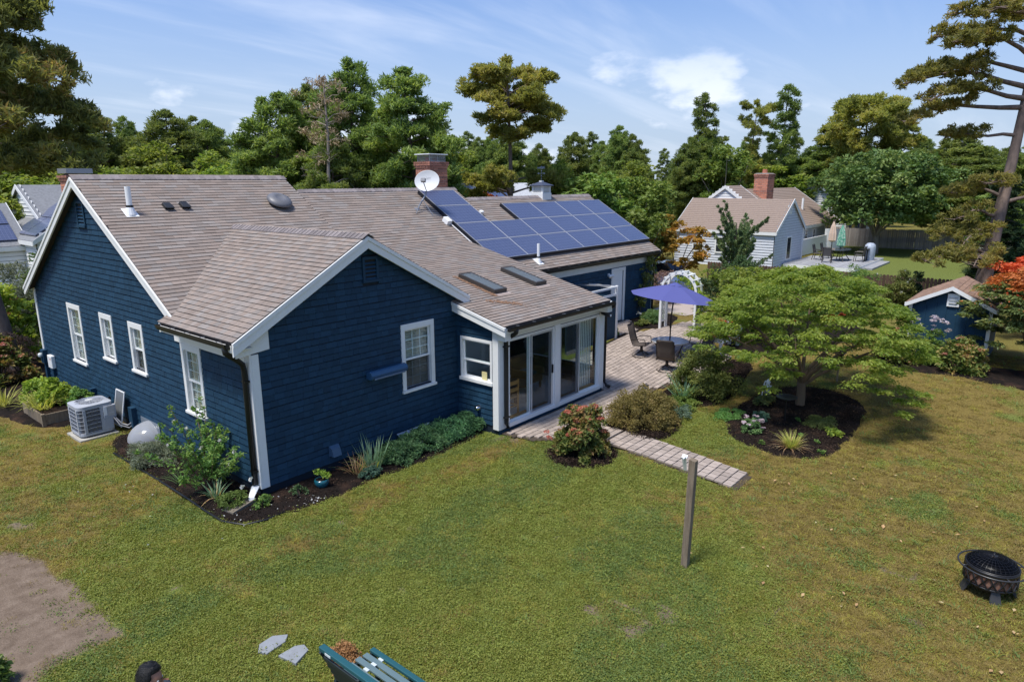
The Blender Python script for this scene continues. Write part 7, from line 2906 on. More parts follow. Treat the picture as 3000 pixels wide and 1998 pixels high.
def gn_scatter(name, P, scale, rot, idx, coll, kind='stuff', parent=None):
    """Points carrying scale, turn and pick, with the shapes of coll placed on them."""
    me = bpy.data.meshes.new(name)
    P = np.asarray(P, np.float32)
    me.vertices.add(len(P))
    me.vertices.foreach_set('co', P.ravel())
    for nm, ty, arr, key in (('s_', 'FLOAT_VECTOR', np.asarray(scale, np.float32), 'vector'), ('r_', 'FLOAT_VECTOR', np.asarray(rot, np.float32), 'vector'), ('i_', 'INT', np.asarray(idx, np.int32), 'value')):
        a = me.attributes.new(nm, ty, 'POINT')
        if nm == 's_' and arr.ndim == 1:
            arr = np.repeat(arr[:, None], 3, 1)
        a.data.foreach_set(key, arr.astype(np.int32 if ty == 'INT' else np.float32).ravel())
    ng = bpy.data.node_groups.new(name, 'GeometryNodeTree')
    ng.interface.new_socket('Geometry', in_out='INPUT', socket_type='NodeSocketGeometry')
    ng.interface.new_socket('Geometry', in_out='OUTPUT', socket_type='NodeSocketGeometry')
    gi, go = ng.nodes.new('NodeGroupInput'), ng.nodes.new('NodeGroupOutput')
    ci = ng.nodes.new('GeometryNodeCollectionInfo')
    ci.inputs['Collection'].default_value = coll
    ci.inputs['Separate Children'].default_value = True
    ci.inputs['Reset Children'].default_value = True
    ip = ng.nodes.new('GeometryNodeInstanceOnPoints')
    ip.inputs['Pick Instance'].default_value = True

    def attr(nm, ty):
        n = ng.nodes.new('GeometryNodeInputNamedAttribute')
        n.data_type = ty
        n.inputs['Name'].default_value = nm
        return n.outputs['Attribute']
    er = ng.nodes.new('FunctionNodeEulerToRotation')
    ng.links.new(gi.outputs[0], ip.inputs['Points'])
    ng.links.new(ci.outputs[0], ip.inputs['Instance'])
    ng.links.new(attr('i_', 'INT'), ip.inputs['Instance Index'])
    ng.links.new(attr('r_', 'FLOAT_VECTOR'), er.inputs[0])
    ng.links.new(er.outputs[0], ip.inputs['Rotation'])
    ng.links.new(attr('s_', 'FLOAT_VECTOR'), ip.inputs['Scale'])
    ng.links.new(ip.outputs[0], go.inputs[0])
    o = link(name, me, parent, kind)
    md = o.modifiers.new('scatter', 'NODES')
    md.node_group = ng
    return o


wood_o = gn_scatter('distant_woods', pts, np.array(sc_), rt_, ix_, wcol)
tag(wood_o, 'mixed pine and oak woods filling the horizon', 'woods')


# ---- own shapes: the trees nearest to us
def own_tree(name, x, y, label, mb, V, lm, bm, cat='tree', z=None):
    z = gz(x) if z is None else z
    o = empty(name, (x, y, z), label, cat)
    tm = bpy.data.meshes.new('trunk')
    tm.from_pydata([tuple(v) for v in mb.v], [], mb.f)
    for p in tm.polygons:
        p.use_smooth = True
    tm.materials.append(bm)
    link('trunk', tm, o)
    link('crown', np_mesh('crown', V, quads(V), lm), o)
    return o


def needles_on(C, Rd, per, seed, needle=.2, flat=.85, asp=.24):
    rng = np.random.RandomState(seed)
    P, D = clump_cloud(C, Rd, per, rng, flat, .3, -.6)
    dirs = unit(D+np.array([0, 0, .5])+rng.normal(size=D.shape)*.35)
    return leaves(P, rng, needle, asp, .35, dirs, .7)


def limb(mb, C, Rd, pts, r0, padr, rr, t0=.35, side=.9, twig=.55, dens=1.):
    """A limb through pts with twigs and needle pads along it."""
    pts = [Vector(p) for p in pts]
    taper(mb, pts, r0, r0*.25, 7)
    L = sum((pts[i+1]-pts[i]).length for i in range(len(pts)-1))
    m = max(3, int(L/padr*1.5*dens))
    for j in range(m):
        t = t0+(1-t0)*(j+.5)/m
        f = t*(len(pts)-1)
        i = min(int(f), len(pts)-2)
        p = pts[i].lerp(pts[i+1], f-i)
        d = (pts[i+1]-pts[i]).normalized()
        sd = ucross(d, (0, 0, 1))
        for s in (-1, 1):
            o_ = sd*(s*rr.uniform(.2, 1.)*side*padr*2)+d*rr.uniform(0, .6)*padr+Vector((0, 0, rr.uniform(-.6, 1.1)*padr))
            mb.tube([p, p+o_*.6+Vector((0, 0, -.03)), p+o_], [.016, .011, .006], 4, caps=False)
            C.append(tuple(p+o_))
            Rd.append(padr*rr.uniform(.55, 1.1))


rr = random.Random(31)
# big pine at the left edge
mb, C, Rd = MB(), [], []
tr_ = [(0, 0, -.2), (-.15, .1, 1.5), (-.35, .25, 3.5), (-.55, .5, 6.0), (-.6, .8, 8.5), (-.4, 1.0, 11.0), (-.3, 1.1, 13.)]
taper(mb, [Vector(p) for p in tr_], .2, .07, 10)
for (z, L, A, up_, r_) in ((6.0, 3.6, -55, .35, .12), (6.6, 3.6, 10, .42, .12), (7.2, 3.0, -85, .3, .1), (7.8, 3.4, -35, .3, .11), (8.4, 3.2, 30, .3, .1), (8.8, 3.2, -60, .25, .1), (9.4, 3.0, -10, .3, .1), (10, 2.6, -80, .3, .09), (10.4, 2.6, -40, .3, .09), (11, 2.4, 20, .3, .08), (11.6, 2.0, -20, .4, .07), (12.2, 1.6, -60, .4, .06), (7.5, 3, 190, .3, .1), (9, 3, 110, .3, .1), (10.5, 2.4, 220, .3, .09), (12, 1.6, 130, .4, .06)):
    f = z/13*6
    b0 = Vector((-.5, .6, z))
    a_ = RAD(A)
    d = Vector((math.cos(a_), math.sin(a_), 0))
    L *= 1.14
    limb(mb, C, Rd, [b0+d*(L*t)+Vector((0, 0, L*(up_*t-.28*t*t)+.08*math.sin(t*9+z))) for t in (0, .2, .4, .6, .8, 1)], r_, .38, rr, .3, .8, dens=1.1)
own_tree('pine_tree', -.15, 14.4, 'huge leaning pine whose crown fills the upper left corner', mb, needles_on(C, Rd, 150, 5, .2), leaf_mat('left_pine_needles', [(.05, .062, .028), (.105, .125, .045), (.17, .18, .06), (.26, .18, .08)], .4, .6), bark, 'pine', 0)

# leaning pine at the right edge
mb, C, Rd = MB(), [], []
tr_ = [Vector(p) for p in ((0, 0, -.2), (.3, -.03, 1.2), (.75, -.08, 2.2), (1.4, -.12, 3.6), (2.1, -.2, 5.4), (2.75, -.3, 8.1), (3.0, -.35, 10.5), (3.0, -.4, 12.5))]
taper(mb, tr_, .36, .1, 12)
for (f, L, A, up_, r_, t0) in ((3.05, 2.4, 160, .05, .07, .25), (2.3, 3.4, 150, .25, .09, .35), (2.5, 2.6, 175, .1, .07, .35), (2.8, 2.2, 120, .3, .07, .3), (3.3, 2.0, 140, .25, .08, .4), (3.7, 2.0, 110, .35, .08, .4), (4.0, 1.8, 165, .2, .08, .4), (4.6, 2.6, 120, .3, .08, .45), (5.0, 4.4, 125, .22, .11, .45), (5.15, 4.2, 140, .30, .11, .4), (5.35, 4.8, 130, .34, .11, .35), (5.6, 4.2, 118, .3, .1, .35), (5.8, 4.4, 150, .35, .1, .35), (6.1, 3.8, 125, .3, .1, .35), (6.3, 3.4, 160, .35, .09, .3), (6.5, 3.0, 110, .35, .09, .3), (6.7, 2.6, 140, .4, .08, .3), (5.3, 3.6, -40, .3, .1, .3), (6, 3.2, -90, .3, .1, .3), (6.5, 2.6, 20, .4, .08, .3), (3.6, 2.4, -60, .2, .09, .3)):
    i = min(int(f), len(tr_)-2)
    b0 = tr_[i].lerp(tr_[i+1], f-i)
    a_ = RAD(A)
    d = Vector((math.cos(a_), math.sin(a_), 0))
    limb(mb, C, Rd, [b0+d*(L*t)+Vector((0, 0, L*(up_*t-.30*t*t)+.1*math.sin(t*8+f*3))) for t in (0, .2, .4, .6, .8, 1)], r_, .25, rr, t0, 1.3, dens=.75)
for (f, L, A, dz) in ((2.2, 1.1, 130, -.25), (2.5, .8, 100, .1), (2.35, .9, -40, .2), (1.9, 1.2, 150, .1), (2.9, .9, 115, .25)):
    i = int(f)
    b0 = tr_[i].lerp(tr_[i+1], f-i)
    d = Vector((math.cos(RAD(A)), math.sin(RAD(A)), dz))
    mb.tube([b0, b0+d*L*.5+Vector((0, 0, .05)), b0+d*L], [.035, .025, .008], 5, caps=False)
own_tree('pine_tree', 24.9, -8.55, 'leaning pine with reddish trunk at the right edge, reaching out of the picture', mb, needles_on(C, Rd, 70, 6, .18), leaf_mat('right_pine_needles', [(.055, .064, .022), (.13, .135, .04), (.20, .19, .055), (.26, .20, .075)], .4, .6), bark, 'pine', .39)

# dead tree among the pines
mb = MB()
tr_ = [Vector(p) for p in ((0, 0, -.2), (.1, 0, 2.5), (-.05, .05, 5), (.1, .05, 7.5), (0, 0, 10))]
taper(mb, tr_, .16, .03, 8)
rr = random.Random(12)
for i in range(46):
    z = rr.uniform(3.2, 9.8)
    b0 = Vector((.03, .03, z))
    A = rr.uniform(0, 6.28)
    L = rr.uniform(.6, 1.5)*(1.2-.05*z)
    d = Vector((math.cos(A), math.sin(A), rr.uniform(-.1, .5)))
    mid = b0+d*L*.5+Vector((rr.uniform(-.1, .1), rr.uniform(-.1, .1), .1))
    mb.tube([b0, mid, b0+d*L], [.03, .018, .006], 4, caps=False)
    for k in range(3):
        e = mid.lerp(b0+d*L, rr.random())
        mb.tube([e, e+Vector((rr.uniform(-.4, .4), rr.uniform(-.4, .4), rr.uniform(-.1, .4)))], [.012, .004], 3, caps=False)
rng = np.random.RandomState(9)
P, D = clump_cloud([(rr.uniform(-1, 1), rr.uniform(-1, 1), rr.uniform(6.2, 9.8)) for i in range(34)], [.36]*34, 60, rng, .7, .2)
own_tree('dead_tree', 12.9, 15.4, 'pale dead tree with sparse brown needles among the pines', mb, leaves(P, rng, .16, .2, .2), leaf_mat('dead_needles', [(.10, .07, .04), (.20, .15, .09), (.26, .21, .13)], .1), mat('dead_bark', (.36, .30, .25), .95, nscale=4, namt=.5, bump=.4), 'tree', .39)

# the garden's round maple: low forked trunk, layered dome of drooping leaves
rng = np.random.RandomState(77)
rr = random.Random(77)
MX, MY = 11.74, -6.2
MZ = gz(MX)
mb = MB()
taper(mb, [Vector(p) for p in ((0, 0, -.1), (.02, .0, .35), (.0, .02, .75))], .125, .105, 12)
tips = []
for (A, L, zt_, r_) in ((100, 1.5, 2.2, .07), (60, 1.0, 2.6, .075), (160, 1.6, 2.0, .06), (-15, 2.2, 1.85, .065), (-70, 1.8, 1.75, .06), (-115, 1.5, 2.0, .06), (15, 1.7, 2.5, .06), (-170, 1.9, 1.9, .055), (130, 2.0, 1.9, .055), (-40, 1.6, 2.3, .05)):
    d = Vector((math.cos(RAD(A)), math.sin(RAD(A)), 0))
    zs = .55+rr.uniform(0, .22)
    p = [Vector((0, .01, zs))+d*(L*t)+Vector((0, 0, (zt_-zs)*(t**.8))) for t in (0, .2, .45, .7, 1)]
    taper(mb, p, r_, .02, 7)
    tips.append(p)
    for k in range(5):
        q = p[2].lerp(p[4], rr.random())
        e = q+Vector((rr.uniform(-.9, .9), rr.uniform(-.9, .9), rr.uniform(.1, .5)))
        mb.tube([q, q.lerp(e, .5)+Vector((0, 0, .06)), e], [.02, .013, .005], 4, caps=False)
C, Rd = [], []
for i in range(340):
    A = rr.uniform(0, 2*math.pi)
    f = rr.random()**.55
    rad = 2.8*f*(1+.10*math.sin(A*3+1)+.07*math.sin(A*5))
    lay = rr.random()
    top = 1.15+2.45*math.sqrt(max(0, 1-(f*.97)**2))*(1+.06*math.sin(A*4+2))
    z = top-(0 if lay < .62 else (lay-.62)/.38*min(1.9, top-.6))-.15
    if -.64*rad*math.cos(A)+.77*rad*math.sin(A) > 1.6 and z < 1.5:
        continue
    C.append((rad*math.cos(A), rad*math.sin(A), max(z, 1.25 if abs(.64*rad*math.cos(A)-.77*rad*math.sin(A)) < 1.2 else .8-.2*(f > .85))))
    Rd.append(.26*rr.uniform(.7, 1.45))
for i in range(170):
    A = rr.uniform(0, 2*math.pi)
    f = rr.uniform(.5, 1.0)
    rad = 2.75*f*(1+.10*math.sin(A*3+1)+.07*math.sin(A*5))
    top = 1.0+2.45*math.sqrt(max(0, 1-(f*.97)**2))
    z = rr.uniform(.72 if f > .6 else 1.0, max(1.1, top))
    if -.64*rad*math.cos(A)+.77*rad*math.sin(A) > 1.5 and z < 1.55:
        continue
    if abs(.64*rad*math.cos(A)-.77*rad*math.sin(A)) < 1.25 and z < 1.5:
        continue
    C.append((rad*math.cos(A), rad*math.sin(A), z))
    Rd.append(.26*rr.uniform(.7, 1.3))
P, D = clump_cloud(C, Rd, 135, rng, .40, .35, -.35)
dr = unit(np.concatenate([P[:, :2]*.35+D[:, :2], np.full((len(P), 1), -.55)], 1))
V = leaves(P, rng, .078, .5, 1.1, dr, .65)
maple_leaf = leaf_mat('maple_leaves', [(.04, .066, .013), (.09, .122, .022), (.14, .165, .032), (.19, .195, .046)], .4, .9)
mt = own_tree('maple_tree', MX, MY, 'spreading round maple with layered light green leaves in the mulch circle', mb, V, maple_leaf, bark_t)
mt.rotation_euler = (0, 0, 0)
redm = leaf_mat('red_leaves', [(.30, .02, .012), (.45, .05, .02), (.38, .09, .03)], .25)
for (u_, v_, z_, k_, r_) in ((-1.0, -.75, 2.6, 130, .17), (-1.15, .05, 2.45, 50, .1), (-.35, -2.05, 2.35, 60, .12), (-.2, 2.3, 1.9, 90, .16), (.0, 2.55, 1.55, 70, .14), (-.9, -1.0, 2.7, 30, .08)):
    P, D = clump_cloud([(MX+u_, MY+v_, MZ+z_)], [r_], k_, rng, .6, .2)
    leaf_obj('red_leaves', leaves(P, rng, .08, .5, .8), redm, mt)

# a second light green maple spray behind it to the left
mb2, V2 = decid(41, 2.75, 3.7, .08, 90, .34, 120, .10, .06, flat=.5, nl=7)
own_tree('maple_tree', 17.2, -2.7, 'smaller light green maple behind the planter, left of the round maple', mb2, V2, maple_leaf, bark_t)

# right hand japanese maple, layered, turning rust at the top
mb3 = MB()
for (A, L, zt_) in ((150, 1.2, 2.2), (200, 1.4, 1.9), (100, 1.1, 2.3), (260, 1.3, 2.2), (-20, 1.3, 2.4), (60, 1.2, 2.5)):
    d = Vector((math.cos(RAD(A)), math.sin(RAD(A)), 0))
    taper(mb3, [Vector((0, 0, -.1))+d*.05, d*L*.35+Vector((0, 0, zt_*.5)), d*L+Vector((0, 0, zt_))], .06, .015, 6)
C, Rd = [], []
for i in range(300):
    A = rr.uniform(0, 6.28)
    f = rr.random()**.55
    rad = 1.95*f*(1+.12*math.sin(A*4))
    top = .75+2.25*math.sqrt(max(0, 1-(f*.95)**2))
    z = top-(0 if rr.random() < .55 else rr.random()*min(1.6, top-.35))
    C.append((rad*math.cos(A), rad*math.sin(A), max(z, .35)))
    Rd.append(.25*rr.uniform(.7, 1.4))
C, Rd = np.array(C), np.array(Rd)
P, D = clump_cloud(C, Rd, 130, rng, .42, .35, -.3)
dr = unit(np.concatenate([P[:, :2]*.4+D[:, :2], np.full((len(P), 1), -.5)], 1))
rust = (P[:, 2] > 2.45+.35*vnoise(P[:, 0]*2, P[:, 1]*2, .6, 3)) | ((P[:, 2] > 2.0) & (rng.rand(len(P)) < .07))
V = leaves(P, rng, .095, .5, 1.1, dr, .65)
Vq = V.reshape(-1, 4, 3)
jm = own_tree('maple_tree', 18.15, -10.75, 'dark green layered maple with rusty orange top at the right edge', mb3, Vq[~rust].reshape(-1, 3), leaf_mat('dark_maple_leaves', [(.022, .034, .012), (.05, .066, .02), (.085, .10, .03), (.14, .12, .038)], .25, .8), bark_t, 'tree', .36)
link('rusty_leaves', np_mesh('rusty_leaves', Vq[rust].reshape(-1, 3), quads(Vq[rust].reshape(-1, 3)), leaf_mat('orange_leaves', [(.12, .05, .015), (.26, .08, .02), (.34, .13, .03)], .25)), jm)
mb2, V2 = decid(43, 3.1, 2.8, .1, 46, .36, 120, .12, .06, flat=.5, nl=7)
own_tree('maple_tree', 23.6, -10.3, 'bright red maple at the right edge behind the garden shed', mb2, V2, redm, bark_t)

# hemlock mass behind the shed at the right edge
for k, (x, y, h, w, lab) in enumerate(((30.8, -10.2, 6.6, 4.4, 'dark hemlock at the right edge behind the leaning pine'), (34.5, -8.2, 5.6, 3.6, 'smaller dark hemlock between the shed and the far lawn'), (28.2, -11.9, 7.4, 4.2, 'dark hemlock cut by the right edge of the picture'))):
    mbp, Vp = pine(50+k, h, w, .04, 40, .34, 95, lambda f: max(.12, 1-f), .12, .01, .2, .35, rise=.02)
    own_tree('hemlock_tree', x, y, lab, mbp, Vp, pine_dark, bark, 'tree')

# spiky cedar in front of the pale house
rng = np.random.RandomState(61)
rr = random.Random(61)
mb, C, Rd, DR = MB(), [], [], []
taper(mb, [Vector((0, 0, -.1)), Vector((.05, 0, 1.5)), Vector((0, .1, 3.4))], .10, .03, 7)
for i in range(40):
    A = rr.uniform(0, 6.28)
    z0_ = rr.uniform(.2, 2.6)
    el = rr.uniform(.5, 1.25)
    L = rr.uniform(1.1, 2.3)
    d = Vector((math.cos(A)*math.cos(el), math.sin(A)*math.cos(el), math.sin(el)))
    b0 = Vector((0, 0, z0_))
    mb.tube([b0, b0+d*L*.5, b0+d*L*.95], [.035, .02, .006], 4, caps=False)
    for t in np.linspace(.25, 1.0, 12):
        C.append(tuple(b0+d*L*t+Vector((rr.uniform(-.08, .08), rr.uniform(-.08, .08), 0))))
        Rd.append(.22*(1.15-t*.8))
        DR.append(tuple(d))
P, D = clump_cloud(C, Rd, 46, rng, .9, .3, -.9)
V = leaves(P, rng, .13, .3, .1, unit(np.repeat(np.array(DR), 46, 0)+.5*D), .8)
own_tree('cedar_tree', 27.5, 2.0, 'spiky blue green cedar in front of the pale house', mb, V, leaf_mat('cedar_leaves', [(.025, .045, .022), (.055, .088, .038), (.10, .135, .055), (.14, .15, .07)], .25), bark)
# ================================================================ shrubs and small plants
def blades(base, n, length, spread, width, rng, droop=.5, seg=4, up=1., radius=.06):
    """Strap leaves arching out of base. Returns vertices of quads."""
    Vs = []
    for i in range(n):
        A = rng.uniform(0, 2*np.pi)
        out = spread*rng.uniform(.2, 1.1)
        L = length*rng.uniform(.6, 1.15)
        d = np.array([np.cos(A), np.sin(A), 0])
        s = np.array([-np.sin(A), np.cos(A), 0])
        b = np.array(base)+d*radius*rng.rand()+s*radius*(rng.rand()-.5)
        P, Wd = [], []
        for k in range(seg+1):
            t_ = k/seg
            P.append(b+d*(out*L*t_*(1+.3*t_))+np.array([0, 0, L*up*(t_-droop*out*t_*t_*.9)]))
            Wd.append(width*(1-t_**1.8)*(.55+.9*t_*(1-t_)*2)+.001)
        for k in range(seg):
            Vs += [P[k]-s*Wd[k]/2, P[k]+s*Wd[k]/2, P[k+1]+s*Wd[k+1]/2, P[k+1]-s*Wd[k+1]/2]
    return np.array(Vs)


def dome(n, rng, cx, cy, z0, rx, ry, h, shell=.6, low=.05):
    """Points through a low bush, most of them near its skin."""
    p = ball(n, rng, shell, -.05)
    p[:, 2] = np.abs(p[:, 2])
    lob = 1+.12*np.sin(np.arctan2(p[:, 1], p[:, 0])*4+cx)+.1*np.sin(np.arctan2(p[:, 1], p[:, 0])*7+cy)
    return np.stack([cx+p[:, 0]*rx*lob, cy+p[:, 1]*ry*lob, z0+low+p[:, 2]*h*(.9+.2*vnoise(p[:, 0]*4+cx, p[:, 1]*4+cy, 1., 6))], 1)


def bush(name, label, cx, cy, rx, ry, h, m, n, leaf, seed, cat='shrub', group=None, clumps=60, clr=.2, flat=.8, up=.6, aspect=.55, stems=7, z=None, stem_m=None, shell=.65):
    rng = np.random.RandomState(seed)
    z0 = gz(cx) if z is None else z
    o = empty(name, (cx, cy, z0), label, cat, group)
    C = dome(clumps, rng, cx, cy, z0, rx-clr*.5, ry-clr*.5, h-clr*.6, shell)
    P, D = clump_cloud(C, clr*(.7+.6*rng.rand(clumps)), max(4, n//clumps), rng, flat, .4, -.5)
    P[:, 2] = np.maximum(P[:, 2], z0+.01)
    leaf_obj('foliage', leaves(P, rng, leaf, aspect, up, D, .4), m, o)
    mb = MB()
    for i in range(stems):
        e = C[rng.randint(clumps)]
        b = Vector((cx+rng.uniform(-.15, .15)*rx, cy+rng.uniform(-.15, .15)*ry, z0-.03))
        e = Vector(e)
        mb.tube([b, b.lerp(e, .5)+Vector((0, 0, .1*h)), e], [.02, .014, .006], 5, caps=False)
    mb.build('stems', stem_m or bark_t, o)
    return o, C, rng


def flower_heads(parent, name, C, r, per, petal, m, rng, flat=.6):
    """Each head an object of its own, three shapes shared between them."""
    ms = []
    for k in range(3):
        P, D = clump_cloud([(0, 0, 0)], [r], per, rng, flat, .6, -.2)
        V = leaves(P, rng, petal, .8, .8)
        ms.append(np_mesh(name, V, quads(V), m))
    for i, c in enumerate(C):
        o = link(name, ms[i % 3], parent)
        o.location = Vector(c)-wloc(parent)
        o.rotation_euler = (rng.normal()*.2, rng.normal()*.2, rng.uniform(0, 6.28))
        o.scale = (rng.uniform(.8, 1.15),)*3


hyd_leaf = leaf_mat('hydrangea_leaves', [(.022, .045, .012), (.055, .085, .02), (.10, .115, .03), (.17, .13, .045), (.23, .11, .045)], .3, 2.)
rust_fl = leaf_mat('rust_flowers', [(.22, .055, .03), (.36, .11, .065), (.42, .19, .12)], .2)
pink_fl = leaf_mat('faded_pink_flowers', [(.28, .07, .05), (.40, .13, .10), (.42, .22, .16)], .2)
sed_fl = leaf_mat('sedum_flowers', [(.50, .13, .17), (.66, .24, .28), (.70, .36, .38)], .2)
lil_fl = leaf_mat('lilac_flowers', [(.38, .22, .55), (.52, .36, .68)], .2)
white_fl = leaf_mat('white_petals', [(.74, .72, .68), (.82, .80, .78)], .3)
olive_leaf = leaf_mat('olive_leaves', [(.035, .030, .010), (.085, .068, .02), (.125, .105, .03), (.16, .11, .045)], .25, 3.)
bush_leaf = leaf_mat('bush_leaves', [(.022, .036, .010), (.06, .078, .018), (.11, .125, .03), (.17, .16, .05)], .25, 2.)
jun_leaf = leaf_mat('juniper_leaves', [(.012, .036, .016), (.03, .075, .03), (.055, .115, .045), (.085, .15, .06)], .15, 3.)
strap_g = leaf_mat('strap_green', [(.05, .10, .035), (.09, .155, .06), (.15, .20, .09)], .3, 2.)
strap_b = leaf_mat('iris_blue_green', [(.06, .12, .075), (.11, .18, .11), (.20, .25, .14)], .25, 2.)
strap_y = leaf_mat('strap_yellow', [(.12, .15, .03), (.25, .26, .06), (.34, .29, .11)], .3, 2.)
strap_d = leaf_mat('strap_dry', [(.16, .09, .04), (.30, .19, .09), (.42, .30, .17)], .2, 2.)
lime_leaf = leaf_mat('lime_leaves', [(.07, .12, .02), (.15, .20, .03), (.27, .28, .05)], .3, 2.)
grey_leaf = leaf_mat('grey_green_leaves', [(.05, .065, .045), (.11, .125, .085), (.18, .19, .13)], .2, 2.)
rose_leaf = leaf_mat('rose_leaves', [(.022, .05, .014), (.05, .10, .022), (.10, .15, .035), (.15, .19, .05)], .3, 2.)

o, C, rng = bush('hydrangea', 'hydrangea with rust coloured flower heads beside the paved path', 5.62, -3.50, .72, .68, 1.12, hyd_leaf, 9000, .085, 1, 'shrub', None, 70, .17)
top = C[C[:, 2] > .42][:40]+np.array([-.03, -.03, .09])
flower_heads(o, 'flower_head', np.concatenate([top, [(5.02, -2.95, .55), (4.98, -3.05, .45)]]), .085, 90, .03, rust_fl, rng)
bush('spirea', 'round olive brown mounded shrub between the path and the patio', 8.25, -3.50, 1.08, .98, .92, olive_leaf, 24000, .038, 2, 'shrub', None, 150, .19, .7)
bush('evergreen_bush', 'large yellow green bush before the patio chairs', 11.15, -3.75, 1.02, .95, 1.40, bush_leaf, 24000, .048, 3, 'shrub', None, 150, .22, .7, z=.02)
# juniper row along the front wall
for k, (x, y, rx, ry, h, lab) in enumerate(((2.75, -.62, .5, .42, .42, 'spreading juniper nearest the iris clump along the front wall'), (3.55, -.55, .65, .5, .48, 'spreading juniper under the tall front window'), (4.4, -.5, .6, .5, .5, 'spreading juniper before the basement window cover'), (5.0, -.55, .42, .42, .46, 'spreading juniper in the corner by the sunroom'))):
    bush('juniper', lab, x, y, rx, ry, h, jun_leaf, 9000, .06, 10+k, 'shrub', 'junipers along the front wall', 70, .15, .7, .3, .28)
# rose of sharon at the corner
rng = np.random.RandomState(33)
rr = random.Random(33)
ros = empty('rose_of_sharon', (-.52, 1.15, .04), 'tall loose shrub with white blossoms at the corner of the gable wall', 'shrub')
mb, C, Rd = MB(), [], []
for i in range(26):
    A = rr.uniform(0, 6.28)
    el = rr.uniform(.5, 1.4)
    L = rr.uniform(.8, 1.75)
    d = Vector((math.cos(A)*math.cos(el)*.9-.12, math.sin(A)*math.cos(el)*.95, math.sin(el)))
    b0 = Vector((-.50+rr.uniform(-.08, .08), 1.15+rr.uniform(-.1, .1), .05))
    e = b0+d*L
    e.x = min(e.x, -.10)
    mid = b0.lerp(e, .5)+Vector((0, 0, .08))
    mb.tube([b0, mid, e], [.014, .009, .004], 5, caps=False)
    for t in np.linspace(.3, 1, 8):
        p = b0.lerp(mid, t*2) if t < .5 else mid.lerp(e, t*2-1)
        C.append((min(p.x+rr.uniform(-.08, .08), -.07), p.y+rr.uniform(-.08, .08), p.z))
        Rd.append(.125*(1.2-.6*t))
mb.build('stems', bark_t, ros)
P, D = clump_cloud(C, Rd, 26, rng, .9, .2, -.9)
P[:, 0] = np.minimum(P[:, 0], -.05)
leaf_obj('foliage', leaves(P, rng, .058, .55, .6), rose_leaf, ros)
for (x, y, z) in ((-.62, 2.05, 1.25), (-.3, 1.4, 1.75), (-.6, 1.0, .95), (-.5, .45, 1.2), (-.42, .12, 1.05), (-.75, 1.5, .75), (-.9, 1.75, .9), (-.45, .3, .75), (-.28, -.1, .52), (-.33, .1, .32), (-.3, .05, .15), (-.7, 1.3, 1.3)):
    leaf_obj('blossom', leaves(np.array([(x, y, z)]*9)+rng.normal(size=(9, 3))*.014, rng, .052, .8, .2), white_fl, ros)


def tuft(name, label, x, y, n, L, spread, w, m, seed, cat='plant', droop=.5, z=None, extra=None, radius=.08, group=None):
    rng = np.random.RandomState(seed)
    z0 = gz(x)+.02 if z is None else z
    o = empty(name, (x, y, z0), label, cat, group)
    leaf_obj('leaves', blades((x, y, z0), n, L, spread, w, rng, droop, radius=radius), m, o)
    if extra:
        n2, L2, s2, w2, m2, d2 = extra
        leaf_obj('dry_leaves', blades((x, y, z0), n2, L2, s2, w2, rng, d2, radius=radius), m2, o)
    return o


tuft('iris', 'iris fan at the foot of the white blossomed shrub', -.62, .62, 22, .5, .7, .035, strap_b, 1, droop=.6, extra=(10, .4, 1., .03, strap_d, .8))
tuft('daylily', 'grassy daylily clump by the edging left of the blossomed shrub', -.72, 1.75, 40, .42, .8, .016, strap_g, 2, droop=.7)
bush('low_shrub', 'small dark green shrub by the edging near the splash block', -.55, .12, .34, .27, .28, leaf_mat('low_green', [(.025, .04, .01), (.06, .085, .018), (.10, .125, .03)], .2, 3.), 4500, .03, 21, clumps=40, clr=.09)
bush('lavender', 'grey green lavender bush beside the clear window well cover', -.62, 3.35, .46, .62, .5, grey_leaf, 9000, .05, 22, clumps=60, clr=.14, up=.2, aspect=.25)
bush('rose_bush', 'little rose bush beside the splash block', -.22, -.35, .2, .15, .22, rose_leaf, 700, .04, 23, clumps=16, clr=.08)
bush('seedlings', 'straggly seedlings in the mulch between the corner and the glazed pot', .42, -.52, .26, .16, .2, leaf_mat('dark_seedling', [(.02, .04, .015), (.05, .08, .03)], .2), 500, .04, 24, 'plant', clumps=14, clr=.06)
tuft('iris', 'tall iris fan with yellowing leaves before the junipers', 2.15, -.58, 46, .72, .38, .034, strap_b, 3, droop=.35, extra=(12, .6, .9, .03, strap_y, .8), radius=.22)
tuft('dried_plant', 'dried brown stalks left of the iris fan', 1.78, -.55, 8, .4, .8, .02, strap_g, 4, extra=(40, .48, .75, .014, strap_d, .7), radius=.12)
bush('catmint', 'low blue green plant below the iris fan', 1.85, -.85, .28, .18, .2, leaf_mat('catmint_leaves', [(.02, .045, .03), (.05, .09, .06)], .2), 2500, .03, 25, 'plant', clumps=30, clr=.07)
# what grows in the glazed pot
rng = np.random.RandomState(8)
pp = empty('pot_plant', (.95, -.52, .2), 'yellow green plant growing in the glazed pot', 'plant')
P, D = clump_cloud([(.97, -.60, .30), (.90, -.48, .34), (1.0, -.45, .30), (1.03, -.62, .26)], [.08, .09, .08, .07], 55, rng, 1., .2)
leaf_obj('leaves', leaves(P, rng, .055, .4, .3), lime_leaf, pp)
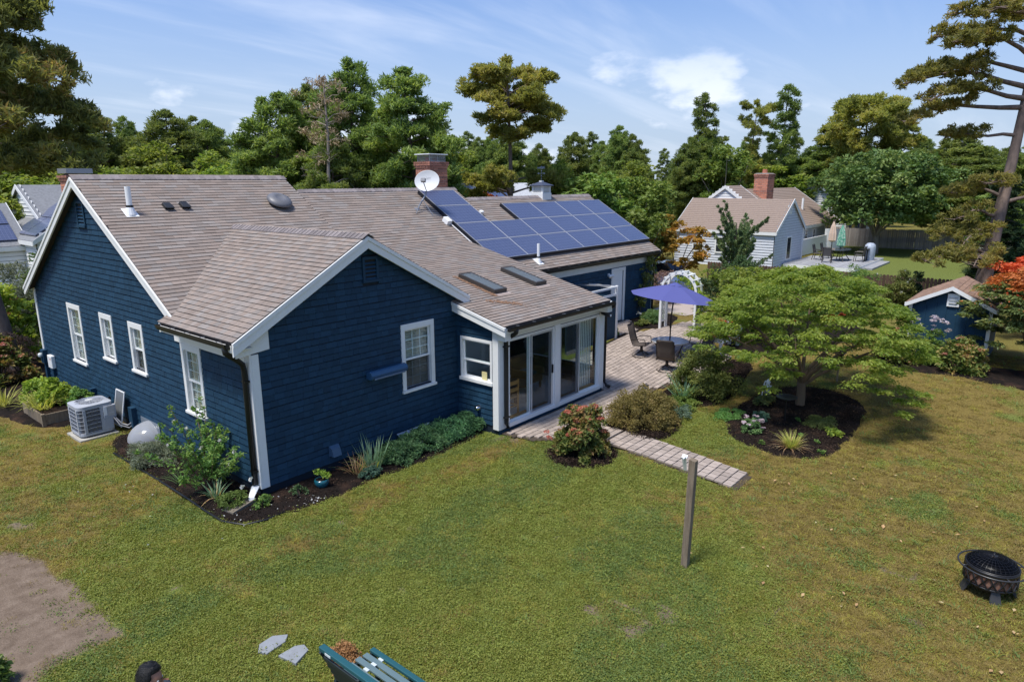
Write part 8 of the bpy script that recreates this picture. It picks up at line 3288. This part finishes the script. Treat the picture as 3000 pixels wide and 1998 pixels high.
# raised bed and the long border on the left
tuft('daylily', 'long yellow green daylily leaves spilling over the raised bed', -1.15, 8.55, 90, .62, .9, .03, strap_y, 5, droop=.8, radius=.3, z=.26)
bush('border_plant', 'leafy lime green plant in the raised bed against the wall', -.75, 8.75, .5, .55, .62, lime_leaf, 2600, .10, 26, 'plant', clumps=40, clr=.16, z=.24)
bush('border_plant', 'dark green plant at the right end of the raised bed', -.42, 8.0, .32, .4, .5, rose_leaf, 1600, .07, 27, 'plant', clumps=24, clr=.12, z=.24)
tuft('daylily', 'arching daylily clump on the grass left of the raised bed', -1.55, 10.3, 60, .7, .9, .028, strap_y, 6, droop=.8, radius=.15)
bush('border_plant', 'lime green leafy plant behind the raised bed under the meter', -.7, 10.3, .5, .55, .6, lime_leaf, 2200, .10, 28, 'plant', clumps=36, clr=.16)
o, C, rng = bush('hydrangea', 'hydrangea with faded pink heads at the back corner of the gable wall', -.95, 12.9, .95, 1.0, 1.5, hyd_leaf, 5200, .13, 29, 'shrub', 'hydrangeas at the back corner', 60, .26)
flower_heads(o, 'flower_head', C[C[:, 2] > .5][:26]+np.array([0, -.05, .1]), .14, 60, .05, pink_fl, rng)
bush('brown_shrub', 'brown twiggy shrub between the two hydrangeas at the left edge', -.2, 14.3, .8, .8, 1.55, leaf_mat('brown_twigs', [(.08, .05, .035), (.15, .10, .07)], .1), 3000, .09, 30, 'shrub', clumps=40, clr=.2, aspect=.2)
o, C, rng = bush('hydrangea', 'tall yellow green hydrangea at the left edge above the pink one', .1, 16.2, 1.35, 1.2, 2.85, lime_leaf, 6500, .17, 31, 'shrub', 'hydrangeas at the back corner', 80, .32, shell=.5)
flower_heads(o, 'flower_head', C[C[:, 2] > 1.][:12]+np.array([0, -.05, .15]), .13, 40, .05, leaf_mat('russet_flowers', [(.16, .07, .03), (.24, .11, .05)], .2), rng)
bush('olive_shrub', 'silvery grey green shrub at the left edge before the white house', 1.35, 19.6, 1.3, 1.3, 3.2, grey_leaf, 15000, .12, 32, 'shrub', clumps=110, clr=.4, aspect=.3, shell=.4)
bush('olive_shrub', 'darker green shrub between the silvery shrub and the gable', 2.6, 20.9, 1.0, 1.2, 3.5, linden_leaf, 9000, .14, 33, 'shrub', clumps=80, clr=.4, shell=.4)
# maple bed plants
o, C, rng = bush('sedum', 'pink flowering sedum at the left of the mulch circle', 9.22, -5.9, .30, .30, .36, leaf_mat('sedum_leaves', [(.05, .11, .035), (.10, .17, .06)], .2), 1800, .045, 34, 'plant', clumps=30, clr=.09)
hp = dome(26, rng, 9.22, -5.9, .07, .30, .30, .38, .85)
flower_heads(o, 'flower_head', hp[hp[:, 2] > .22], .052, 60, .02, sed_fl, rng, .45)
tuft('ornamental_grass', 'yellow ornamental grass clump at the front of the mulch circle', 8.75, -6.95, 150, .48, .62, .012, strap_y, 7, droop=.75, extra=(60, .42, 1.0, .013, strap_d, .9), radius=.1)
bush('hosta', 'lime green leafy plant at the right front of the mulch circle', 10.2, -7.45, .24, .2, .16, lime_leaf, 260, .085, 35, 'plant', clumps=16, clr=.08)
bush('ground_cover', 'feathery low green plant right of the maple trunk', 10.75, -7.0, .55, .40, .18, leaf_mat('fern_leaves', [(.03, .045, .014), (.06, .08, .022), (.09, .11, .035)], .2), 5000, .035, 36, 'plant', clumps=50, clr=.1, flat=.5)
bush('rose_bush', 'small reddish green rose beside the grey ornament', 11.25, -5.45, .34, .28, .34, leaf_mat('rose_red_green', [(.03, .055, .02), (.07, .09, .03), (.18, .10, .03)], .2), 1500, .05, 37, 'plant', clumps=30, clr=.1)
bush('blue_plant', 'blue green leafy plant behind the pink sedum', 10.15, -5.75, .28, .24, .2, leaf_mat('blue_green', [(.04, .085, .055), (.09, .15, .10)], .2), 420, .075, 38, 'plant', clumps=18, clr=.08)
for k, (x, y) in enumerate(((8.55, -6.35), (9.4, -7.3), (9.6, -6.9), (10.6, -6.5), (8.9, -7.55))):
    bush('weed', 'small green weed in the mulch circle, '+('left of the grass clump', 'at the front rim', 'right of the grass clump', 'behind the black dish pole', 'at the left front rim')[k], x, y, .09, .09, .1, rose_leaf, 90, .04, 39+k, 'plant', 'weeds in the mulch circle', 8, .04, stems=1)
bush('clover_patch', 'bright green low patch at the rim of the mulch circle', 10.0, -5.0, .55, .35, .09, leaf_mat('clover_green', [(.05, .12, .03), (.10, .19, .05)], .3), 3500, .04, 46, 'plant', clumps=60, clr=.09, flat=.4)
# path side, spiky iris
tuft('iris', 'spiky grey green iris before the large bush', 10.35, -3.55, 40, .85, .75, .042, strap_b, 9, droop=.45, extra=(3, .5, .9, .05, strap_y, .9), radius=.12)
bush('ground_juniper', 'low blue green ground cover right of the round brown shrub', 9.25, -3.95, .5, .42, .2, leaf_mat('blue_juniper', [(.04, .075, .045), (.09, .125, .085)], .15), 6000, .035, 47, 'plant', clumps=60, clr=.1, flat=.5)
bush('ground_cover', 'green ground cover below the spiky iris', 9.9, -3.7, .6, .5, .26, green_leaf, 5000, .045, 48, 'plant', clumps=60, clr=.12, flat=.5)
# garage wall bed and climber
rng = np.random.RandomState(52)
rr = random.Random(52)
cl_ = empty('climbing_rose', (18.75, 2.2, gz(18.7)), 'slim climbing plant on the garage wall near its right corner', 'climber')
C = []
mb = MB()
p = Vector((18.35, 2.22, .36))
pts = [Vector(q) for q in ((18.3, 2.2, .36), (18.25, 2.2, .9), (18.2, 2.18, 1.3), (18.6, 2.2, 1.9), (18.85, 2.22, 2.5), (18.9, 2.22, 2.95))]
taper(mb, pts, .02, .008, 5)
for i in range(60):
    f = rr.uniform(.8, 4.99)
    k = int(f)
    q = pts[k].lerp(pts[k+1], f-k)
    C.append((q.x+rr.gauss(0, .22 if 1.8 < f < 3.2 else .13), min(2.28, q.y-abs(rr.gauss(0, .08))), q.z+rr.uniform(-.1, .1)))
mb.build('stems', bark_t, cl_)
P, D = clump_cloud(C, [.13]*60, 34, rng, .9, .2, -.9)
leaf_obj('foliage', leaves(P, rng, .075, .55, .5), bush_leaf, cl_)
leaf_obj('blossom', leaves(np.array([(19.2, 2.2, 2.2), (19.25, 2.2, 1.9), (17.7, 1.9, .65), (17.6, 1.95, .7), (19.22, 2.2, 2.75)]).repeat(8, 0)+rng.normal(size=(40, 3))*.025, rng, .07, .8, .2), white_fl, cl_)
bush('daylily', 'fresh green strappy plant in the bed by the back door', 17.5, 1.25, .5, .42, .5, strap_g, 2600, .13, 53, 'plant', clumps=40, clr=.15, aspect=.2, up=.1)
bush('ground_cover', 'low green plants along the foot of the garage wall', 18.4, 1.7, .9, .4, .3, green_leaf, 3000, .07, 54, 'plant', clumps=50, clr=.14)
bush('ground_cover', 'low green plant at the edge of the bed next to the walk', 16.75, 1.25, .42, .3, .24, bush_leaf, 1500, .06, 55, 'plant', clumps=30, clr=.1)
bush('fern', 'small fern by the corner post of the shower enclosure', 14.85, 1.35, .2, .2, .35, green_leaf, 500, .07, 56, 'plant', clumps=16, clr=.09)
# climber on the arbor, roses beyond
rng = np.random.RandomState(57)
cb_ = empty('climbing_vine', (16.9, -.95, gz(16.9)), 'yellow green climbing vine over the right side of the arbor', 'climber')
C = [(16.9+rr.gauss(0, .14), -.95+rr.gauss(0, .09), gz(17)+.4+1.2*rr.random()**.7) for i in range(34)]
C += [(16.9+rr.gauss(0, .16), -.22+.62*math.cos(a)+rr.gauss(0, .05), gz(17)+1.42+.52*math.sin(a)+rr.gauss(0, .08)) for a in [math.pi+.15+rr.uniform(-.3, 1.9)*-1 for i in range(40)]]
P, D = clump_cloud(C, [.14]*len(C), 40, rng, .9, .2, -.9)
leaf_obj('foliage', leaves(P, rng, .07, .5, .5), lime_leaf, cb_)
MB().tube([(16.85, -.9, .35), (16.8, -.92, 1.0), (16.9, -.88, 1.8)], .016, 5).build('stems', bark_t, cb_)


def rose(label, x, y, rx, ry, h, seed, nf, lm=rose_leaf, n=9000):
    o, C, rng = bush('rose_bush', label, x, y, rx, ry, h, lm, n, .075, seed, 'shrub', 'rose bushes and shrubs behind the garden', 80, .26, .8, shell=.5)
    if nf:
        k = C[rng.permutation(len(C))[:nf]]+np.array([0, -.05, .18])
        leaf_obj('blossom', leaves(k.repeat(7, 0)+rng.normal(size=(nf*7, 3))*.03, rng, .085, .8, .2), white_fl, o)


rose('white flowered rose bush just right of the arbor', 18.6, -2.1, 1.0, 1.0, 1.9, 58, 16)
rose('white flowered rose bush behind the round maple, left one', 22.6, -3.4, 1.3, 1.1, 1.7, 59, 14)
rose('dense green shrub at the left end of the hedge by the board fence', 26.2, -2.0, 1.2, 1.2, 1.7, 60, 0, green_leaf)
rose('hedge shrub with few white flowers, middle of the row by the fence', 26.9, -3.9, 1.2, 1.1, 1.8, 62, 8)
rose('hedge shrub with white flowers at the right end of the fence row', 27.6, -5.4, 1.1, .9, 1.5, 63, 9, bush_leaf)
rose('broad dark shrub between the cedar and the arbor', 22.0, .6, 1.5, 1.2, 2.0, 64, 0, leaf_mat('shade_leaves', [(.014, .03, .012), (.034, .058, .02), (.06, .085, .03)], .2, 1.))
rose('dark green shrub under the cedar', 25.2, .7, 1.6, 1.2, 2.3, 65, 6, leaf_mat('shade_leaves', [(.014, .03, .012)], .2))
bush('brown_shrub', 'brown leafless brush beyond the garage corner', 21.6, 2.9, .9, .7, 1.7, leaf_mat('brown_brush', [(.09, .055, .04), (.17, .11, .075), (.20, .15, .10)], .1), 5000, .09, 66, 'shrub', clumps=60, clr=.25, aspect=.15, shell=.4)
bush('arborvitae', 'narrow upright evergreen in front of the brown fence', 28.3, -6.0, .3, .3, 1.7, pine_dark, 4000, .07, 67, 'shrub', clumps=50, clr=.13, shell=.6)
# shed border
o, C, rng = bush('hydrangea', 'hydrangea with dusky pink heads left of the tall phlox', 16.95, -7.35, .72, .75, 1.15, hyd_leaf, 4200, .095, 70, 'shrub', 'hydrangeas before the shed', 56, .2)
flower_heads(o, 'flower_head', C[C[:, 2] > .75][:22]+np.array([-.05, 0, .08]), .10, 60, .04, pink_fl, rng)
o, C, rng = bush('hydrangea', 'hydrangea with brown heads right of the tall phlox', 16.95, -9.1, .7, .75, 1.05, hyd_leaf, 4200, .095, 71, 'shrub', 'hydrangeas before the shed', 56, .2)
flower_heads(o, 'flower_head', C[C[:, 2] > .75][:20]+np.array([-.05, 0, .07]), .10, 60, .04, leaf_mat('brown_heads', [(.14, .06, .04), (.26, .12, .08), (.36, .20, .15)], .2), rng)
o, C, rng = bush('phlox', 'tall phlox with lilac flowers in front of the shed', 17.1, -8.25, .36, .42, 1.25, green_leaf, 3600, .09, 72, 'plant', None, 50, .15, aspect=.3, shell=.4)
hp = np.array([(17.05+rng.normal()*.2, -8.25+rng.normal()*.25, .39+1.25+rng.uniform(-.2, .25)) for i in range(18)])
flower_heads(o, 'flower_head', hp, .075, 40, .04, lil_fl, rng, .8)
bush('border_plant', 'green leafy plant between the phlox and the right hydrangea', 17.4, -8.8, .3, .3, 1.0, rose_leaf, 1200, .07, 73, 'plant', clumps=24, clr=.14, shell=.4)
# planter flowers
rng = np.random.RandomState(74)
pf = empty('planter_flowers', (15.2, -2.7, gz(15)+.75), 'pink and red flowers growing in the white planter', 'plant')
C = np.array([(14.6+1.2*rng.rand(), -2.7+.12*rng.normal(), gz(15)+.84+.1*rng.rand()) for i in range(30)])
P, D = clump_cloud(C, [.11]*30, 40, rng, .7, .2)
leaf_obj('foliage', leaves(P, rng, .05, .55, .5), green_leaf, pf)
flower_heads(pf, 'flower', C[:14]+np.array([0, 0, .08]), .06, 30, .04, redm, rng)
flower_heads(pf, 'flower', C[14:22]+np.array([-.2, 0, .06]), .05, 24, .035, sed_fl, rng)
# dead flower mound by the bench, white flowered plant in the corner
bush('dried_mound', 'mound of dried brown flowers behind the bench', -1.80, -4.95, .22, .24, .22, leaf_mat('dried_brown', [(.10, .05, .02), (.19, .10, .04), (.26, .15, .07)], .15), 3600, .026, 75, 'plant', clumps=50, clr=.07)
o, C, rng = bush('corner_plant', 'leafy plant with one white flower at the lower left corner', -4.72, -2.05, .22, .22, .42, rose_leaf, 500, .08, 76, 'plant', clumps=20, clr=.1)
leaf_obj('blossom', leaves(np.array([(-4.66, -2.0, .5)]*9)+rng.normal(size=(9, 3))*.02, rng, .08, .8, .2), white_fl, o)
# ================================================================ ground cover scattered over lawn and beds
rng = np.random.RandomState(90)
gcol = bpy.data.collections.new('ground_cover_shapes')


def shape(name, V, m):
    o = bpy.data.objects.new(name, np_mesh(name, V, quads(V), m))
    gcol.objects.link(o)


clover = leaf_mat('lawn_clover', [(.13, .16, .03), (.22, .255, .048), (.31, .325, .07), (.39, .385, .115)], .4, .6, bright=False)
cloverb = leaf_mat('lawn_clover_blue', [(.10, .15, .038), (.17, .23, .058), (.24, .30, .085)], .4, .6, bright=False)
drygr = leaf_mat('lawn_thatch', [(.115, .082, .024), (.20, .15, .04), (.28, .215, .065), (.36, .29, .11)], .2, .6, bright=False)
yelgr = leaf_mat('lawn_grass', [(.11, .10, .02), (.185, .165, .03), (.26, .22, .05)], .3, .6)
mulchm = mat('mulch_chips', (.028, .019, .015), .95, spec=.1, island=.6)
chipm = mat('pale_chips', (.16, .10, .065), .9, island=.4)
for k in range(3):      # 00-02 leafy clover clumps
    C = np.stack([rng.normal(size=42)*.055, rng.normal(size=42)*.055, .008+rng.rand(42)*.03*(.4+rng.rand())], 1)
    shape('cover_%02d' % k, leaves(C, rng, .019, .75, .7), clover if k < 2 else cloverb)
for k in range(3, 6):   # 03-05 grass tufts
    shape('cover_%02d' % k, blades((0, 0, 0), 26, .065, 1.2, .006, rng, .8, 2, radius=.09), (drygr, yelgr, yelgr)[k-3])
for k in range(6, 8):   # 06-07 wood chips
    C = np.stack([rng.normal(size=10)*.05, rng.normal(size=10)*.05, .004+rng.rand(10)*.012], 1)
    shape('cover_%02d' % k, leaves(C, rng, .045, .3, 1.2), (mulchm, chipm)[k-6])
bl_ = blades((0, 0, 0), 14, .09, 1.3, .013, rng, .9, 2, radius=.05)
shape('cover_08', bl_, cloverb)  # 08 broad-leaved weed


def blocked(x, y):
    b = in_poly(x, y, PATIO) | in_poly(x, y, WALK) | in_poly(x, y, [(6.40, -3.4), (7.42, -3.4), (7.02, -5.6), (6.84, -6.82), (5.95, -6.85), (6.08, -5.6)])
    b |= (x > -.05) & (x < 19.5) & (y > -.05) & (y < 12.2)
    b |= (x > 5.2) & (x < 9.9) & (y > -1.4) & (y < 0)
    b |= (x > -1.3) & (x < -.28) & (y > 5.7) & (y < 6.75)
    for poly in (((-2.30, -3.82), (-2.1, -3.80), (-1.95, -3.93), (-2.05, -4.03), (-2.33, -4.06), (-2.39, -3.95)), ((-2.26, -4.20), (-2.02, -4.20), (-1.93, -4.27), (-1.95, -4.40), (-2.20, -4.50))):
        b |= in_poly(x, y, list(poly))
    return b


n_ = 330000
x = rng.uniform(-9, 20, n_)
y = rng.uniform(-15, 13, n_)
fwd = np.array([_fw.x, _fw.y])
dx, dy = x-CAMP[0], y-CAMP[1]
dist = np.hypot(dx, dy)
side = np.abs(dx*_rt.x+dy*_rt.y)
dep = dx*_fw.x+dy*_fw.y
dens = np.clip(1.25-dist/17, .10, 1)*(side < dep*.95+3.5)*(dep > 1.)
keep = (rng.rand(n_) < dens) & ~blocked(x, y)
inb = np.zeros(n_, bool)
for p in BEDS.values():
    inb |= sdist(x, y, p) > -.02
x0_, y0_, dist0 = x, y, dist
sel = keep & ~inb
x, y, dist = x[sel], y[sel], dist[sel]
g_, d_, b_ = lawn_masks(x, y)
u = rng.rand(len(x))
ok = rng.rand(len(x)) > d_*.97
green = rng.rand(len(x)) < g_*1.05-.05
bluish = vnoise(x, y, 1.3, 12) > .60
idx = np.where(green, np.where(bluish & (rng.rand(len(x)) < .7), 2, rng.randint(0, 2, len(x))), np.where(rng.rand(len(x)) < .45+.3*b_, 3, rng.randint(4, 6, len(x))))
idx = np.where(rng.rand(len(x)) < .012*(1+2*(b_ > .5)), 8, idx)
sc = (.75+.55*rng.rand(len(x)))*(1+np.clip(dist-9, 0, 14)*.025)
sc = np.where((idx >= 3) & (idx < 6), sc*.8, sc)
P = np.stack([x, y, hz(x)+(vnoise(x, y, .5, 5)-.5)*.03-.004], 1)[ok]
rot = np.stack([rng.normal(size=len(x))*.12, rng.normal(size=len(x))*.12, rng.uniform(0, 6.28, len(x))], 1)[ok]
lawn_o = gn_scatter('lawn_cover', P, sc[ok], rot, idx[ok], gcol)
tag(lawn_o, 'clover and thin grass covering the lawn', 'grass')
# bark chips over the beds, and fallen petals and leaves
sel = keep & inb
xb, yb = x0_[sel], y0_[sel]
more = np.concatenate([np.stack([rng.uniform(min(q[0] for q in p), max(q[0] for q in p), 2600), rng.uniform(min(q[1] for q in p), max(q[1] for q in p), 2600)], 1)[lambda_sel] for p, lambda_sel in [(p, slice(None)) for k_, p in BEDS.items() if k_ in ('house', 'hydrangea', 'brown', 'maple', 'greenbush')]])
ins = np.zeros(len(more), bool)
for k_, p in BEDS.items():
    ins |= sdist(more[:, 0], more[:, 1], p) > .02
more = more[ins]
ok = ~((more[:, 0] > -.02) & (more[:, 0] < 5.3) & (more[:, 1] > 0))
more = more[ok]
xb, yb = more[:, 0], more[:, 1]
hb_ = np.zeros(len(xb))
for p in BEDS.values():
    hb_ = np.maximum(hb_, np.clip(sdist(xb, yb, p)*.35, -.03, .05))
P = np.stack([xb, yb, hz(xb)+hb_-.002], 1)
idx = np.where(rng.rand(len(xb)) < .16, 7, 6)
mo = gn_scatter('mulch_chips', P, .6+.6*rng.rand(len(xb)), np.stack([rng.normal(size=len(xb))*.2, rng.normal(size=len(xb))*.2, rng.uniform(0, 6.28, len(xb))], 1), idx, gcol)
tag(mo, 'dark shredded bark mulch in the garden beds', 'mulch')
pet = []
for k in range(90):
    t_ = rng.rand()
    if t_ < .55:
        pet.append((rng.uniform(-.9, .6), rng.uniform(-.85, .4), .05))
    elif t_ < .8:
        pet.append((rng.uniform(.3, .75), rng.uniform(-1.0, -.7), .05))
    else:
        pet.append((rng.uniform(-2.6, -1), rng.uniform(-1., 3), .045))
pet = np.array(pet)
pet = pet[~((pet[:, 0] > 0) & (pet[:, 1] > -.05))]
po = link('fallen_petals', np_mesh('fallen_petals', leaves(pet, rng, .035, .6, 2.), quads(leaves(pet, rng, .03, .6, 2.)), white_fl), None, 'stuff')
tag(po, 'white petals fallen on the mulch and grass', 'petals')
fl_ = np.array([(rng.uniform(3, 9), rng.uniform(-12, -7), .05) for k in range(70)])
fl_ = fl_[(fl_[:, 1] < -7)]
po = link('fallen_leaves', np_mesh('fallen_leaves', leaves(fl_, rng, .06, .6, 2.), quads(leaves(fl_, rng, .06, .6, 2.)), strap_d), None, 'stuff')
tag(po, 'dry leaves fallen on the brown lawn', 'leaves')
